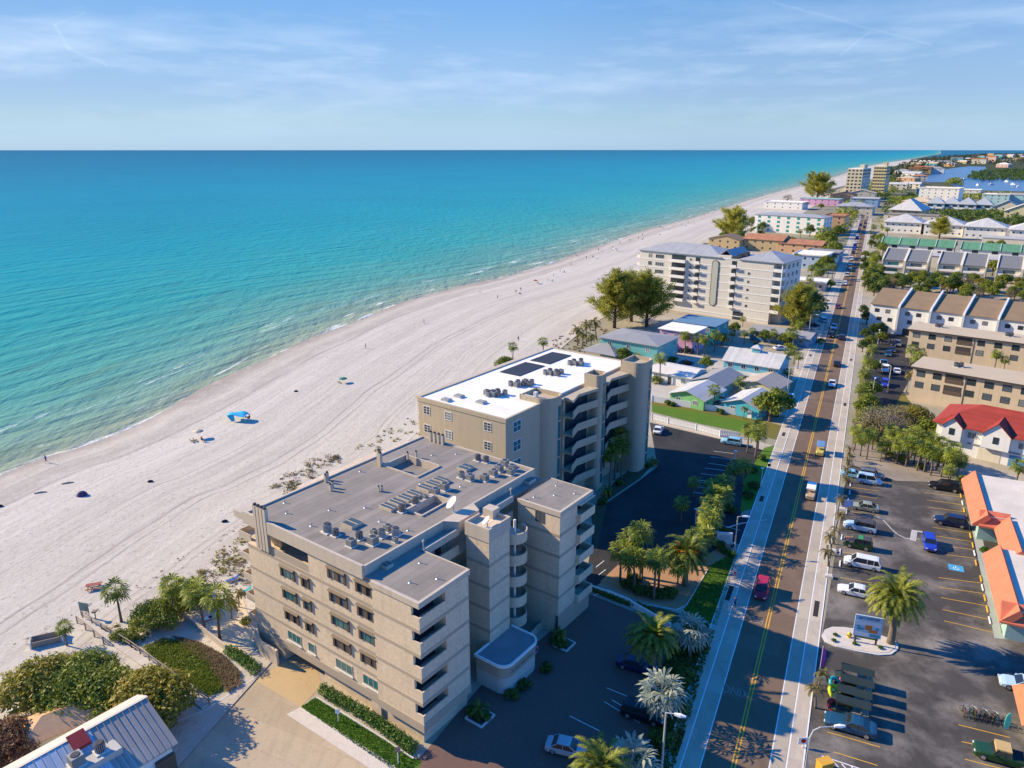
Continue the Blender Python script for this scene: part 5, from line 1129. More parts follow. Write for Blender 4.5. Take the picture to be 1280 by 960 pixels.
q.obj('porch', FRAME_W, h)
house('cottage', 'white one storey cottage with pale low roof beside a lone palm, behind the khaki condominium', 'cottage', at(812, 462, 3.0), 38, 12, 10, 2.9, 'gable_u', 1.2, WHITE_W, CONC_L, 1, 3, 2, .5, door=True)
house('cottage', 'small turquoise cottage with grey gable roof between the white cottage and the aqua house', 'cottage', at(866, 474, 3.0), 40, 8.5, 12, 2.9, 'gable_v', 1.5, AQUAW, SHINGLE_GR, 1, 2, 3, .5)
house('cottage', 'lime green cottage with wide white porch roof behind the lawn fence', 'cottage', at(838, 490, 2.9), 40, 9.0, 11, 2.8, 'gable_v', 1.5, GREENW, METAL_LT, 1, 2, 3, .6)
house('cottage', 'pale yellow cottage with tan shingle roof', 'cottage', at(924, 478, 3.0), 40, 9.5, 10, 2.9, 'gable_v', 1.5, YELW, M('shingle_tan', (.40,.34,.28), .95, .12, .4, .12), 1, 2, 2, .5)
house('cottage', 'bright cyan cottage with white eaves nearest the road and lawn', 'cottage', at(906, 501, 2.9), 40, 8.5, 11, 2.8, 'gable_v', 1.5, CYANW, METAL_LT, 1, 2, 3, .5, door=True)
house('bungalow', 'long blue bungalow with shallow grey roof in front of the grey apartment block', 'bungalow', at(938, 411, 3.6), 38, 19, 9, 3.2, 'gable_u', 1.0, BLUEW, SHINGLE_GR, 1, 4, 2, .6)
g_ = thing('gazebo', 'brown pyramid roofed gazebo on posts beside the teal beach house', 'gazebo', at(757, 449), -rad(36))
r = MB(); roof_hip(r, -5.5,5.5,-4.5,4.5,2.9,2.0,.3); r.obj('roof', SHINGLE_GR, g_)
for sx_ in (-5,5):
    for sy_ in (-4,4): MB().box(sx_-.12,sx_+.12,sy_-.12,sy_+.12,-.1,2.75).obj('post', WOOD, g_)
# ================================================================== right side of the road
# strip mall with orange tile mansard
pA = at(1213, 592, 4.5); SM = Fr(at(1262, 768, 3.6), 25.3)
sm = thing('strip_mall', 'single storey shop row with orange tile mansard edge and white flat roof', 'shop row', SM.o, -rad(25.3))
def smp(x, y, z): return SM.px(x, y, z)
steps = [(1262,768,3.6),(1243,690,3.6),(1252,691,3.6),(1224,652,3.6),(1242,648,3.6),(1213,596,3.6)]
us_ = [smp(*p) for p in steps]
v1_, v2_, v3_ = (us_[1][1]+us_[2][1])/2, (us_[3][1]+us_[4][1])/2, us_[5][1]
uA, uB, uC = 0.0, (us_[2][0]+us_[3][0])/2+.2, (us_[4][0]+us_[5][0])/2+.2
uB = uA + 2.6; uC = uA - .4
outl = [(uA,0),(30,0),(30,v3_),(uC,v3_),(uC,v2_),(uB,v2_),(uB,v1_),(uA,v1_)]
MB().prism(outl, -.2, 3.0).obj('wall', M('mall_wall', (.30,.45,.43), .8, .08, .4, .05), sm)
MB().prism([(p[0]+(1.2 if p[0] < 20 else -.1), p[1]) for p in outl], 3.0, 4.3, 0).obj('roof', M('mall_roof', (.62,.54,.44), .9, .28, .2, .15), sm)
def mansard(e, name='tile_mansard'):
    mb = MB()
    for (a, b_, n) in e:
        a = Vector(a); b_ = Vector(b_); n = Vector(n)
        o0, o1 = a + n*1.1, b_ + n*1.1; i0, i1 = a - n*1.25, b_ - n*1.25; r0, r1 = a - n*.75, b_ - n*.75
        F_ = lambda p, z: (p.x, p.y, z)
        mb.poly([F_(o0,2.95),F_(o1,2.95),F_(r1,4.95),F_(r0,4.95)]); mb.poly([F_(r0,4.95),F_(r1,4.95),F_(i1,4.28),F_(i0,4.28)]); mb.poly([F_(o1,2.95),F_(o0,2.95),F_(o0,2.7),F_(o1,2.7)]); mb.poly([F_(o0,2.7),F_(a,2.7),F_(b_,2.7),F_(o1,2.7)])
        mb.poly([F_(o0,2.7),F_(o0,2.95),F_(r0,4.95),F_(i0,4.28),F_(a,2.7)]); mb.poly([F_(o1,2.95),F_(o1,2.7),F_(b_,2.7),F_(i1,4.28),F_(r1,4.95)])
    return mb.obj(name, [M('mansard_tile', (.60,.17,.095), .8, .18, .6, .3, .5, 9)], sm)
mansard([((uA,v1_),(uA,-1.0),(-1,0))]); mansard([((uB,v2_-.2),(uB,v1_-.9),(-1,0))]); mansard([((uC,v3_),(uC,v2_-.9),(-1,0))])
mansard([((-1.0,0),(30,0),(0,-1))]); mansard([((uC-.2,v2_),(uB+1,v2_),(0,-1))])
for k in range(8):
    v = 2.5 + k*4.6
    if v < v3_ - 2:
        uu = uA if v < v1_ else (uB if v < v2_ else uC)
        MB().fbox('l', uu, v, v+2.6, 0, .06, .4, 2.4).obj('shop_window', GLASS, sm)
for k in range(4): MB().fbox('f', 0, 3+k*6, 7+k*6, 0, .06, .4, 2.4).obj('shop_window', GLASS_TEAL, sm)
q = MB(); rng = random.Random(4)
for k in range(16): u, v = rng.uniform(2, 26), rng.uniform(2, v3_-2); q.box(u, u+.3, v, v+.3, 4.3, 4.55)
q.obj('roof_vent', METAL, sm)
# kiosk with orange awning at the right edge
kk = Fr(at(1270, 905), 25.3); k_ = thing('kiosk', 'small shop with orange awning at the right edge behind the bicycles', 'kiosk', kk.o, -rad(25.3))
MB().box(1.2, 9, -3.4, 3.4, -.2, 3.0).obj('wall', M('kiosk_wall', (.55,.55,.56), .8, .08, .4, .05), k_)
q = MB(); q.poly([(-.4,-3.5,2.5),(-.4,3.3,2.5),(1.8,3.3,3.7),(1.8,-3.5,3.7)][::-1]); q.poly([(1.8,-3.5,3.7),(1.8,3.3,3.7),(9.2,3.3,3.7),(9.2,-3.5,3.7)][::-1]); q.poly([(-.4,3.3,2.5),(1.8,3.3,3.7),(9,3.3,3.7),(9,3.3,2.5)][::-1]); q.poly([(-.4,-3.5,2.5),(1.8,-3.5,3.7),(9,-3.5,3.7),(9,-3.5,2.5)]); q.obj('awning', M('awning_orange', (.62,.20,.09), .8, .1, .5, .08), k_)
MB().fbox('l', 1.2, -2, 2, 0, .06, .9, 2.2).obj('window', GLASS, k_)
# red-roofed building with white gablets
rb = Fr(at(1172, 527, 6.0), 42)
rr_ = thing('red_roof_building', 'white building with broad red roof and two white gablets', 'building', rb.o, -rad(42))
MB().box(0, 42, 0, 13, -.2, 6.0).obj('wall', WHITE_W, rr_); r = MB(); roof_hip(r, 0, 42, 0, 13, 6.2, 3.4, .8); r.obj('roof', TILE_RED, rr_)
for (u, s_) in ((3.0, 2.2), (10.8, 3.0), (24.0, 3.0)):
    q = MB(); q.box(u-s_*.8, u+s_*.8, -1.0, 3, 3.0, 6.2); q.poly([(u-s_*.8,-1.0,6.2),(u+s_*.8,-1.0,6.2),(u,-1.0,6.2+s_*.75)]); g_ = q.obj('gablet', WHITE_W, rr_)
    r = MB(); roof_gable(r, u-s_*.8, u+s_*.8, -1.0, 5.5, 6.25, s_*.78, .35, 'v'); r.obj('gablet_roof', TILE_RED, g_); MB().fbox('f', -1.0, u-.5, u+.5, 0, .06, 4.2, 5.6).obj('gablet_window', GLASS, g_)
for k in range(8): window(rr_, 'f', 0, 6.5 + 4.4*k, 4.6, 1.5, 1.2, FRAME_W, GLASS, 1)
q = MB(); q.fbox('f', 0, 6, 41, 0, .12, 2.7, 3.0); q.obj('band', M('slate_band', (.22,.24,.28), .8, .1, .5, .05), rr_)
for k in range(6): MB().fbox('f', 0, 8 + 5.4*k, 12 + 5.4*k, 0, .05, 0, 2.4).obj('garage_door', [CREAM_W, BLUEW][k % 2], rr_)
# beige apartment blocks
def apt(base, th, w_, d_, h, label, nb, loggias):
    t_ = thing('apartment_building', label, 'apartment building', base, -rad(th), None)
    MB().box(0, w_, 0, d_, -.2, h).obj('wall', BEIGEW, t_); MB().box(-.6, w_+.6, -.6, d_+.6, h+.004, h+.3).obj('roof', SHINGLE_TN, t_); MB().box(-.62, w_+.62, -.64, -.60, h-.1, h+.32).obj('gutter', FRAME_D, t_)
    fh = h/3
    for fl in range(1, 3):
        z = fl*fh + fh*.55
        for k in range(nb):
            a = w_*(k+.5)/nb
            if k in loggias:
                MB().fbox('f', 0, a-1.9, a+1.9, 0, .05, z-1.1, z+1.1).obj('loggia', FRAME_D, t_); MB().fbox('f', 0, a-1.9, a+1.9, .05, .12, z-1.1, z-.2).obj('loggia_rail', BRONZE, t_)
            else: window(t_, 'f', 0, a, z, 1.7, 1.4, FRAME_D, GLASS, 0, 1)
        for k in range(3): window(t_, 'l', 0, d_*(k+.5)/3, z, 1.4, 1.3, FRAME_D, GLASS, 0, 1)
    for k in loggias: MB().fbox('f', 0, w_*(k+.5)/nb+2.4, w_*(k+.5)/nb+2.55, 0, .1, 0, h-.2).obj('downpipe', FRAME_D, t_)
    return t_
BA = Fr(at(1142, 459, 8.6), 41); apt(BA.o, 41, 40, 11, 8.6, 'beige apartment building directly behind the red roofed building', 11, (2, 7))
BBf = Fr(at(1137, 412, 8.6), 38); apt(BBf.o, 38, 54, 11, 8.6, 'beige apartment building between the nearer beige one and the white townhouses', 13, (3, 9))
for fr, spots, nm in ((BA, ((8,6),(9,6.6),(31,6),(32.2,6.4)), 'the nearer beige apartment roof'), (BBf, ((6,7),(7,7.4),(24,6.5),(25,7),(38,6.5)), 'the farther beige apartment roof')):
    for (u, v) in spots: ac(fr, u, v, 8.9, 2, 1.3, 'dark condenser unit standing on ' + nm, 'condensers on ' + nm)
# white townhouses with brown roofs, stepping to the right
TH = Fr(at(1089, 379, 9.5), 40)
for k in range(7):
    t_ = thing('townhouse', 'white townhouse with brown sloping roof and party wall, %s in its row from the road' % ('first','second','third','fourth','fifth','sixth','seventh')[k], 'townhouse', TH.w(k*9.55, 0), -rad(40), 'white townhouses with brown roofs')
    MB().box(0, 9.4, 0, 15, -.2, 9.2).obj('wall', WHITE_W, t_)
    r = MB(); a = [(-.1,-.5,9.3),(8.9,-.5,9.3),(8.9,13,13.0),(-.1,13,13.0)]; r.poly([(x,y,z+.2) for x,y,z in a]); r.poly(a[::-1]); r.poly([a[0],a[1],(a[1][0],a[1][1],a[1][2]+.2),(a[0][0],a[0][1],a[0][2]+.2)]); r.poly([(-.1,13,13.2),(8.9,13,13.2),(8.9,15.3,9.2),(-.1,15.3,9.2)]); r.obj('roof', SHINGLE_BR, t_)
    q = MB(); F_ = [(-1.6,-.2),(-1.6,9.4),(-.4,10.3),(13.2,14.2),(15,9.6),(15,-.2)]
    q.poly([(8.9, y, z) for y, z in F_]); q.poly([(9.5, y, z) for y, z in F_][::-1])
    for i in range(6): (y0,z0),(y1,z1) = F_[i], F_[(i+1)%6]; q.poly([(8.9,y0,z0),(9.5,y0,z0),(9.5,y1,z1),(8.9,y1,z1)])
    q.obj('party_wall', M('party_wall_grey', (.55,.56,.58), .8, .08, .3, .05), t_)
    for z in (7.4, 4.6):
        for a in ((2.2, 5.6) if z > 5 else (3.2, 6.6)): window(t_, 'f', 0, a, z, 1.3, 1.1, FRAME_D, GLASS, 1)
    MB().fbox('f', 0, 1.5, 6.5, 0, .05, 0, 2.3).obj('garage_door', FRAME_D, t_)
# ------------------------------------------------------------------ house at the lower left with ribbed metal roof
ra, rb_ = Vector(at(36, 952, 6.4)), Vector(at(183, 871, 6.4)); dd = rb_ - ra; thm = -math.degrees(math.atan2(dd.y, dd.x)); MH = Fr(tuple(rb_), thm)
ev = MH.px(222, 929, 4.1); ef = MH.px(150, 873, 5.0)
mh = thing('metal_roof_house', 'white house with blue grey ribbed metal gable roof in the lower left corner', 'house', (rb_.x, rb_.y, 0), -rad(thm))
L_ = dd.length * 1.5; vn = ev[1]; vf = 2.5
Mrib = Mstripe('roof_metal_blue', (.31,.285,.255), (.43,.40,.365), 1.7, 'X', .10, .75, 0, .6); Msunlit = M('roof_sunlit_tone', (.52,.48,.42), .6, .06, .4, .05)  # paler second tone puts the sunlight on the far slope into its colour
mb = MB(); mb.prism([(-L_, vn+.6), (-.5, vn+.6), (-.5, vf-.5), (-L_, vf-.5)], -.2, 4.0)
mb.poly([(-.5, vn+.6, 4.0), (-.5, vf-.5, 4.0), (-.5, 0, 6.1)]); mb.obj('wall', WHITE_W, mh)
r = MB(); r.poly([(0,0,6.4),(-L_,0,6.4),(-L_,vn,4.1),(ev[0]*.4,vn,4.1)]); r.poly([(0,0,6.28),(ev[0]*.4,vn,3.98),(-L_,vn,3.98),(-L_,0,6.28)]); r.poly([(-L_,vn,4.1),(-L_,vn,3.98),(ev[0]*.4,vn,3.98),(ev[0]*.4,vn,4.1)]); r.poly([(ev[0]*.4,vn,4.1),(ev[0]*.4,vn,3.98),(0,0,6.28),(0,0,6.4)])
for k in range(int(L_/.62)): u = -.1 - k*.62; r.bar((u, -.1, 6.42), (u, vn+.05, 4.13), .05, .07)
r.obj('roof', Mrib, mh)
r = MB(); r.poly([(.1,.16,6.42),(.1,vf,5.3),(-L_,vf,5.3),(-L_,.16,6.42)]); r.poly([(.1,.16,6.42),(-L_,.16,6.42),(-L_,-.16,6.44),(.1,-.16,6.44)]); r.poly([(.1,vf,5.3),(.1,vf,5.1),(-L_,vf,5.1),(-L_,vf,5.3)]); r.poly([(.1,-.16,6.44),(.1,-.16,6.3),(.1,vf,5.1),(.1,vf,5.3)]); r.obj('sunlit_far_slope', Msunlit, mh)
def mroof(u0, u1, v0, v1, lift, m_, name):
    k = (4.1-6.4)/vn; q = MB(); z = lambda v: 6.4 + k*v; q.poly([(u0,v1,z(v1)+lift),(u0,v0,z(v0)+lift),(u1,v0,z(v0)+lift),(u1,v1,z(v1)+lift)]); q.poly([(u0,v0,z(v0)),(u1,v0,z(v0)),(u1,v0,z(v0)+lift),(u0,v0,z(v0)+lift)]); q.poly([(u1,v0,z(v0)),(u1,v1,z(v1)),(u1,v1,z(v1)+lift),(u1,v0,z(v0)+lift)]); return q.obj(name, m_, mh)
hh = MH.px(100, 933, 5.6); mroof(hh[0]-.8, hh[0]+.8, hh[1]-.8, hh[1]+.8, .35, M('hatch_red', (.30,.03,.03), .6, .1, 1, .05), 'roof_hatch')
u_ = MH.px(112, 913, 6.2)[0]; mroof(u_-6.0, u_, vn*.98, -.2, .05, Mstripe('roof_metal_bright', (.38,.43,.48), (.50,.54,.58), 1.7, 'X', .3, .6, 0, .6), 'bright_roof_panel')
pl = MH.px(118, 951, 5.0); MB().box(pl[0]-2.6, pl[0]+2.2, pl[1]-1.0, pl[1]+1.0, 4.2, 5.55).obj('plant_platform', CONC, mh)
for du, k, s_ in ((-1.4, 1, 1.3), (.7, 2, 1.15)): p = MH.w(pl[0]+du, pl[1]+.1, 5.56); spawn(ACS[k], 'air_conditioner', p, -rad(thm), s_, ('grey' if k == 1 else 'round black') + ' condenser unit on the metal roofed house beside the red hatch', 'air conditioner')
MB().box(-2.3, -.45, vn+.15, vn+.58, 0, 3.0).obj('porch_shade_box', BRONZE, mh); MB().box(-2.4, -.35, vn+.05, vn+.57, -.1, .8).obj('porch_wall', FRAME_W, mh); MB().box(-4.9, -3.3, vn+.54, vn+.59, 1.2, 2.6).obj('window', GLASS, mh)  # dark box stands for the shaded inside of the open porch
tr = Fr(at(30, 905, 3.4), 20); t_ = thing('tile_roof_house', 'low house with tan and terracotta hip roof behind the metal roofed house', 'house', at(28, 932, 2.4), -rad(-38))
MB().box(0, 7.5, 0, 4.2, -.2, 2.2).obj('wall', CREAM_W, t_); r = MB(); roof_hip(r, 0, 7.5, 0, 4.2, 2.36, 1.1, .4); r.obj('roof', M('tile_sand', (.60,.36,.19), .9, .2, .6, .2, .4, 8), t_)
# ------------------------------------------------------------------ far houses: left of the road
def H(*a, **k): return house(*a, **k)
WTEAL = Mgloss('aqua_glazing', (.05,.30,.30), .15)
h = H('condominium', 'white four storey condominium with turquoise glazing and grey roof beyond the big pine', 'condominium', at(944, 268, 12.5), 40, 52, 18, 12.5, 'hip', 1.6, WHITE_W, METAL_GR, 4, 7, 3, .5, detail=False, gm=WTEAL, ww=2.2, wh=1.8)
H('apartment_building', 'orange and grey condominium block with terracotta roof beside the turquoise glazed one', 'apartment building', at(1031, 270, 12), 34, 14, 22, 12, 'flat', .6, PEACHW, TILE_TERR, 4, 2, 5, .4, detail=False)
H('villa', 'tan villa with grey brown gable roof behind the grey apartment block, nearest the beach', 'villa', at(886, 297, 6.8), 36, 20, 14, 6.6, 'gable_v', 2.4, TANW, SHINGLE_BR, 2, 4, 3, .6, detail=False)
H('villa', 'tan villa with terracotta gable roof next to the grey brown roofed one', 'villa', at(930, 297, 7.5), 36, 24, 16, 7.2, 'gable_u', 2.6, TANW, TILE_TERR, 2, 5, 3, .6, detail=False)
H('villa', 'low villa with broad terracotta roof by the road trees', 'villa', at(972, 303, 6.0), 36, 26, 14, 6, 'gable_u', 2.0, PEACHW, TILE_TERR, 2, 4, 2, .6, detail=False)
H('house', 'pale blue house with flat white roof right behind the grey apartment block', 'house', at(992, 318, 7), 34, 16, 18, 7, 'flat', .4, cyan('pale_blue_wall', (.40,.52,.66)), ROOF_WHITE, 2, 4, 4, .5, detail=False)
H('house', 'blue grey house with dark roof deck beside the pale blue house', 'house', at(1008, 314, 6.5), 34, 17, 12, 6.5, 'flat', .4, BLUEW, SHINGLE_GR, 2, 3, 3, .5, detail=False)
H('shop', 'small flat roofed shop with red sign band left of the road', 'shop', at(985, 350, 3.8), 30, 16, 11, 3.6, 'flat', .5, M('shop_pinkish', (.52,.42,.38), .8, .1, .4, .05), ROOF_WHITE, 1, 4, 3, .4, detail=False)
H('house', 'flat white roofed house beyond the condominium near the beach', 'house', at(955, 252, 7), 36, 40, 22, 7, 'flat', .4, WHITE_W, ROOF_WHITE, 2, 5, 3, .4, detail=False)
H('house', 'pink walled long house with teal roof by the far pine', 'house', at(1000, 248, 7), 36, 42, 20, 7, 'flat', .3, PINKW, cyan('teal_roof', (.30,.50,.47)), 2, 6, 3, .4, detail=False)
H('house', 'orange trimmed house behind the far pine', 'house', at(1038, 243, 9), 34, 26, 24, 9, 'gable_v', 3, PEACHW, TILE_TERR, 3, 3, 3, .5, detail=False)
H('house', 'white gable house with grey roof before the tall yellow towers', 'house', at(1036, 236, 12), 30, 34, 30, 11, 'gable_v', 5, CREAM_W, SHINGLE_GR, 3, 4, 4, .6, detail=False)
H('house', 'cream gable house with low roof beside the white gable house', 'house', at(1060, 240, 11), 30, 30, 26, 10, 'gable_v', 4, CREAM_W, SHINGLE_TN, 3, 3, 3, .6, detail=False)
H('house', 'grey hip roofed house left of the road below the yellow towers', 'house', at(1046, 256, 9), 30, 32, 26, 8, 'hip', 3.5, CREAM_W, METAL_GR, 2, 4, 3, .8, detail=False)
H('house', 'blue flat house beside the grey hip roofed house', 'house', at(1063, 248, 9), 30, 28, 26, 9, 'flat', .5, cyan('sky_wall', (.30,.46,.60)), METAL_LT, 3, 3, 3, .5, detail=False)
def tower(px_, z, th, w_, d_, h, label, wm, fl, n):
    t_ = thing('apartment_tower', label, 'apartment tower', at(px_[0], px_[1], h), -rad(th)); MB().box(0, w_, 0, d_, -.2, h).obj('wall', wm, t_); MB().box(.5, w_-.5, .5, d_-.5, h, h+.6).obj('roof', ROOF_WHITE, t_); MB().box(w_*.6, w_*.9, d_*.3, d_*.7, h+.6, h+5).obj('lift_house', wm, t_)
    for f_ in range(fl):
        z_ = h*(f_+.5)/fl
        for k in range(n): simple_window(t_, 'f', 0, w_*(k+.5)/n, z_, 2.6, 1.8)
        MB().fbox('r', w_, 1, d_-1, 0, .8, z_-1.6, z_-1.2).obj('balcony', FRAME_W, t_); MB().fbox('r', w_, 1.5, d_-1.5, 0, .06, z_-1.1, z_+1.1).obj('balcony_glazing', GLASS_TEAL, t_)
YT = cyan('tower_cream', (.62,.55,.40))
tower((1060,211), 9, 36, 18, 46, 37, 'tall cream apartment tower with blue shaded balconies near the beach, left one of two', YT, 9, 4); tower((1093,208), 9, 36, 16, 24, 38, 'tall yellow apartment tower with red brown details, right one of two', cyan('tower_yellow', (.62,.52,.28)), 9, 5)
# far houses right of the road
for k in range(5):
    nm = ('nearest the road', 'second from the road', 'third from the road', 'fourth from the road', 'fifth from the road')[k]
    fr = Fr(at(1104, 322, 8), 34); t_ = thing('row_house', 'cream row house pair with dark grey sloping roof, %s' % nm, 'row house', fr.w(k*24.5, 0), -rad(34), 'cream row house pairs below the green roofs'); t_.scale = (.78, 1, 1)
    for j in range(2):
        u0 = j*13.2; MB().box(u0, u0+12.6, 0, 14, -.2, 7.0).obj('wall', CREAM_W, t_)
        r = MB(); r.poly([(u0+.4,-.6,7.2),(u0+12.2,-.6,7.2),(u0+12.2,13,11.5),(u0+.4,13,11.5)]); r.poly([(u0+.4,-.6,7.0),(u0+.4,13,11.3),(u0+12.2,13,11.3),(u0+12.2,-.6,7.0)]); r.poly([(u0+.4,13,11.5),(u0+12.2,13,11.5),(u0+12.2,14,7),(u0+.4,14,7)]); r.obj('roof', M('slate_grey_roof', (.17,.175,.185), .9, .16, .4, .12), t_)
        q = MB(); F_ = [(-1.2,-.2),(-1.2,7.2),(0,7.9),(13,12.1),(14.2,7.4),(14.2,-.2)]
        for (ua, ub) in ((u0-.3, u0+.38), (u0+12.22, u0+12.9)):
            q.poly([(ua,y,z) for y,z in F_]); q.poly([(ub,y,z) for y,z in F_][::-1])
            for i in range(6): (y0,z0),(y1,z1) = F_[i], F_[(i+1)%6]; q.poly([(ua,y0,z0),(ub,y0,z0),(ub,y1,z1),(ua,y1,z1)])
        q.obj('party_wall', CREAM_W, t_)
        for z in (2.0, 5.2): MB().fbox('f', 0, u0+3.2, u0+9.4, 0, .06, z-.9, z+.9).obj('balcony_glazing', GLASS_TEAL if j == 0 and k == 0 else GLASS_GREY, t_); MB().fbox('f', 0, u0+1, u0+12, 0, 1.2, z-1.5, z-.6).obj('balcony', WHITE_W, t_)
lr = Fr(at(1107, 316, 6), 34); H('carport', 'long flat grey roofed building behind the cream row houses', 'building', lr.o, 34, 110, 13, 6, 'flat', 0, CREAM_W, M('pale_grey_roof', (.42,.40,.38), .9, .08, .2, .06), 1, 0, 0, .3, detail=False)
gr = Fr(at(1102, 302, 6.0), 34)
for k, (u, n) in enumerate(((0, 4), (42.5, 4))):
    t_ = thing('green_roof_terrace', 'white terrace with green ribbed metal roof, %s of the two' % ('nearest the road' if k == 0 else 'the longer right one'), 'terrace', gr.w(u, -k*2), -rad(34), 'green roofed terraces')
    MB().box(0, 9.8*n, 0, 12, -.2, 5.2).obj('wall', WHITE_W, t_)
    r = MB(); roof_gable(r, 0, 9.8*n, 0, 12, 5.3, 3.2, .7, 'u'); r.obj('roof', METAL_GN, t_)
    q = MB()
    for j in range(n+1): q.bar((9.8*j, -.9, 5.15), (9.8*j, 6, 8.8), .35, .3)
    q.obj('roof_rib', METAL_LT, t_)
    for j in range(n): MB().fbox('f', 0, 9.8*j+1.5, 9.8*j+5, 0, .06, .4, 2.4).obj('window', GLASS, t_); MB().fbox('f', 0, 9.8*j+6, 9.8*j+9, 0, .06, 2.9, 4.5).obj('window', GLASS, t_)
for k, (x, y) in enumerate(((1106, 277), (1156, 280), (1206, 283), (1263, 287))):
    nm = ('nearest the road', 'second from the road', 'third from the road', 'at the right edge of the photo')[k]
    H('villa', 'white villa with pale grey pyramid metal roof, %s' % nm, 'villa', at(x, y, 8), 34, 25, 24, 8, 'hip', 5.5, WHITE_W, METAL_LT, 2, 6, 0, 1.2, group='pyramid roofed villas', detail=False, nl=2)
H('carport', 'flat grey roofed carport right of the pyramid villas and above the green roofs', 'building', at(1228, 297, 5), 34, 50, 16, 5, 'flat', 0, CREAM_W, MATS['pale_grey_roof'], 1, 0, 0, .3, detail=False)
H('apartment_building', 'old flat roofed cream building behind the first pyramid villa', 'building', at(1105, 268, 8), 34, 40, 20, 8, 'flat', .5, CREAM_W, ROOF_GREY, 2, 5, 0, .3, detail=False)
H('hip_roof_house', 'yellowish house with tall blue grey hip roof close to the road', 'house', at(1113, 262, 10), 40, 24, 34, 10, 'hip', 9, cyan('straw_wall', (.50,.46,.30)), METAL_LT, 3, 4, 2, 1.5, detail=False)
MGX = cyan('mansard_grey', (.38,.42,.45))
for k in range(4):
    t_ = thing('apartment_building', 'blue grey condominium section with steep roof and dormer windows, %s' % ('nearest the road','second from the road','third from the road','farthest from the road')[k], 'condominium', Fr(at(1158, 254, 9), 34).w(k*13.5, (k % 2)*3), -rad(34), 'blue grey condominium sections')
    MB().box(0, 16, 0, 16, -.2, 9).obj('wall', cyan('bluegrey_wall', (.42,.52,.62) if k < 3 else (.50,.46,.38)), t_); r = MB(); roof_hip(r, 0, 16, 0, 16, 9.2, 6.5, .8); r.obj('roof', MGX, t_)
    for j in range(2):
        simple_window(t_, 'f', 0, 4+7.6*j, 7.2, 4.5, 2.0); simple_window(t_, 'f', 0, 4+7.6*j, 2.5, 4.5, 2.0); MB().fbox('f', 0, 1.2+7.6*j, 7+7.6*j, 0, 1.2, 4.4, 5.4).obj('balcony', WHITE_W, t_)
H('apartment_building', 'aqua end walled white apartment block behind the blue grey condominium', 'apartment block', at(1150, 235, 18), 40, 40, 26, 18, 'flat', .8, WHITE_W, ROOF_WHITE, 5, 6, 0, .4, detail=False)
MB().box(-.4, -.02, 0, 26, 0, 18).obj('end_wall', cyan('aqua_end', (.25,.62,.66)), bpy.data.objects[[o.name for o in COL.objects if o.get('label','').startswith('aqua end walled')][0]])
H('apartment_building', 'white flat block with dark glazed end by the lagoon', 'apartment block', at(1178, 237, 9), 36, 44, 24, 9, 'flat', .8, WHITE_W, ROOF_WHITE, 3, 6, 0, .4, detail=False)
H('house', 'peach house with terracotta roof by the bend of trees', 'house', at(1128, 250, 9), 50, 30, 24, 8, 'hip', 4, PEACHW, SHINGLE_TN, 2, 4, 0, .8, detail=False)
H('apartment_building', 'aqua and white lagoon block at the right with flat roof', 'apartment block', at(1228, 243, 12), 36, 26, 22, 12, 'flat', .6, cyan('aqua_pale', (.42,.62,.62)), ROOF_WHITE, 4, 4, 0, .4, detail=False)
H('apartment_building', 'pale aqua long lagoon block beyond the yellow gable house', 'apartment block', at(1247, 243, 12), 36, 60, 22, 12, 'flat', .6, cyan('aqua_pale2', (.36,.58,.62)), METAL_LT, 3, 6, 0, .4, detail=False)
H('house', 'cream house with steep gable and grey blue roof at the right edge', 'house', at(1242, 257, 9), 36, 22, 20, 8, 'gable_v', 6, CREAM_W, METAL_GR, 3, 4, 0, .8, detail=False, nl=3)
H('house', 'yellow gable house with blue side at the right edge', 'house', at(1256, 262, 9), 36, 26, 20, 8, 'gable_v', 6, YELW, METAL_LT, 3, 4, 0, .8, detail=False)
# farther strip: houses along the spit
rng = random.Random(12); walls = [WHITE_W, CREAM_W, PEACHW, TANW, AQUAW, WHITE_W, cyan('pinkish', (.60,.42,.38))]; roofs = [ROOF_WHITE, SHINGLE_TN, TILE_TERR, METAL_LT, SHINGLE_GR]
far_spots = [(1118,216),(1126,219),(1135,214),(1143,211),(1150,214),(1131,206),(1157,207),(1172,204),(1180,206),(1188,201),(1197,203),(1206,199),(1214,203),(1222,198),(1232,201),(1241,198),(1250,202),(1258,197),(1266,200),(1275,198),(1148,204),(1216,195),(1234,195),(1252,194),(1272,194),(1120,226),(1128,231),(1139,222),(1111,232),(1146,238),(1245,207)]
for i, (x, y) in enumerate(far_spots):
    g = at(x, y, 6); D_ = math.hypot(*g); s_ = max(.8, min(D_/1400, 1.7)); hh_ = rng.uniform(7, 12) * (1 + .25*(s_-1))
    wm, rm = rng.choice(walls), rng.choice(roofs); tall = y < 206 and rng.random() < .3
    H('house', 'far pale house among the trees of the distant spit beyond the lagoon' if y < 213 else 'distant house between the road bend and the lagoon', 'house', g, rng.uniform(25, 60), rng.uniform(20, 34)*s_, rng.uniform(14, 22)*s_, hh_*(1.8 if tall else 1), rng.choice(['flat', 'hip', 'gable_u']), 3*s_, wm, rm, 2, 3, 2, .5, group='far houses of the spit' if y < 213 else 'distant houses before the lagoon', detail=False, ww=2.6, wh=2)
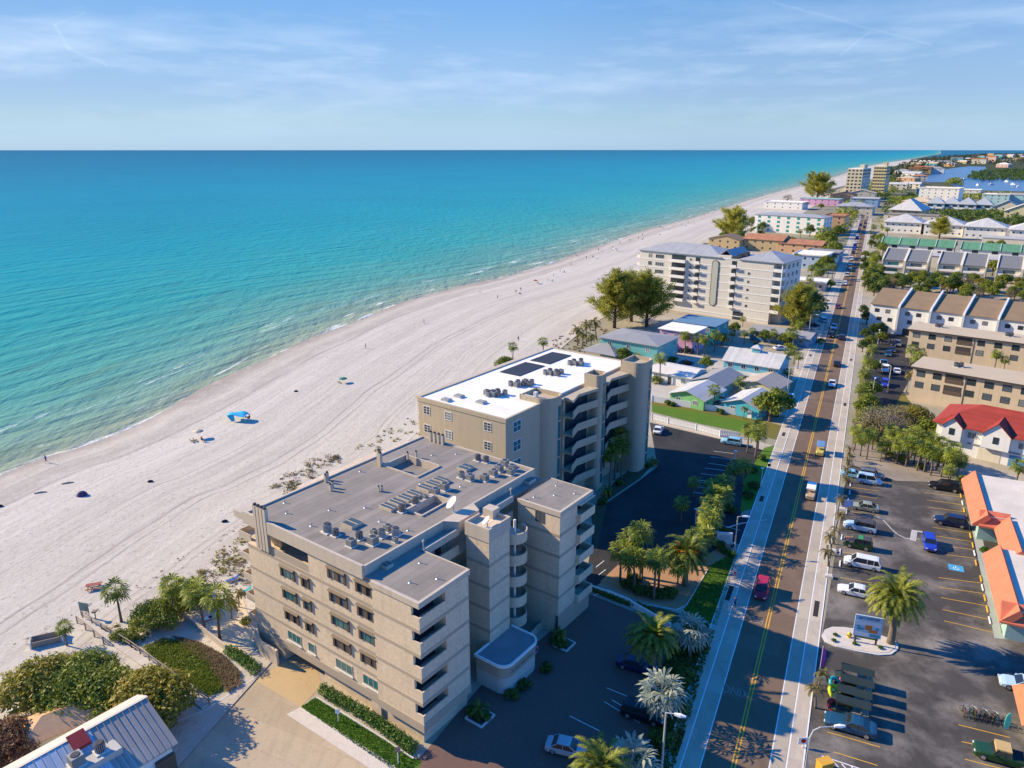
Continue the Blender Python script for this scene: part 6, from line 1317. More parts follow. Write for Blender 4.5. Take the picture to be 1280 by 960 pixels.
# lagoon and its mangrove isle
sheet('lagoon_water', [(1150,228),(1160,220),(1172,214),(1192,210),(1212,208),(1232,208.4),(1233,213),(1290,213),(1330,224),(1330,240),(1275,239.5),(1236,238.5),(1203,237.5),(1194,233),(1180,228)], .3, Mgloss('lagoon', (.02,.10,.26), .2, 0, .3))
def wood(name, pts, n, hmin, hmax, size, mat_, seed, cards=34, kind='stuff'):
    rng = random.Random(seed); mb = MB(); A_ = [at(*p) for p in pts]; x0, x1 = min(a[0] for a in A_), max(a[0] for a in A_); y0, y1 = min(a[1] for a in A_), max(a[1] for a in A_)
    def inside(x, y):
        c = False
        for i in range(len(A_)):
            (xa, ya), (xb, yb) = A_[i], A_[i-1]
            if (ya > y) != (yb > y) and x < (xb-xa)*(y-ya)/(yb-ya)+xa: c = not c
        return c
    k = 0
    for _ in range(n*40):
        if k >= n: break
        x, y = rng.uniform(x0, x1), rng.uniform(y0, y1)
        if not inside(x, y): continue
        k += 1; h = rng.uniform(hmin, hmax); r = h*rng.uniform(.45, .7); leaf_cloud(mb, [(x, y, h*.55, r, r, h*.48)], cards, size*h, rng, .6)
    o = mb.obj(name, mat_); o['kind'] = kind; return o
wood('mangrove_wood', [(1209,222.5),(1216,217),(1234,214.5),(1300,213),(1300,226),(1225,226)], 420, 5, 9, .24, G_DARK, 1)
wood('spit_wood', [(1108,217),(1140,203),(1180,197),(1235,193.2),(1300,192.5),(1300,208),(1240,206),(1200,206),(1160,215),(1140,228),(1120,238)], 900, 9, 22, .24, Mleaf('far_leaf', (.05,.07,.03), (.11,.11,.05)), 2, 26)
wood('roadside_wood', [(1085,250),(1100,240),(1120,215),(1140,207),(1150,214),(1135,240),(1120,262),(1112,285),(1103,310),(1090,330),(1082,345),(1080,325),(1092,285),(1103,262),(1108,255)], 260, 5, 9, .17, G_TREE, 3, 60)
wood('roadside_wood', [(1022,300),(1030,290),(1050,268),(1062,255),(1078,240),(1092,228),(1106,222),(1110,230),(1098,240),(1083,253),(1072,268),(1050,305),(1030,330)], 170, 5, 9, .17, G_TREE, 4, 60)
wood('scrub_wood', [(1150,270),(1200,268),(1290,270),(1290,285),(1240,282),(1200,277),(1150,278)], 170, 4, 7, .2, G_DARK, 5, 50)
wood('scrub_wood', [(1150,262),(1240,262),(1290,268),(1290,274),(1200,272)], 90, 4, 7, .2, G_TREE, 6, 50)
wood('distant_wood', [(1115,255),(1128,248),(1150,244),(1180,245),(1205,246),(1290,247),(1290,262),(1235,252),(1160,254),(1140,268)], 200, 5, 9, .2, G_TREE, 7, 40)
isl = at(1193, 230); wood('islet_bush', [(1182,232),(1186,226),(1200,226),(1203,233)], 24, 6, 9, .2, G_TREE, 8, 60)
# boats on the lagoon
rng = random.Random(6)
bh = MB(); bh.loft([[(x, -w_, z), (x, w_, z), (x, w_*.7, .0), (x, -w_*.7, .0)][::-1] for x, w_, z in ((-4, 1.3, 1.2), (-1, 1.5, 1.2), (2, 1.2, 1.35), (4.2, .15, 1.6))]); bhm = bh.mesh('boat_hull', WHITE_W); bc = MB(); bc.box(-1.5, 1.2, -.9, .9, 1.2, 2.6); bc.box(-1.7, 1.5, -1.05, 1.05, 2.6, 2.75); bcm = bc.mesh('boat_cabin', WHITE_W)
for i, (x, y) in enumerate(((1258,227.5),(1266,231),(1239,231),(1222,232),(1205,225),(1272,234))):
    g = at(x, y); spawn([('hull', bhm, None, 0), ('cabin', bcm, None, 0)], 'boat', (g[0], g[1], .3), rng.uniform(0, 6), 1.15, 'small white boat on the lagoon beside the mangrove isle', 'boat', 'boats on the lagoon')
# ------------------------------------------------------------------ plants
rng = random.Random(21)
def plant(pool, name, x, y, s_, label, cat, group=None, rz=None, z=0):
    g = at(x, y); k = rng.randrange(len(pool)) if len(pool) > 1 else 0
    for fr, w_, d_ in HOUSES:            # keep plants out of the houses: stand them before the front or the right wall
        u, v = fr.l(g)
        if -.4 < u < w_ + .4 and -.4 < v < d_ + .4:
            g = fr.w(u, -1.3)[:2] if v < w_ + .4 - u else fr.w(w_ + 1.3, v)[:2]
    return spawn(pool[k], name, (g[0], g[1], z), rng.uniform(0, 6.28) if rz is None else rz, s_, label, cat, group)
P1 = lambda pool, i: [pool[i]]
plant(P1(DATES,0), 'date_palm', 1113, 805, 1.0, 'large date palm with stout trunk on the kerbed island beside the sign board', 'palm tree')
plant(P1(DATES,1), 'date_palm', 856, 731, 1.12, 'date palm with orange fruit bunches at the edge of the mulch bed', 'palm tree')
plant(P1(DATES,2), 'date_palm', 815, 838, 1.0, 'green date palm between the brick lot and the silver palms', 'palm tree')
plant(P1(DATES,1), 'date_palm', 752, 1010, 1.0, 'fruiting date palm cut by the bottom edge of the photo', 'palm tree')
plant(P1(BISM,0), 'silver_palm', 862, 822, .95, 'silver leaved palm beside the pavement, farthest from the camera', 'palm tree', None)
plant(P1(BISM,0), 'silver_palm', 823, 905, 1.08, 'silver leaved palm in front of the tall street lamp', 'palm tree', None)
plant(P1(BISM,1), 'silver_palm', 785, 990, 1.15, 'silver leaved palm at the bottom edge next to the fruiting date palm', 'palm tree', None)
for x, y, s_, k in ((775,728,.90,0),(793,740,.86,1),(800,722,1.0,3),(817,750,.86,3),(823,735,.86,0),(802,727,.82,2),(846,742,.72,0),(786,718,.92,1)):
    plant(P1(SABALS,k), 'cabbage_palm', x, y, s_, 'slender round headed palm in the cluster on the mulch bed', 'palm tree', 'palms on the mulch bed')
for x, y, s_ in ((883,688,1.0),(892,655,.95),(900,650,.95),(886,672,1.0),(878,702,.9),(870,705,.9),(897,640,.9),(905,635,.85),(890,645,1.0),(868,712,.85)):
    plant(P1(SABALS, rng.choice((0,2))), 'cabbage_palm', x, y, s_*1.0, 'round headed palm in the dense planted clump between the shaded lot and the pavement', 'palm tree', 'palms of the dense clump by the lot')
for x, y, s_, lb in ((917,612,.85,'round headed palm by the shaded bays'),(928,607,.8,'smaller round headed palm next to the kiosk lawn')): plant(P1(SABALS,2), 'cabbage_palm', x, y, s_, lb, 'palm tree')
for x, y, s_, lb in ((934,566,.85,'palm standing at the fence end by the blue car'),(944,572,.9,'palm beside the corner lawn'),(947,563,.9,'bushy headed palm rising behind the fence end')): plant(P1(SABALS,0), 'cabbage_palm', x, y, s_, lb, 'palm tree')
plant(P1(SABALS,2), 'cabbage_palm', 851, 653, .7, 'dark palm standing alone on the shaded lot island', 'palm tree'); plant(P1(SABALS,2), 'cabbage_palm', 866, 622, .6, 'small palm beside the bay lines of the shaded lot', 'palm tree')
for x, y, s_ in ((768,600,1.15),(772,590,1.2),(762,608,1.0),(776,598,1.0)): plant(P1(SABALS,3), 'cabbage_palm', x, y, s_*.85, 'dark palm in the courtyard between the curved towers', 'palm tree', 'palms in the shaded courtyard')
for x, y, s_ in ((756,622,.9),(815,582,.8),(700,803,.75),(599,893,.75)): plant(SABAL_LOW, 'dwarf_palm', x, y, s_*1.2, {756:'dwarf palm at the foot of the middle tower',815:'dwarf palm at the foot of the right curved tower',700:'dwarf palm in the square bed beside the entrance pavilion',599:'dwarf palm in the square bed at the right corner of the tan condominium'}[x], 'palm tree')
for x, y in ((785,735),(800,742),(815,745),(828,747),(792,728),(838,745)): plant(SHRUBS[:1], 'shrub', x, y, .8, 'low dark shrub under the mulch bed palms', 'shrub', 'shrubs on the mulch bed')
for x, y in ((695,805),(703,808),(592,893),(603,899),(752,630),(762,618),(775,606),(811,584),(818,580),(640,872),(655,860),(683,838),(672,768),(680,760)): plant(SHRUBS[:1], 'shrub', x, y, .62, 'dark shrub in the shaded beds along the condominium walls', 'shrub', 'shrubs in the shaded wall beds')
for x, y, s_ in ((912,640,.9),(935,622,.8),(942,610,.8),(940,590,.8),(952,575,.7),(905,668,.7),(900,685,.7),(872,815,1.0),(855,850,.9),(845,890,.9),(830,930,1.0),(800,960,1.0)): plant(SHRUBS[:1], 'shrub', x, y, s_, 'dark green shrub along the pavement side of the planting strips', 'shrub', 'shrubs beside the left pavement')
# dense hedges: one clipped body each
def hedge(name, pts, w_, h, label, seed):
    mb = MB(); r_ = random.Random(seed); P_ = [Vector(at(*p)) for p in pts]
    for a, b_ in zip(P_, P_[1:]):
        n = max(2, int((b_-a).length/.8))
        for k in range(n): c = a + (b_-a)*((k+.5)/n); leaf_cloud(mb, [(c.x, c.y, h*.5, .75, w_*.6, h*.6)], 330, .14, r_, .35)
    tag(mb.obj(name, G_HEDGE), label, 'hedge')
hedge('hedge', [(402,866),(440,888),(480,913),(518,942)], 1.3, 1.3, 'clipped green hedge along the foot of the tan condominium front', 1)
hedge('hedge', [(900,688),(918,697)], 1.0, .9, 'short clipped hedge beside the mulch bed and street lamp', 2)
hedge('hedge', [(285,815),(305,828),(322,842)], 1.6, 1.0, 'green hedge beside the ramp at the left end of the tan condominium', 3)
hedge('hedge', [(742,738),(775,752),(800,760),(812,765)], .7, .7, 'low dark hedge along the curved retaining wall', 4)
# left foreground
for x, y, s_, k, lb in ((152,778,.85,0,'fan palm standing alone on the sand beside the green board'),(84,808,.55,1,'small fan palm next to the timber box on the sand')): plant(P1(SABALS,0 if k == 0 else 2), 'cabbage_palm', x, y, s_, lb, 'palm tree')
for x, y, s_, lb in ((218,779,.85,'leafy fan palm at the garden wall, leftmost of its group'),(256,788,.95,'tall fan palm in the middle of the group by the garden wall'),(275,800,.98,'tall fan palm nearest the pool deck, dark slanting trunk')): plant(P1(SABALS,1), 'cabbage_palm', x, y, s_, lb, 'palm tree')
for x, y, s_, lb in ((290,775,.62,'slim coconut palm on the pool deck'),(299,760,.55,'small coconut palm by the condominium balconies')): plant(P1(COCOS,1), 'coconut_palm', x, y, s_, lb, 'palm tree')
for x, y, s_, k, lb in ((50,880,1.35,4,'olive yellow sea grape bush at the far left'),(100,890,1.25,5,'big green bush behind the metal roofed house'),(135,890,1.2,5,'dense green bush in the middle of the sea grape thicket'),(180,888,1.25,4,'bronze leaved sea grape bush beside the boardwalk'),(196,902,1.5,4,'tall bronze sea grape between the metal roofed house and the drive'),(110,862,1.1,5,'green bush next to the boardwalk rail'),(75,862,1.0,4,'yellow green sea grape bush nearest the sand'),(12,945,1.1,6,'reddish leaved bush at the left edge'),(5,975,1.2,6,'reddish bush in the lower left corner'),(195,785,.9,5,'round green bush under the leftmost garden palm'),(232,762,1.0,5,'green bush at the dune edge behind the garden palms'),(165,800,.5,1,'low green scrub beside the lone fan palm'),(150,800,.5,1,'green ground bush by the boardwalk head'),(245,745,.6,1,'olive bush at the top of the dune'),(309,780,.35,1,'small round bush at the ramp wall')):
    plant(P1(SHRUBS,k), 'bush', x, y, s_*1.2, lb, 'bush')
# grass mound, dune scrub
def scrub(name, poly, n, size, hts, mat_, seed):
    r_ = random.Random(seed); A_ = [at(*p) for p in poly]; x0, x1 = min(a[0] for a in A_), max(a[0] for a in A_); y0, y1 = min(a[1] for a in A_), max(a[1] for a in A_); mb = MB(); k = it = 0
    while k < n and it < n*40:
        it += 1; x, y = r_.uniform(x0, x1), r_.uniform(y0, y1); c = False
        for i in range(len(A_)):
            (xa, ya), (xb, yb) = A_[i], A_[i-1]
            if (ya > y) != (yb > y) and x < (xb-xa)*(y-ya)/(yb-ya)+xa: c = not c
        if not c: continue
        k += 1; h = r_.uniform(*hts); q = h*r_.uniform(.8, 1.8); leaf_cloud(mb, [(x, y, h*.45, q, q, h*.55)], 26, size, r_, .1)
    o = mb.obj(name, mat_); o['kind'] = 'stuff'; return o
def cover(name, poly, n, size, hts, mat_, seed, kind='stuff', z=.02):
    r_ = random.Random(seed); A_ = [at(*p) for p in poly]; x0, x1 = min(a[0] for a in A_), max(a[0] for a in A_); y0, y1 = min(a[1] for a in A_), max(a[1] for a in A_); mb = MB(); k = 0; it = 0
    while k < n and it < n*30:
        it += 1; x, y = r_.uniform(x0, x1), r_.uniform(y0, y1); c = False
        for i in range(len(A_)):
            (xa, ya), (xb, yb) = A_[i], A_[i-1]
            if (ya > y) != (yb > y) and x < (xb-xa)*(y-ya)/(yb-ya)+xa: c = not c
        if not c: continue
        k += 1; h = r_.uniform(*hts); a = r_.uniform(0, 3.14); s_ = size*r_.uniform(.5, 1.3); dx, dy = math.cos(a)*s_, math.sin(a)*s_; lx, ly = r_.uniform(-.5, .5)*h, r_.uniform(-.5, .5)*h
        mb.poly([(x-dx, y-dy, z), (x+dx, y+dy, z), (x+lx+dx*.3, y+ly+dy*.3, z+h), (x+lx-dx*.3, y+ly-dy*.3, z+h)])
    o = mb.obj(name, mat_); o['kind'] = kind; return o
MOUND = [(178,812),(198,798),(222,797),(250,805),(278,820),(298,840),(303,857),(290,872),(262,877),(240,862),(205,835)]
A_ = [at(*p) for p in MOUND]; cxm, cym = sum(a[0] for a in A_)/len(A_), sum(a[1] for a in A_)/len(A_); mb = MB(); rings_ = []
for k in range(6): f = 1 - k/5*.999; rings_.append([(cxm+(a[0]-cxm)*f, cym+(a[1]-cym)*f, .02 + .30*(1-f*f)) for a in A_])
A2 = sum(A_[i][0]*A_[(i+1)%len(A_)][1]-A_[(i+1)%len(A_)][0]*A_[i][1] for i in range(len(A_)))
mb.loft(rings_ if A2 > 0 else [r_[::-1] for r_ in rings_], cap=False); struct(mb.obj('grass_mound', Mground('mound_grass', (.13,.19,.025), (.28,.20,.11), .16), smooth=True))
cover('grass', [(178,812),(205,800),(250,808),(280,860),(262,874),(240,860),(205,835)], 5200, .09, (.10,.32), Mleaf('mound_green', (.10,.17,.02), (.22,.25,.04)), 3, z=.25); cover('dry_grass', [(215,797),(250,805),(278,820),(300,842),(302,858),(285,868),(255,830)], 4200, .09, (.10,.30), Mleaf('mound_dry', (.25,.19,.10), (.36,.27,.17)), 4, z=.25)
scrub('dune_scrub', [(195,765),(240,720),(285,690),(310,690),(315,730),(280,735),(250,745),(215,780)], 120, .15, (.2,.6), G_DRY, 5); scrub('dune_scrub', [(235,725),(290,675),(312,660),(315,730),(285,720)], 90, .15, (.2,.7), G_GRAPE, 6)
scrub('dune_scrub', [(335,610),(385,577),(420,566),(432,574),(400,592),(360,620)], 70, .2, (.3,.9), G_DRY, 7); scrub('dune_scrub', [(120,790),(165,775),(190,790),(175,815),(150,810)], 70, .14, (.15,.45), G_GRAPE, 8)
scrub('dune_scrub', [(560,500),(620,462),(680,438),(690,446),(640,470),(590,495)], 90, .25, (.15,.45), G_DRY, 9); scrub('dune_scrub', [(690,425),(740,405),(760,412),(735,440),(700,445)], 70, .3, (.2,.6), G_DRY, 10); scrub('dune_scrub', [(425,570),(520,515),(560,500),(590,495),(540,545),(470,580)], 60, .2, (.2,.7), G_GRAPE, 15); scrub('beach_tufts', [(0,815),(30,800),(300,655),(330,640),(250,700),(180,740),(60,800)], 60, .1, (.1,.3), G_DRY, 14)
cover('lawn_grass', [(395,871),(376,884),(505,972),(527,951),(516,944)], 6000, .05, (.06,.14), G_HEDGE, 11); cover('lawn_grass', [(886,708),(915,692),(921,697),(908,740),(896,782),(850,770),(862,752)], 6000, .06, (.06,.16), G_HEDGE, 12)
cover('verge_plants', [(838,788),(880,776),(893,790),(850,935),(830,1000),(812,900),(830,830)], 3200, .14, (.1,.5), G_DARK, 13)
# mid-left trees
plant(P1(PINES,0), 'casuarina', 768, 410, 1.45, 'tall feathery pine at the back of the beach, left half of the big pair', 'tree'); plant(P1(PINES,1), 'casuarina', 808, 408, 1.5, 'broad dark feathery pine beside the teal house, right half of the big pair', 'tree'); plant(P1(PINES,1), 'casuarina', 789, 402, 1.4, 'feathery pine between the two big ones of the pair', 'tree')
plant(P1(PINES,2), 'casuarina', 915, 303, 1.55, 'big spreading pine on the beach in front of the turquoise glazed condominium', 'tree'); plant(P1(PINES,2), 'casuarina', 1021, 252, 2.3, 'lone dark pine farther along the beach', 'tree'); plant(P1(BARES,0), 'bare_tree', 984, 253, 1.6, 'bare pinkish tree on the beach left of the lone dark pine', 'tree')
plant(P1(PINES,0), 'casuarina', 994, 412, 1.15, 'green tree at the road end of the grey apartment block', 'tree'); plant(P1(BROADS,3), 'broadleaf_tree', 1012, 405, 1.6, 'dark rounded tree between the grey block and the road', 'tree')
for x, y, s_ in ((722,432,1.0),(733,430,.95),(745,424,1.05),(728,436,.8),(738,438,.8)): plant(COCOS[:2], 'coconut_palm', x, y, s_*1.35, 'wind blown coconut palm in the row at the beach side of the teal house', 'palm tree', 'coconut palms at the beach edge')
for x, y, s_, k, lb in ((641,452,1.0,2,'fan palm behind the white roof, left one'),(679,446,1.05,2,'fan palm behind the white roof near the solar panels')): plant(P1(SABALS,0), 'cabbage_palm', x, y, s_*.8, lb, 'palm tree')
plant(P1(SHRUBS,5), 'bush', 632, 462, 1.1, 'rounded bush behind the white roof at the beach edge', 'bush'); plant(P1(BROADS,1), 'broadleaf_tree', 793, 447, .95, 'round green tree between the khaki condominium and the teal house', 'tree')
plant(P1(SABALS,3), 'cabbage_palm', 834, 475, .95, 'lone palm before the white cottage', 'palm tree'); plant(P1(SABALS,0), 'cabbage_palm', 875, 508, .85, 'palm at the lawn fence before the green cottage', 'palm tree')
for x, y, s_ in ((860,440,1.05),(872,444,1.1),(880,446,1.0),(893,440,1.0)): plant(SABALS[:2], 'cabbage_palm', x, y, s_*.85, 'palm in the clump between the pink house and the aqua house', 'palm tree', 'palms between the pink and aqua houses')
for x, y, s_, lb in ((902,432,.8,'leafy tree left of the aqua house'),(918,418,.7,'tree behind the cupola'),(955,428,.7,'tree in front of the blue bungalow'),(895,418,.7,'tree beside the deep teal house')): plant(BROADS[:2], 'broadleaf_tree', x, y, s_, lb, 'tree')
for x, y, s_ in ((984,457,.8),(992,455,.8),(997,461,.75)): plant(P1(SABALS,2), 'cabbage_palm', x, y, s_, 'palm on the small roadside island left of the road', 'palm tree', 'palms on the roadside island')
for x, y, s_, lb in ((962,527,1.5,'big round palm clump tree at the roadside by the cyan cottage'),(972,521,1.35,'tree behind the roadside palm clump')): plant(P1(BROADS,1), 'broadleaf_tree', x, y, s_, lb, 'tree')
plant(P1(COCOS,1), 'coconut_palm', 938, 518, .6, 'small palm before the cyan cottage', 'palm tree')
for x, y in ((1014,352),(1020,355),(1028,352),(1034,350),(1040,348)): plant(SABALS[:2], 'cabbage_palm', x, y, 1.0, 'palm in the row left of the road beyond the grey block', 'palm tree', 'palms left of the road beyond the grey block')
for x, y, s_ in ((1032,338,1.0),(1042,322,1.2),(1036,308,1.3),(1046,298,1.4),(1020,318,1.0)): plant(BROADS, 'broadleaf_tree', x, y, s_*1.3, 'dark tree left of the road near the terracotta roofs', 'tree', 'trees left of the road near terracotta roofs')
CG = random.Random(55)
for x, y in ((846,462),(838,470),(852,470),(882,462),(897,466),(884,478),(868,490),(858,498),(889,490),(902,494),(846,500),(920,505),(936,512),(948,500),(942,484),(968,470),(972,478),(962,458),(930,430),(944,430),(915,428),(880,425),(872,430),(842,432),(905,412),(928,409),(952,420),(978,424),(992,428),(812,448),(820,452),(800,455)):
    plant([SHRUBS[1], SHRUBS[1], BROADS[1], SABALS[2], SHRUBS[0]], 'garden_plant', x, y, CG.uniform(.5, .85), 'green garden shrub or small palm between the pastel cottages', 'plant', 'garden plants between the cottages')
for k in range(44):
    x = 1002 + k*1.3 + CG.uniform(-8, 5); y = 440 - k*3.3 + CG.uniform(-4, 4)
    plant([SABALS[0], BROADS[1], SABALS[2], SHRUBS[1]], 'roadside_tree', x - 14, y, CG.uniform(.7, 1.05), 'green tree or palm along the left side of the road before the far houses', 'tree', 'trees along the left side of the far road')
for x, y in ((880,318),(905,305),(925,308),(948,305),(962,309),(978,312),(940,283),(960,288),(1000,300),(1012,296),(1005,330),(995,340),(1000,284),(1018,280),(1026,262),(1008,262)):
    plant([SABALS[1], BROADS[0], BROADS[3], COCOS[2]], 'villa_tree', x, y, CG.uniform(.9, 1.4), 'tree or palm in the gardens of the terracotta roofed villas', 'tree', 'trees among the terracotta villas')
# right side trees
for i, (x, y) in enumerate(((1059,575),(1058,590),(1057,603),(1055,616),(1047,642),(1045,660),(1041,680),(1038,694),(1035,708),(1060,583),(1022,862),(1019,885))):
    plant(ROWPALM, 'slender_palm', x, y, rng.uniform(.85, 1.1), 'small slender palm in the row along the kerb of the parking lot', 'palm tree', 'slender palms along the parking lot kerb')
for x, y, s_ in ((1075,570,.9),(1083,574,.95),(1120,580,1.0),(1132,583,1.0),(1146,588,.95),(1155,590,1.0),(1163,594,1.0),(1176,596,1.05),(1187,600,1.0),(1142,580,.9),(1196,598,.95),(1183,608,.8),(1107,574,.9),(1170,588,.9),(1090,562,.9),(1112,566,1.0),(1126,570,.9),(1138,573,1.05),(1151,577,.95),(1160,580,1.0),(1173,584,.95),(1190,590,.9),(1100,577,.75),(1068,562,.9)):
    plant(SABALS[:3], 'cabbage_palm', x, y, s_*.82, 'round headed palm in the thick belt between the parking lot and the red roofed building', 'palm tree', 'palms in the belt north of the parking lot')
for x, y, s_ in ((1112,572,.6),(1128,578,.7),(1150,586,.7),(1205,607,.8),(1215,612,.9),(1230,618,.9),(1245,622,.9),(1258,626,.9)): plant(SHRUBS[:2], 'shrub', x, y, s_, 'dark shrub at the foot of the palm belt by the lot edge', 'shrub', 'shrubs along the lot edge')
plant(P1(SABALS,2), 'cabbage_palm', 1269, 608, .85, 'palm at the right edge before the white garages', 'palm tree'); plant(P1(COCOS,0), 'coconut_palm', 1226, 566, 1.0, 'tall palm against the red roofed building', 'palm tree')
plant(P1(BARES,0), 'bare_tree', 1096, 552, 1.35, 'bare greyish tree behind the palm belt, nearest the road', 'tree'); plant(P1(BARES,1), 'bare_tree', 1116, 545, 1.45, 'bare pinkish tree right of the greyish one', 'tree'); plant(P1(YELS,0), 'yellow_tree', 1142, 543, 1.25, 'bright yellow green tree beside the beige apartments', 'tree'); plant(P1(BROADS,1), 'broadleaf_tree', 1156, 552, 1.05, 'green tree before the corner of the red roofed building', 'tree')
for x, y, s_ in ((1083,515,.9),(1086,500,.95),(1077,520,.8),(1080,488,.9),(1079,540,.8),(1089,530,.8),(1073,505,.75),(1082,470,.8),(1088,456,.8),(1093,466,.7)): plant([SABALS[0], BROADS[1], SABALS[2]], 'roadside_tree', x, y, s_*1.05, 'green tree in the verge between the right pavement and the apartment parking', 'tree', 'verge trees by the apartment parking')
for x, y, s_ in ((1142,468,.9),(1137,458,.9),(1148,460,.8),(1133,490,.75),(1146,490,.7)): plant([SABALS[0], COCOS[2]], 'cabbage_palm', x, y, s_, 'palm at the left end wall of the beige apartments', 'palm tree', 'palms at the ends of the beige apartments')
for x, y, s_ in ((1241,470,1.0),(1253,472,.8)): plant(P1(SABALS,3), 'cabbage_palm', x, y, s_*.85, 'palm between the two beige apartment buildings', 'palm tree', 'palms between the beige apartments')
for k in range(14): x = 1160 + k*9; plant(SHRUBS[6:7], 'shrub', x, 453 + k*2.2, .45, 'reddish shrub in the planted row between the beige apartments', 'shrub', 'red shrub row between the beige apartments')
for x, y, s_, k in ((1079,395,.9,0),(1083,405,1.0,1),(1091,420,.95,0),(1098,418,.9,1),(1081,425,.85,2),(1078,440,.8,0),(1086,435,.8,1),(1101,430,.8,2)): plant([SABALS[0], BROADS[0], BROADS[2]], 'roadside_tree', x, y, s_*.85, 'green tree at the left end of the white townhouses by the road', 'tree', 'trees at the road end of the white townhouses')
rr2 = random.Random(9)
for k in range(60):
    x = 1082 + k*3.5; y = 362 + k*.2 + rr2.uniform(-14, 7); plant([BROADS[0], BROADS[1], BARES[1], YELS[0], BROADS[3], BROADS[0]], 'broadleaf_tree', x, y, rr2.uniform(.8, 1.15), 'bushy tree in the belt between the brown roofed townhouses and the cream row houses', 'tree', 'tree belt behind the white townhouses')
for k in range(38):
    x = 1079 + rr2.uniform(0, 22); y = 296 + k*2.0; plant([BROADS[0], SABALS[1], BROADS[2]], 'roadside_tree', x if y > 320 else x + 8, y, rr2.uniform(.8, 1.1), 'green tree lining the right side of the far road', 'tree', 'trees lining the far road on the right')
for x, y, s_ in ((1174,298,1.6),(1250,312,1.0),(1236,313,1.0),(1180,330,.9),(1205,338,1.2),(1240,345,1.3),(1268,320,1.0)): plant([PINES[1] if s_ > 1.5 else BROADS[0]], 'tree', x, y, s_*.75 if s_ > 1.5 else s_, {1174:'brown green tree between the green roofs and pyramid villas',1250:'shrubby tree before the long green roof',1236:'smaller shrubby tree before the long green roof',1180:'tree between the first two row house pairs',1205:'tall tree before the second row house pair',1240:'tall yellowish tree before the third row house pair',1268:'tree at the right end of the long green roof'}[x], 'tree')
# ------------------------------------------------------------------ vehicles
RD = math.pi/2 - rad(25.3)          # heading along the road, away
def car(kind, x, y, head, paint, label, scale=1.0, group=None, z=.02, cat='car', name='parked_car'):
    g = at(x, y); return spawn(CARS[kind], name, (g[0], g[1], z), head, scale, label, cat, group, PA[paint])
EAST = -rad(25.3)                    # nose towards the shops
car('mini', 1086, 604, EAST, 'pale_blue', 'white and sky blue small van near the top of the left bays', 1.05, None, .02, 'van')
car('sedan', 1066, 596, EAST, 'skyblue', 'light blue car next to the kerb beyond the sky blue van', .95); car('suv', 1089, 597, EAST, 'grey', 'blue grey car half hidden behind the sky blue van', .95)
car('sedan', 1080, 637, EAST + math.pi, 'champagne', 'sand green sedan in the left bays'); car('suv_black_top', 1075, 662, EAST + math.pi, 'pale_blue', 'white and pale blue off roader with dark roof in the left bays', 1.02)
o = car('jeep_top', 1072, 684, EAST + math.pi, 'green', 'small off roader striped orange yellow and green'); 
for c_, n_, x0_, x1_ in (('flag_orange', (.60,.14,.02), .55, 1.85), ('flag_yellow', (.60,.45,.03), .1, .55)): MB().box(x0_, x1_, -.70, .70, 1.085, 1.10).obj('colour_panel', Mgloss(c_, n_, .3), o)
MB().box(-.6, .1, -.72, .72, 1.805, 1.82).obj('roof_panel', Mgloss('flag_green', (.05,.30,.04), .3), o)
car('van', 1077, 708, EAST + math.pi, 'car_white', 'white minivan above the white sedan'); car('sedan', 1069, 743, EAST + math.pi, 'car_white', 'white sedan nearest the sign island'); car('coupe', 1062, 911, EAST + math.pi, 'teal_blue', 'dark blue sports coupe beside the covered carts', 1.08)
car('suv', 1180, 612, EAST + math.pi, 'black', 'black sport utility vehicle topmost on the shop side', 1.08); car('suv', 1188, 656, EAST + math.pi, 'navy', 'dark blue sport utility vehicle second on the shop side', 1.05); car('suv', 1161, 683, RD + math.pi + .05, 'blue', 'bright blue sport utility vehicle standing in the lot lane', .95)
car('sedan', 710, 940, -.3, 'silver', 'silver sedan on the shaded brick lot'); car('sedan', 795, 836, EAST, 'navy', 'dark blue sedan beside the green date palm'); car('suv', 803, 897, EAST, 'black', 'black car hidden under the silver palms')
car('suv', 914, 555, EAST + math.pi, 'skyblue', 'blue hatchback at the end of the white picket fence', .9)
car('mini', 952, 742, RD + math.pi, 'red', 'bright red car on the near road', 1.05, None, .03, 'car', 'red_car')
for x, y, k, p, hd, lb in ((1046,457,'sedan','black',0,'black car on the road beside the verge trees'),(1040,482,'sedan','car_white',1,'white car on the road by the apartment parking'),(1042,411,'pickup','pale_blue',1,'pale blue pickup truck at the shaded road junction'),(1039,421,'suv','black',1,'black car behind the pale blue pickup'),(1052,424,'suv','navy',0,'navy car at the junction in the right lane'),(1047,385,'sedan','darkred',1,'dark red car on the far road'),(1056,356,'suv','car_white',1,'white car on the far road before the townhouse belt'),(1062,338,'sedan','silver',1,'silver car on the far road')):
    car(k, x, y, RD + math.pi*hd, p, lb, 1, None, .03, 'car', 'road_car')
rng = random.Random(31)
for k in range(26):
    s_ = 340 + k*22; lat = rng.choice((-1.55, 1.6)); p = RF.w(lat, s_ + rng.uniform(-6, 6)); kd = rng.choice(('sedan','suv','suv','van')); pt = rng.choice(('car_white','black','silver','grey','red','blue','car_white','navy'))
    spawn(CARS[kd], 'road_car', (p[0], p[1], .03), RD if lat > 0 else RD + math.pi, 1.05, 'small car in the traffic on the far stretch of road', 'car', 'traffic on the far road', PA[pt])
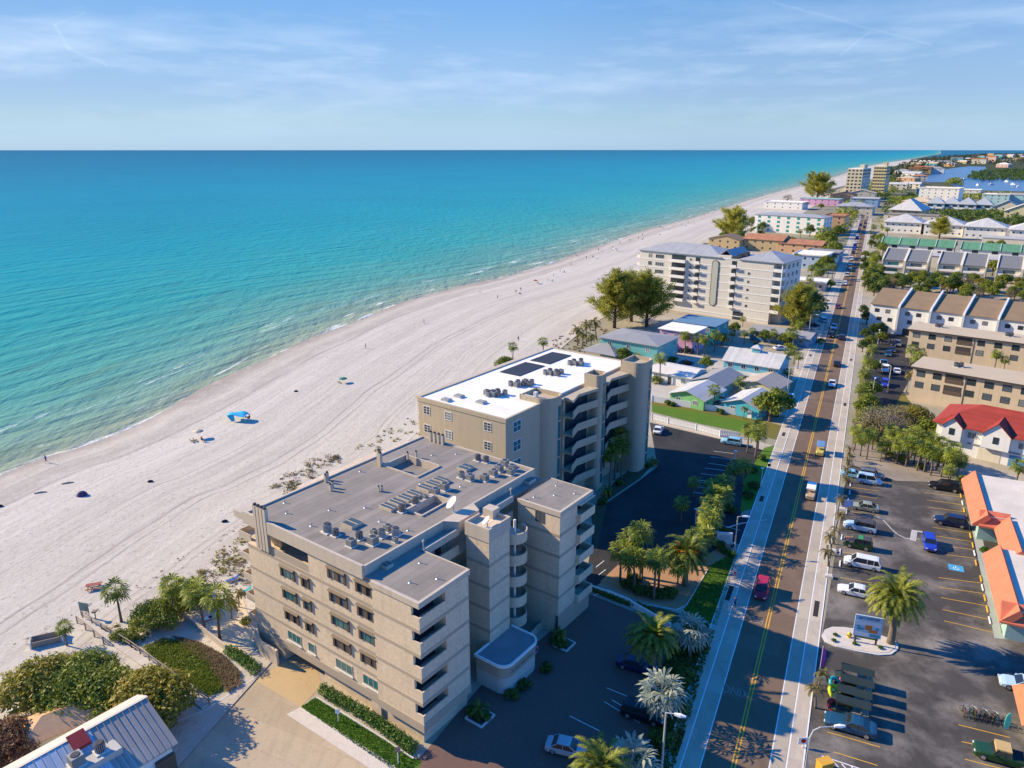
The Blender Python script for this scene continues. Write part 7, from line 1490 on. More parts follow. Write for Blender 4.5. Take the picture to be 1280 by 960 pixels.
for x, y, k, p, hd, lb in ((1016,408,'suv','navy',.0,'dark car parked beside the junction left of the road'),(1008,412,'sedan','silver',.2,'silver car parked by the blue bungalow'),(1028,402,'van','pale_blue',1.5,'pale van at the side street'),(988,498,'sedan','skyblue',1.2,'blue car parked beyond the cyan cottage carport'),(868,465,'suv','black',.4,'black car parked behind the white cottage'),(858,441,'suv','black',2.4,'black car in shade before the pink house'),(858,456,'sedan','black',.4,'black sedan beside the parked black car'),(888,504,'sedan','darkred',-.3,'dark red car between the green and cyan cottages'),(902,502,'suv','car_white',-.3,'white car beside the dark red car'),(975,437,'sedan','car_white',.3,'white car behind the aqua house'),(823,540,'sedan','car_white',1.2,'white car at the left end of the picket fence')):
    car(k, x, y, hd, p, lb, .97)
for x, y, k, p, hd in ((1106,464,'suv','car_white',1.1),(1104,457,'pickup','car_white',1.1),(1121,466,'sedan','car_white',.8),(1094,480,'suv','navy',.9),(1106,482,'suv','blue',1.1),(1115,439,'sedan','navy',.9),(1110,444,'sedan','teal_blue',.9),(1122,432,'suv','grey',1.0),(1116,432,'suv','black',1.0)):
    car(k, x, y, RD + math.pi*(rng.random() < .5), p, {1106:'white car' if y == 464 else 'bright blue car',1104:'white pickup truck',1121:'white sedan',1094:'navy car',1115:'navy sedan',1110:'teal blue sedan',1122:'grey car',1116:'black car'}[x] + ' in the parking lot of the beige apartments', 1.0)
# two open carts on the road
def cart_proto(roofm, bodym):
    P_ = []; mb = MB(); mb.loft([rr(x, w_, .25, z, .08) for x, w_, z in ((-1.5,.62,.95),(-.9,.68,.95),(-.3,.68,.62),(.5,.68,.62),(1.0,.66,.95),(1.5,.55,.80))]); P_.append(('body', mb.mesh('cart_body', bodym), None, 0))
    r = MB(); r.loft([[(-1.55,-.66,1.95),(-1.55,.66,1.95),(-1.55,.6,2.02),(-1.55,-.6,2.02)],[(1.1,-.66,1.95),(1.1,.66,1.95),(1.1,.6,2.02),(1.1,-.6,2.02)]]); P_.append(('roof', r.mesh('cart_roof', roofm), None, 0))
    q = MB()
    for x in (-1.3, 1.0):
        for y in (-.58, .58): q.bar((x, y, .8), (x*.95, y, 1.96), .05, .05)
    P_.append(('roof_post', q.mesh('cart_post', FRAME_D), None, 0))
    st = MB(); st.box(-.85,-.25,-.55,.55,.95,1.05); st.box(-.95,-.82,-.55,.55,1.05,1.45); st.box(-1.45,-1.0,-.55,.55,.95,1.05); P_.append(('seat', st.mesh('cart_seat', M('seat_tan', (.40,.33,.24), .7, .1, 2, .05)), None, 0))
    for x in (-1.0, 1.05):
        for sg in (-1, 1):
            tw = MB(); n = 12; ring = lambda y, q_: [(x + q_*math.cos(2*math.pi*i/n), y, .26 + q_*math.sin(2*math.pi*i/n)) for i in range(n)]; rg = [ring(sg*.50, .26), ring(sg*.70, .26)]; tw.loft(rg if sg < 0 else rg[::-1]); P_.append(('wheel', tw.mesh('cart_tyre', BLACK_R), None, 0))
    return P_
for x, y, rm, bm_, lb in ((1013,621,WHITE_W,M('cart_tan', (.45,.33,.22), .5, .1, 1, .05),'white roofed open cart on the road'),(1025,567,M('cart_blue', (.12,.25,.42), .6, .1, 1, .05),M('cart_yellow', (.50,.42,.12), .5, .1, 1, .05),'blue roofed yellow cart on the road beyond the white roofed one')):
    g = at(x, y); spawn(cart_proto(rm, bm_), 'open_cart', (g[0], g[1], .03), RD + math.pi, (1.25,1.2,1.05), lb, 'cart')
GREEN_C = M('cart_canopy_green', (.022,.033,.027), .6, .15, .8, .08)
cp = cart_proto(GREEN_C, M('cart_dark', (.03,.05,.035), .5, .1, 1, .05))
for k, (x, y) in enumerate(((1066,854),(1065,868),(1062,882),(1060,895))):
    g = at(x, y); spawn(cp, 'covered_cart', (g[0], g[1], .02), EAST + math.pi, (1.35,1.05,1.0), 'dark green covered cart parked in the row above the blue coupe, %s' % ('topmost','second from top','third from top','nearest the coupe')[k], 'cart', 'dark green covered carts')
# inflatable floats shown at the kerb end of the carts
def blob(name, x, y, col, pts, r, label, cat='float', z=0):
    g = at(x, y); mb = MB(); mb.tube(pts, r, 10); tag(mb.obj(name, M('float_'+name+str(col), col, .4, .05, 1, .03), None, (g[0], g[1], z), .3, True), label, cat)
ringp = [(.55*math.cos(a), .55*math.sin(a), .75+.5*math.sin(a)) for a in [2*math.pi*i/14 for i in range(15)]]
blob('inflatable_ring', 1043, 862, (.03,.35,.40), ringp, .22, 'teal inflatable ring on the kerb by the covered carts'); blob('inflatable_ring', 1042, 872, (.50,.60,.02), ringp, .22, 'lime yellow inflatable ring below the teal one'); blob('inflatable_ring', 1049, 860, (.60,.15,.30), [(0,0,.3),(.2,.1,1.2),(.6,.2,1.6),(.9,.2,1.5)], [.25,.22,.14,.06], 'pink inflatable bird neck beside the teal ring'); blob('inflatable_ring', 1041, 890, (.35,.03,.03), ringp, .2, 'red inflatable ring nearest the blue coupe')
# bicycles by the surfboard
def bicycle(c):
    fr = MB(); a, b_, c_, d_ = (-.5,0,.34), (-.12,0,.30), (-.25,0,.82), (.36,0,.80); f = (.55,0,.34)
    for p, q in ((a,b_),(b_,c_),(c_,a),(c_,d_),(b_,d_),(d_,f)): fr.tube([p, q], .022, 6)
    P_ = [('frame', fr.mesh('bicycle_frame', c), None, 0)]
    for x in (-.5, .55):
        w_ = MB(); w_.tube([(x+.33*math.cos(t_), 0, .34+.33*math.sin(t_)) for t_ in [2*math.pi*i/18 for i in range(19)]], .022, 6)
        for i in range(6): t_ = math.pi*i/6; w_.bar((x-.32*math.cos(t_),0,.34-.32*math.sin(t_)), (x+.32*math.cos(t_),0,.34+.32*math.sin(t_)), .008, .008)
        P_.append(('wheel', w_.mesh('bicycle_wheel', BLACK_R), None, 0))
    h = MB(); h.tube([(.36,0,.80),(.33,0,1.02),(.28,-.3,1.04)], .018, 6); h.tube([(.33,0,1.02),(.28,.3,1.04)], .018, 6); P_.append(('handlebar', h.mesh('handlebar', METAL), None, 0)); s_ = MB(); s_.box(-.38,-.12,-.08,.08,.90,.96); s_.bar((-.25,0,.8),(-.26,0,.92),.04,.04); P_.append(('saddle', s_.mesh('saddle', FRAME_D), None, 0))
    return P_
bcs = [bicycle(M('bike_'+n, c, .4, .1, 1, .05)) for n, c in (('orange', (.30,.10,.03)), ('teal', (.04,.20,.20)), ('black', (.03,.03,.03)), ('lime', (.14,.18,.04)))]
b0, b1_ = Vector(at(1204, 893)), Vector(at(1249, 904))
for k in range(11): p = b0 + (b1_-b0)*(k/10); spawn(bcs[k % 4], 'bicycle', (p.x, p.y, .02), RD + .9*math.sin(k*2.1), 1.1, 'bicycle leaning in the crowded rack between the yellow line and the turquoise surfboard', 'bicycle', 'bicycles in the rack by the kiosk')
sb = MB(); pr_ = [(0,.02),(.25,.2),(.7,.28),(1.3,.29),(1.9,.24),(2.3,.12),(2.45,.01)]; sb.loft([[(-w_,-.03,z),(w_,-.03,z),(w_*.9,.03,z),(-w_*.9,.03,z)] for z, w_ in pr_]); g = at(1257, 912); so_ = sb.obj('surfboard', Mgloss('board_turquoise', (.10,.55,.50), .3), None, (g[0], g[1], 0), RD + 1.57); so_.rotation_euler[0] = -.12; tag(so_, 'turquoise surfboard standing upright beside the bicycles', 'surfboard')
# green vintage pickup with a tan cab, boat shape at the right edge
o = car('pickup', 1252, 950, EAST + math.pi, 'green', 'green vintage pickup truck with tan canvas cab and open bed', .95); g = o
MB().box(-.60, .85, -.80, .80, 1.12, 1.84).obj('canvas_cab', M('canvas_tan', (.50,.34,.14), .9, .1, 1, .08), o)
g = at(1280, 862); spawn(CARS['sedan'], 'parked_car', (g[0], g[1], .02), EAST + math.pi, 1.1, 'white car with blue glass cut by the right edge', 'car', None, PA['pale_blue'])
# ------------------------------------------------------------------ street furniture
def lamp(x, y, h, arm, az, label, curved=False):
    g = at(x, y); o = thing('street_lamp', label, 'street lamp', g, az)
    q = MB(); 
    if curved: q.tube([(0,0,-.1),(0,0,h-1.2),(.25,0,h-.35),(.9,0,h),(arm,0,h+.02)], [.12,.09,.075,.06,.05], 8)
    else: q.tube([(0,0,-.1),(0,0,h)], [.13,.08], 8); q.tube([(0,0,h-.05),(arm,0,h+.12)], .05, 8)
    q.cyl(0,0,0,.35,.2,.18,10); q.obj('pole', M('lamp_pole', (.50,.51,.50), .5, .1, 1, .05, metal=.3), o)
    k = MB(); k.loft([[(arm-.1,-.12,h-.02),(arm-.1,.12,h-.02),(arm-.1,.1,h+.16),(arm-.1,-.1,h+.16)],[(arm+.5,-.2,h-.04),(arm+.5,.2,h-.04),(arm+.5,.16,h+.2),(arm+.5,-.16,h+.2)],[(arm+1.0,-.12,h+.02),(arm+1.0,.12,h+.02),(arm+1.0,.08,h+.12),(arm+1.0,-.08,h+.12)]]); k.obj('lamp_head', CHROME, o)
lamp(918, 688, 5.9, .8, -.1, 'tall street lamp beside the clipped hedge and mulch bed'); lamp(826, 975, 8.2, .9, -.35, 'tallest street lamp in front of the silver palms'); lamp(1006, 966, 5.6, 2.4, 0.05, 'curved arm street lamp at the corner of the parking lot', True)
lamp(1010, 425, 8.5, 1.6, -.2, 'street lamp at the shaded junction left of the road'); lamp(1109, 490, 7.0, .6, 2.0, 'lamp post in the apartment parking lot'); lamp(1089, 503, 6, .6, 1.0, 'lamp post on the verge by the apartment parking'); lamp(983, 497, 8, 1.0, -.3, 'street lamp at the roadside by the big round palm clump'); lamp(1204, 556, 7, .8, 1.2, 'lamp post before the red roofed building')
def low_lamp(x, y, h, label):
    g = at(x, y); o = thing('lamp_post', label, 'lamp post', g); q = MB(); q.cyl(0,0,-.1,h,.06,n=8); q.obj('pole', FRAME_W, o); k = MB(); k.cyl(0,0,h,h+.2,.10,.34,10); k.cyl(0,0,h+.2,h+.28,.36,.2,10); k.obj('lamp_head', WHITE_W, o)
low_lamp(869, 655, 2.6, 'short white lamp post on the shaded lot island'); low_lamp(951, 606, 3.2, 'short white lamp post at the pavement lawn edge'); low_lamp(1097, 430, 4.5, 'white lamp post at the townhouse end'); low_lamp(918, 580, 2.6, 'short white lamp post at the top of the bay rows')
# sign island
ISL = [(1027,795),(1031,788),(1040,784.5),(1055,785),(1075,788),(1100,795),(1118,801),(1123,807),(1122,813),(1114,819),(1098,820),(1070,815),(1045,809),(1031,803)]
A_ = [at(*p) for p in ISL]; cxm, cym = sum(a[0] for a in A_)/len(A_), sum(a[1] for a in A_)/len(A_)
slab('island_kerb', A_, 0, .15, KERB); slab('island_gravel', [(cxm+(a[0]-cxm)*.93, cym+(a[1]-cym)*.88) for a in A_], .15, .19, GRAVEL)
sgn = Vector(at(1067, 803)); sg2 = Vector(at(1095, 808)); ds = sg2 - sgn; sz = -math.degrees(math.atan2(ds.y, ds.x)); o = thing('sign_board', 'blue and white marina sign board on two dark posts in the kerbed island', 'sign', (sgn.x, sgn.y, .15), -rad(sz)); Ls = ds.length
q = MB(); q.cyl(.1,0,-.1,1.0,.13,n=8); q.cyl(Ls-.1,0,-.1,1.0,.13,n=8); q.obj('post', FRAME_D, o)
MB().box(-.25, Ls+.35, -.08, .10, 1.0, 4.0).obj('panel', M('sign_blue', (.42,.58,.72), .5, .06, 1, .04), o); MB().box(-.1, Ls+.1, -.06, .06, .72, .98).obj('lower_panel', M('sign_green', (.10,.18,.04), .6, .1, 1, .05), o)
def text_mesh(txt, size, mat_, parent, loc, rot, sx_=1.0, name='lettering'):
    cu = bpy.data.curves.new('txt', 'FONT'); cu.body = txt; cu.size = size; cu.align_x = 'CENTER'; cu.align_y = 'CENTER'; cu.extrude = .012
    tmp = bpy.data.objects.new('tmp', cu); COL.objects.link(tmp); dg = bpy.context.evaluated_depsgraph_get(); dg.update(); me = bpy.data.meshes.new_from_object(tmp.evaluated_get(dg)); bpy.data.objects.remove(tmp); me.materials.clear(); me.materials.append(mat_)
    q = link(name, me, parent, loc); q.rotation_euler = rot; q.scale = (sx_, 1, 1); return q
xm = Ls/2 + .05; NAVY = M('sign_navy', (.015,.10,.22), .6, .05, 1, .03)
text_mesh('BAY MARINER', .52, NAVY, o, (xm, -.095, 3.66), (math.pi/2, 0, 0), .72)
MB().box(-.1, Ls+.2, -.095, -.082, 2.62, 3.28).obj('pale_strip', M('sign_white', (.72,.74,.76), .5, .04, 1, .03), o); 
for (a, b_, z0, z1, m_) in ((xm-.35, xm+.45, 2.05, 2.75, 'sign_orange'), (xm+.1, xm+1.15, 1.70, 2.15, 'sign_orange'), (xm-1.3, xm-.85, 2.35, 2.55, 'sign_teal'), (xm+.85, xm+1.25, 2.25, 2.45, 'sign_teal'), (xm-1.25, xm-.45, 1.95, 2.25, 'sign_teal'), (-.05, xm+.2, 1.15, 1.62, 'sign_white'), (xm+.3, Ls+.2, 1.12, 1.5, 'sign_teal')):
    MB().box(a, b_, -.110, -.096, z0, z1).obj('emblem', M(m_, {'sign_orange': (.62,.22,.06), 'sign_teal': (.06,.32,.40), 'sign_white': (.7,.7,.7)}[m_], .6, .1, 2, .1), o)
g = at(1061, 798); hb = MB(); hb.cyl(0,0,.15,.75,.22,.2,10); hb.cyl(0,0,.75,.95,.24,.1,10); hb.box(-.36,.36,-.09,.09,.45,.62); tag(hb.obj('fire_hydrant', M('hydrant_yellow', (.62,.45,.03), .5, .08, 1, .03), None, (g[0], g[1], 0)), 'yellow hydrant beside the sign board post', 'hydrant')
for (x, y) in ((1042,803),(1044,796),(1100,812),(1068,807)): plant(P1(SHRUBS,2), 'shrub', x, y, .28, 'tiny low plant on the gravel of the sign island', 'plant', 'small plants on the sign island', z=.19)
# feather flag, small signs
g = at(1024, 842); o = thing('feather_flag', 'pink feather flag by the right pavement', 'flag', g); q = MB(); q.cyl(0,0,-.05,3.9,.03,n=6); q.obj('pole', FRAME_W, o); q = MB(); q.loft([[(0,0,z),(w_,.0,z+.05),(w_,.02,z+.05),(0,.02,z)] for z, w_ in ((.9,.35),(2,.5),(3.2,.42),(3.85,.05))]); q.obj('cloth', M('flag_pink', (.50,.06,.35), .8, .1, 2, .05), o)
def post_sign(x, y, h, w_, hh_, c, label, az=0.0):
    g = at(x, y); o = thing('post_sign', label, 'sign', g, az); MB().cyl(0,0,-.1,h,.05,n=6).obj('post', FRAME_W, o); MB().box(-w_/2, w_/2, -.06, -.02, h-hh_, h).obj('panel', c, o)
SW = M('sign_plain_white', (.72,.72,.70), .5, .04, 1, .03)
post_sign(423, 902, 1.7, .5, .6, SW, 'small white sign on the front lawn beside the hedge'); post_sign(498, 955, 2.2, .6, .7, M('sign_brown', (.30,.22,.15), .7, .1, 1, .05), 'brown topped sign post at the corner of the front lawn'); post_sign(1058, 640, 2.3, 1.9, 1.3, M('sign_lilac', (.45,.50,.68), .5, .05, 1, .03), 'lilac banner sign by the kerb of the sand green sedan'); post_sign(1024, 856, 1.2, .8, .6, SW, 'small white board under the pink flag'); post_sign(1003, 934, 1.3, 1.1, .9, SW, 'white board with red spot at the lower right pavement'); post_sign(960, 595, 2.6, .6, .6, M('sign_darkgreen', (.03,.08,.05), .7, .1, 1, .05), 'dark sign on the corner lawn')
g = at(1003, 934); q = MB(); q.cyl(0,0,0,.03,.26,n=14); rs_o = q.obj('red_spot', REDLAMP, [o for o in COL.objects if o.get('label','').startswith('white board with red')][0], (0,-.065,.88)); rs_o.rotation_euler = (math.pi/2,0,0)
g = at(905, 679); o = thing('sign_wall', 'white entrance sign wall beside the street lamp and hedge', 'sign', g, -rad(10)); MB().box(-1.2,1.2,-.2,.2,-.1,1.9).obj('panel', M('sign_palewhite', (.62,.63,.62), .6, .05, 1, .03), o); MB().box(-1.35,1.35,-.3,.3,-.1,.25).obj('plinth', CONC_L, o); MB().box(-.8,.8,-.215,-.2,.8,1.5).obj('plate', M('sign_palegrey', (.45,.5,.52), .6, .05, 1, .03), o)
g = at(1030, 962); q = MB(); q.box(-.7,.7,-.45,.45,0,1.0); q.box(-.75,.75,-.5,.5,1.0,1.12); tag(q.obj('storage_bin', M('bin_orange', (.62,.33,.04), .6, .1, 1, .05), None, (g[0], g[1], .02), .3), 'orange yellow bin at the bottom edge by the curved lamp', 'bin')
# wheel stops
for i, (x, y) in enumerate([(1201,620),(1203,629),(1205,638),(1208,648),(1211,659),(1213,670),(1216,682),(1218,692),(1220,704),(1226,724),(1228,735),(1231,748),(1234,762),(1237,776),(1063,606),(1062,616),(1060,626),(1058,640),(1055,655),(1052,672),(1050,690),(1050,705)]):
    yl = i % 3 != 1 and i < 14; g = at(x, y); q = MB(); q.loft([[(-.1,-.9,.0),(.1,-.9,.0),(.07,-.9,.13),(-.07,-.9,.13)],[(-.1,.9,.0),(.1,.9,.0),(.07,.9,.13),(-.07,.9,.13)]][::-1]); tag(q.obj('wheel_stop', PAINT_Y if yl else PAINT_W, None, (g[0], g[1], .018), -rad(25.3)), ('yellow' if yl else 'white') + ' concrete wheel stop at the end of a bay on the ' + ('shop' if i < 14 else 'kerb') + ' side', 'wheel stop', 'wheel stops of the parking lot')
# benches and posts outside the shops
for x, y, lb in ((1229,672,'green bench seat outside the tile roofed shops'),):
    g = at(x, y); o = thing('bench', lb, 'bench', g, -rad(25)); q = MB(); q.box(-.3,.3,-.8,.8,.4,.47); q.obj('seat', FRAME_W, o)
    for sy_ in (-.7,.7): MB().box(-.25,.25,sy_-.05,sy_+.05,0,.4).obj('leg', FRAME_W, o)
for x, y in ((1222,662),(1231,688),(1229,690)): plant(P1(SHRUBS,2), 'shrub', x, y, .5, 'small potted shrub on the shop pavement', 'plant', 'potted shrubs by the shops')
for i, (x, y) in enumerate(((1061,570),(1053,638),(1041,690),(1036,722))):
    g = at(x, y); q = MB(); q.box(-.55,.55,-.35,.35,0,.4); q.box(-.4,.4,-.22,.22,.4,.5); tag(q.obj('planter_box', CONC_L, None, (g[0], g[1], .01), -rad(25)), 'pale planter box under the slender palms on the parking lot kerb', 'planter', 'planter boxes on the lot kerb')
# long kerb of the lot, retaining wall, garden walls
def wall_px(name, pts, w_, h, mat_, label, cat='wall', z0=-.1):
    mb = MB()
    P_ = [Vector(at(*p)) for p in pts]
    for a, b_ in zip(P_, P_[1:]):
        d_ = (b_-a).normalized(); n_ = Vector((-d_.y, d_.x))*w_/2; mb.prism([a+n_, a-n_, b_-n_, b_+n_], z0, h)
    return tag(mb.obj(name, mat_), label, cat)
wall_px('retaining_wall', [(737,737),(760,745),(785,755),(800,764),(838,786)], .22, .85, WHITE_W, 'low curved white retaining wall between the brick lot and the mulch bed'); wall_px('bed_wall', [(652,812),(672,790),(696,770)], .2, 1.0, FASCIA, 'low tan wall of the planted bed behind the entrance pavilion')
wall_px('garden_wall', [(228,772),(250,788),(283,814)], .25, .9, FASCIA, 'tan garden wall along the pool deck of the condominium'); wall_px('ramp_wall', [(318,800),(328,820),(348,832)], .3, 2.2, STUCCO_TAN, 'sloping tan ramp wall at the left end of the condominium front')
wall_px('bed_kerb', [(395,872),(430,893),(480,924),(517,949)], .15, .14, KERB, 'pale kerb between hedge and front lawn', 'kerb', 0); wall_px('mound_kerb', [(216,905),(258,888),(300,860),(320,848)], .2, .12, KERB, 'kerb between the grass mound and the drive', 'kerb', 0)
wall_px('bed_kerb', [(742,745),(760,738),(800,755),(845,763),(858,757),(885,712)], .15, .13, KERB, 'pale kerb round the palm mulch bed', 'kerb', 0); wall_px('lot_kerb', [(893,665),(925,655),(958,650)], .15, .13, KERB, 'pale curved kerb at the shaded lot entrance', 'kerb', 0)
for x, y, s_ in ((705,806,2.2),(600,897,2.4)):
    g = at(x, y); q = MB(); 
    for a in ((-s_/2,s_/2,-s_/2,-s_/2+.15),(-s_/2,s_/2,s_/2-.15,s_/2),(-s_/2,-s_/2+.15,-s_/2+.15,s_/2-.15),(s_/2-.15,s_/2,-s_/2+.15,s_/2-.15)): q.box(*a, 0, .25)
    tag(q.obj('bed_kerb', KERB, None, (g[0], g[1], 0), -rad(36.5)), 'square kerb round the %s dwarf palm bed' % ('pavilion' if x > 650 else 'corner'), 'kerb')
# white picket fence
P_ = [Vector(at(*p)) for p in ((815,525),(835,530),(870,538),(900,546),(930,549))]; o = thing('picket_fence', 'white picket fence along the shaded condominium lot', 'fence', P_[0]); q = MB(); r_ = MB()
for a, b_ in zip(P_, P_[1:]):
    L_ = (b_-a).length; n = int(L_/.34); d_ = (b_-a)/n
    for k in range(n): p = a + d_*k - P_[0]; e = d_.normalized()*.10; q.prism([(p.x-e.y*.15, p.y+e.x*.15), (p.x+e.y*.15, p.y-e.x*.15), (p.x+e.x*2.2+e.y*.15, p.y+e.y*2.2-e.x*.15), (p.x+e.x*2.2-e.y*.15, p.y+e.y*2.2+e.x*.15)], .05, 1.45)
    for z in (.35, 1.15): r_.bar((a.x-P_[0].x, a.y-P_[0].y, z), (b_.x-P_[0].x, b_.y-P_[0].y, z), .09, .1)
q.obj('pickets', FRAME_W, o); r_.obj('rail', FRAME_W, o)
for i, p in enumerate(P_): MB().box(-.1,.1,-.1,.1,-.1,1.7).obj('post', FRAME_W, o, (p.x-P_[0].x, p.y-P_[0].y, 0))
P_ = [Vector(at(*p)) for p in ((815,502),(870,511),(935,521))]; o = thing('garden_fence', 'grey white board fence behind the strip of lawn and the cottages', 'fence', P_[0]); q = MB()
for a, b_ in zip(P_, P_[1:]): q.bar((a.x-P_[0].x, a.y-P_[0].y, .8), (b_.x-P_[0].x, b_.y-P_[0].y, .8), .1, 1.6)
q.obj('boards', FRAME_W, o)
for p in P_: MB().box(-.12,.12,-.12,.12,-.1,1.75).obj('post', FRAME_W, o, (p.x-P_[0].x, p.y-P_[0].y, 0))
# boardwalk, rails, beach board, timber box, picnic table
bw = [Vector(at(*p)) for p in ((97,777),(104,774),(165,812),(262,882),(253,888),(150,815))]; o = thing('boardwalk', 'weathered timber boardwalk leading through the sea grapes to the beach', 'boardwalk', bw[0]); rel = [(p.x-bw[0].x, p.y-bw[0].y) for p in bw]; MB().prism(rel, .05, .30).obj('deck', Mstripe('boards_grey', (.52,.47,.41), (.30,.26,.22), 5, 'X', .12, .9, 0, .4, rot=rad(40)), o)
for nm, pts in (('rail', ((104,774),(165,812),(262,882))), ('rail', ((97,780),(130,806)))):
    q = MB(); PP = [Vector(at(*p)) - bw[0] for p in pts]
    for a, b_ in zip(PP, PP[1:]):
        for z in (.75, 1.2): q.bar((a.x, a.y, z), (b_.x, b_.y, z), .08, .12)
        n = max(1, int((b_-a).length/2))
        for k in range(n+1): c = a + (b_-a)*k/n; q.box(c.x-.06, c.x+.06, c.y-.06, c.y+.06, 0, 1.25)
    q.obj(nm, WOOD, o)
g = at(107, 771); o = thing('beach_board', 'green grey notice board on two posts at the head of the boardwalk', 'sign', g, -rad(15)); MB().box(-.75,.75,-.04,.04,.9,2.2).obj('panel', M('board_green', (.22,.28,.23), .7, .1, 1, .05), o)
for sx_ in (-.65,.65): MB().box(sx_-.05,sx_+.05,-.03,.03,-.1,2.25).obj('post', WOOD, o)
g = at(120, 775); q = MB(); q.cyl(0,0,-.1,1.2,.07,n=8); q.box(-.25,.25,-.25,.25,1.2,1.45); tag(q.obj('feeder_post', WOOD, None, (g[0], g[1], 0)), 'short wooden post with box top beside the notice board', 'post')
g = at(60, 803); o = thing('timber_box', 'open timber box on the sand beside the small fan palm', 'box', g, -rad(-25)); q = MB()
for a in ((-1.8,1.8,-.8,-.7),(-1.8,1.8,.7,.8),(-1.8,-1.7,-.7,.7),(1.7,1.8,-.7,.7)): q.box(*a, 0, .9)
q.obj('side_boards', WOOD, o)
for sx_ in (-1.75,1.75):
    for sy_ in (-.75,.75): MB().box(sx_-.09,sx_+.09,sy_-.09,sy_+.09,-.1,1.0).obj('post', FRAME_W, o)
g = at(118, 736); o = thing('picnic_table', 'red brown picnic table on the open sand', 'picnic table', g, .35); RDW = M('table_red', (.30,.09,.07), .8, .15, 1, .1); MB().box(-1.0,1.0,-.38,.38,.72,.78).obj('table_top', RDW, o)
for sy_ in (-.75,.75): MB().box(-1.0,1.0,sy_-.14,sy_+.14,.42,.47).obj('bench', RDW, o)
for sx_ in (-.7,.7):
    q = MB(); q.bar((sx_,-.75,0),(sx_,-.25,.72),.09,.05); q.bar((sx_,.75,0),(sx_,.25,.72),.09,.05); q.bar((sx_,-.85,.40),(sx_,.85,.40),.09,.05); q.obj('leg', RDW, o)
# loungers by the pool deck
for x, y, c, lb in ((291,727,CL['blue'],'blue folded umbrella lounger by the condominium balconies'),(306,742,CL['teal'],'green covered lounger on the pool deck'),(262,775,CL['white'],'white lounger under the garden palms'),(270,772,CL['white'],'second white lounger under the garden palms'),(20,888,CL['white'],'white lounger on the sand at the far left'),(10,865,CL['white'],'white lounger farther up the sand at the far left')):
    g = at(x, y); o = thing('lounger', lb, 'lounger', (g[0], g[1], .05), .6); q = MB(); q.box(-.9,.45,-.32,.32,.28,.36); q.obj('seat', c, o); q = MB(); q.bar((.42,0,.33),(.95,0,.75),.64,.07); q.obj('backrest', c, o)
    for sx_ in (-.8,.4):
        for sy_ in (-.28,.28): MB().box(sx_-.03,sx_+.03,sy_-.03,sy_+.03,0,.28).obj('leg', FRAME_W, o)
# ------------------------------------------------------------------ beach life
def umbrella(x, y, c, label, r=1.1, h=2.0, tilt=.0):
    g = at(x, y); o = thing('beach_umbrella', label, 'umbrella', (g[0], g[1], .08)); MB().cyl(0,0,-.1,h,.025,n=6).obj('pole', FRAME_W, o); q = MB(); n = 8
    q.loft([[(rr_*math.cos(2*math.pi*i/n), rr_*math.sin(2*math.pi*i/n), z) for i in range(n)] for rr_, z in ((r,h-.45),(r*.6,h-.15),(.03,h+.05))]); q.obj('canopy', c, o)
def beach_chair(x, y, c, az, label, group=None):
    g = at(x, y); o = thing('beach_chair', label, 'beach chair', (g[0], g[1], .08), az, group); q = MB(); q.box(-.3,.3,-.3,.3,.25,.3); q.obj('seat', c, o); q = MB(); q.bar((-.28,0,.28),(-.6,0,.85),.6,.05); q.obj('backrest', c, o); q = MB()
    for sx_ in (-.27,.27):
        for sy_ in (-.27,.27): q.box(sx_-.02,sx_+.02,sy_-.02,sy_+.02,-.05,.25)
    q.obj('leg', METAL, o)
def person(kind, x, y, az, label, group=None, z=.08): g = at(x, y); spawn(PEOPLE[kind], 'person', (g[0], g[1], z), az, 1.0, label, 'person', group)
umbrella(249, 548, M('umbrella_cream', (.55,.45,.30), .8, .1, 2, .05), 'cream beach umbrella on the near beach', 1.15, 2.0); beach_chair(245, 552, CL['black'], .5, 'dark beach chair left of the cream umbrella'); beach_chair(255, 551, CL['white'], .3, 'white beach chair right of the cream umbrella'); beach_chair(241, 553, CL['black'], .5, 'dark low beach chair farthest left at the cream umbrella'); person(('sit','red','black'), 253, 553, -.6, 'person sitting beside the cream umbrella')
g = at(300, 526); o = thing('beach_tent', 'turquoise beach shade canopy flapping on poles', 'beach tent', (g[0], g[1], .08), -.2); CB = M('canopy_turq', (.02,.38,.60), .7, .15, 1.5, .1); q = MB(); n = 10; top_ = []; bot = []
for j in range(5):
    for i in range(n): u = i/(n-1); v = j/4; q.v.append((-2.6+4.6*u, -1.4+2.8*v, 1.55 + .55*math.sin(math.pi*u) + .18*math.sin(7*u+3*v) - .6*abs(v-.5)))
for j in range(4):
    for i in range(n-1): a = j*n+i; q.f.append((a, a+1, a+n+1, a+n)); q.m.append(0)
k0 = len(q.v); q.v += [(x, y, z-.03) for x, y, z in q.v[:k0]]; q.f += [tuple(k0+i for i in f[::-1]) for f in q.f]; q.m += [0]*(len(q.f)-len(q.m)); q.obj('canopy', CB, o)
q = MB()
for (x, y) in ((-2.4,-1.2),(-2.4,1.2),(1.8,-1.2),(1.8,1.2)): q.bar((x, y, -.1), (x*.9, y*.8, 1.6), .04, .04)
q.obj('pole', METAL, o); q = MB(); q.poly([(-2.5,-1.2,1.5),(-.6,-1.25,1.85),(-.4,-1.4,.3),(-1.2,-1.5,.2)]); q.poly([(-2.5,-1.18,1.5),(-1.2,-1.48,.2),(-.4,-1.38,.3),(-.6,-1.23,1.85)]); q.obj('side_flap', CB, o)
beach_chair(309, 523, CL['black'], .2, 'dark beach chair at the right of the turquoise canopy'); person(('sit','black','teal'), 312, 525, 2.6, 'person sitting at the right of the turquoise canopy')
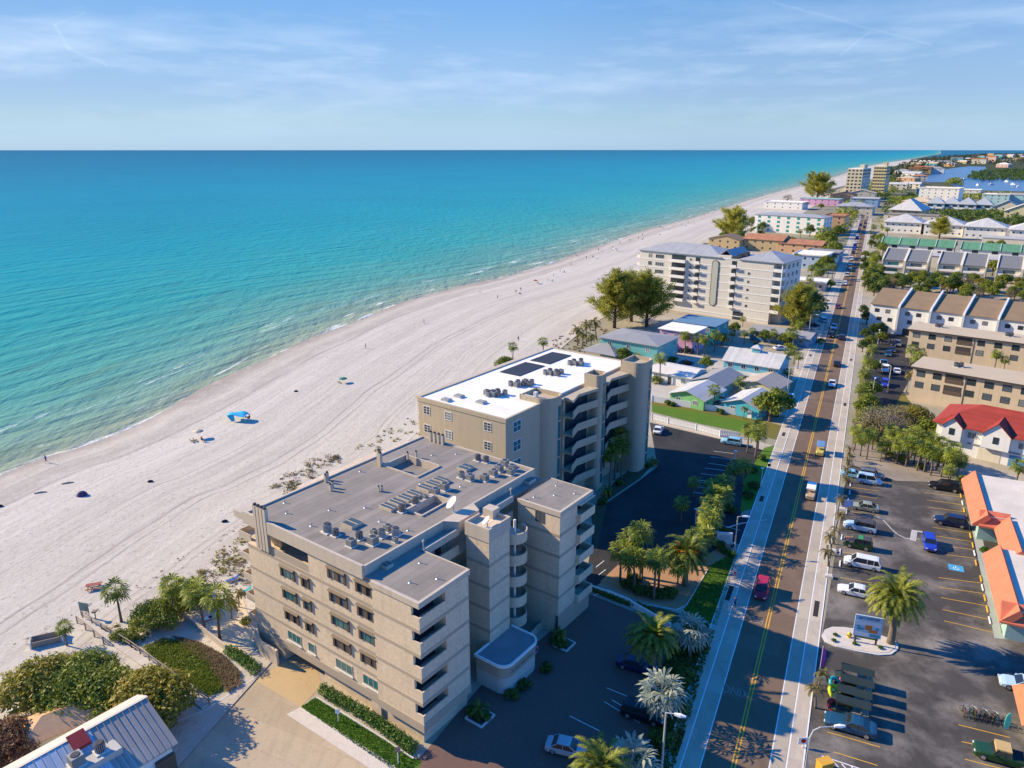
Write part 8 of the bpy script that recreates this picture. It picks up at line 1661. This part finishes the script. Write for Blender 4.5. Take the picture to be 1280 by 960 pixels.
g = at(103, 620); o = thing('beach_tent', 'small low dark purple beach tent on open sand', 'beach tent', (g[0], g[1], .06), .3); q = MB(); q.loft([[(1.0*math.cos(a)*k, .8*math.sin(a)*k, z) for a in [2*math.pi*i/9 for i in range(9)]] for k, z in ((1,0),(.85,.45),(.5,.8),(.1,.95))]); q.obj('cloth', CL['purple'], o)
umbrella(429, 479, M('umbrella_green', (.03,.22,.14), .8, .1, 2, .05), 'dark green beach umbrella on the middle beach', 1.2, 1.6); beach_chair(424, 479, CL['black'], .4, 'dark beach chair beside the dark green umbrella')
person(('walk','blue','black'), 58, 579, 1.1, 'person walking along the water edge at the far left'); person(('walk','white','red'), 457, 436, 1.1, 'person walking near the water left of the middle beach'); person(('stand','teal','black'), 530, 405, .5, 'person standing at the water edge beyond the middle beach')
for x, y, lb in ((188,603,'dark bag lying on the open sand'),(281,653,'small pile of gear near the tan condominium on the sand'),(370,490,'towel with gear on the sand left of the green umbrella'),(0,634,'dark chair shape cut by the left edge')): 
    g = at(x, y); q = MB(); q.loft([[(.5*math.cos(a)*k, .3*math.sin(a)*k, z) for a in [2*math.pi*i/8 for i in range(8)]] for k, z in ((1,0),(1.05,.2),(.6,.38),(.1,.42))]); tag(q.obj('beach_bag', CL['black'], None, (g[0], g[1], .08), .4), lb, 'bag')
g = at(112, 651); 
for x, y in ((84,605),(50,617)):
    g = at(x, y); tag(MB().tube([(-.9,0,.12),(.2,.15,.16),(1.1,.05,.12)], [.14,.16,.08], 8).obj('driftwood', WOOD, None, (g[0], g[1], .05), .35, True), 'driftwood log on the sand near the water, %s' % ('right one' if x == 84 else 'left one'), 'driftwood')
rng = random.Random(41); kinds = list(PEOPLE); cc = [CL['black'], CL['blue'], CL['red'], CL['teal'], CL['white']]
grp = [(645,365),(651,362),(672,353),(685,349),(692,344),(714,330),(741,321),(733,322),(766,308),(771,312),(775,303),(787,299),(798,297),(803,293),(804,297),(820,291),(828,284),(836,286),(852,280),(860,277),(868,279),(700,338),(622,372),(720,318),(748,312),(880,268),(892,265),(905,262),(918,258),(935,254)]
for i, (x, y) in enumerate(grp):
    lb = 'beachgoer on the far beach near the water, before the grey apartment block' if x < 800 else 'tiny beachgoer on the far bright beach beyond the grey block'
    person(kinds[i % 6], x, y + 2, rng.uniform(0, 6), lb, 'far beachgoers near' if x < 800 else 'far beachgoers beyond')
    if i % 3 == 0: beach_chair(x + 5, y + 3, cc[i % 5], rng.uniform(0, 6), 'beach chair among the beachgoers far along the sand', 'chairs among the far beachgoers')
    if i % 7 == 2: umbrella(x - 3, y + 2, cc[i % 5], 'beach umbrella among the far beachgoers, %s' % ('dark', 'blue', 'red', 'teal', 'white')[i % 5], 1.1, 2.0)
for x, y in ((648,435),(692,442),(693,445),(722,432)): person(kinds[x % 6], x, y - 8, rng.uniform(0, 6), 'person standing on the sand behind the white roofed condominium', 'people behind the white roof')
for x, y in ((593,343),(596,343),(600,366)): person(('stand','black','blue'), x, y, 0, 'bather standing in the shallow water', 'bathers in the shallows', -.8)
for x, y, k, lb in ((918,722,('walk','white','red'),'person walking on the left pavement near the red car'),(918,760,('walk','blue','black'),'person in blue on the left pavement below the red car')): person(k, x, y, 1.1, lb, None, .06)
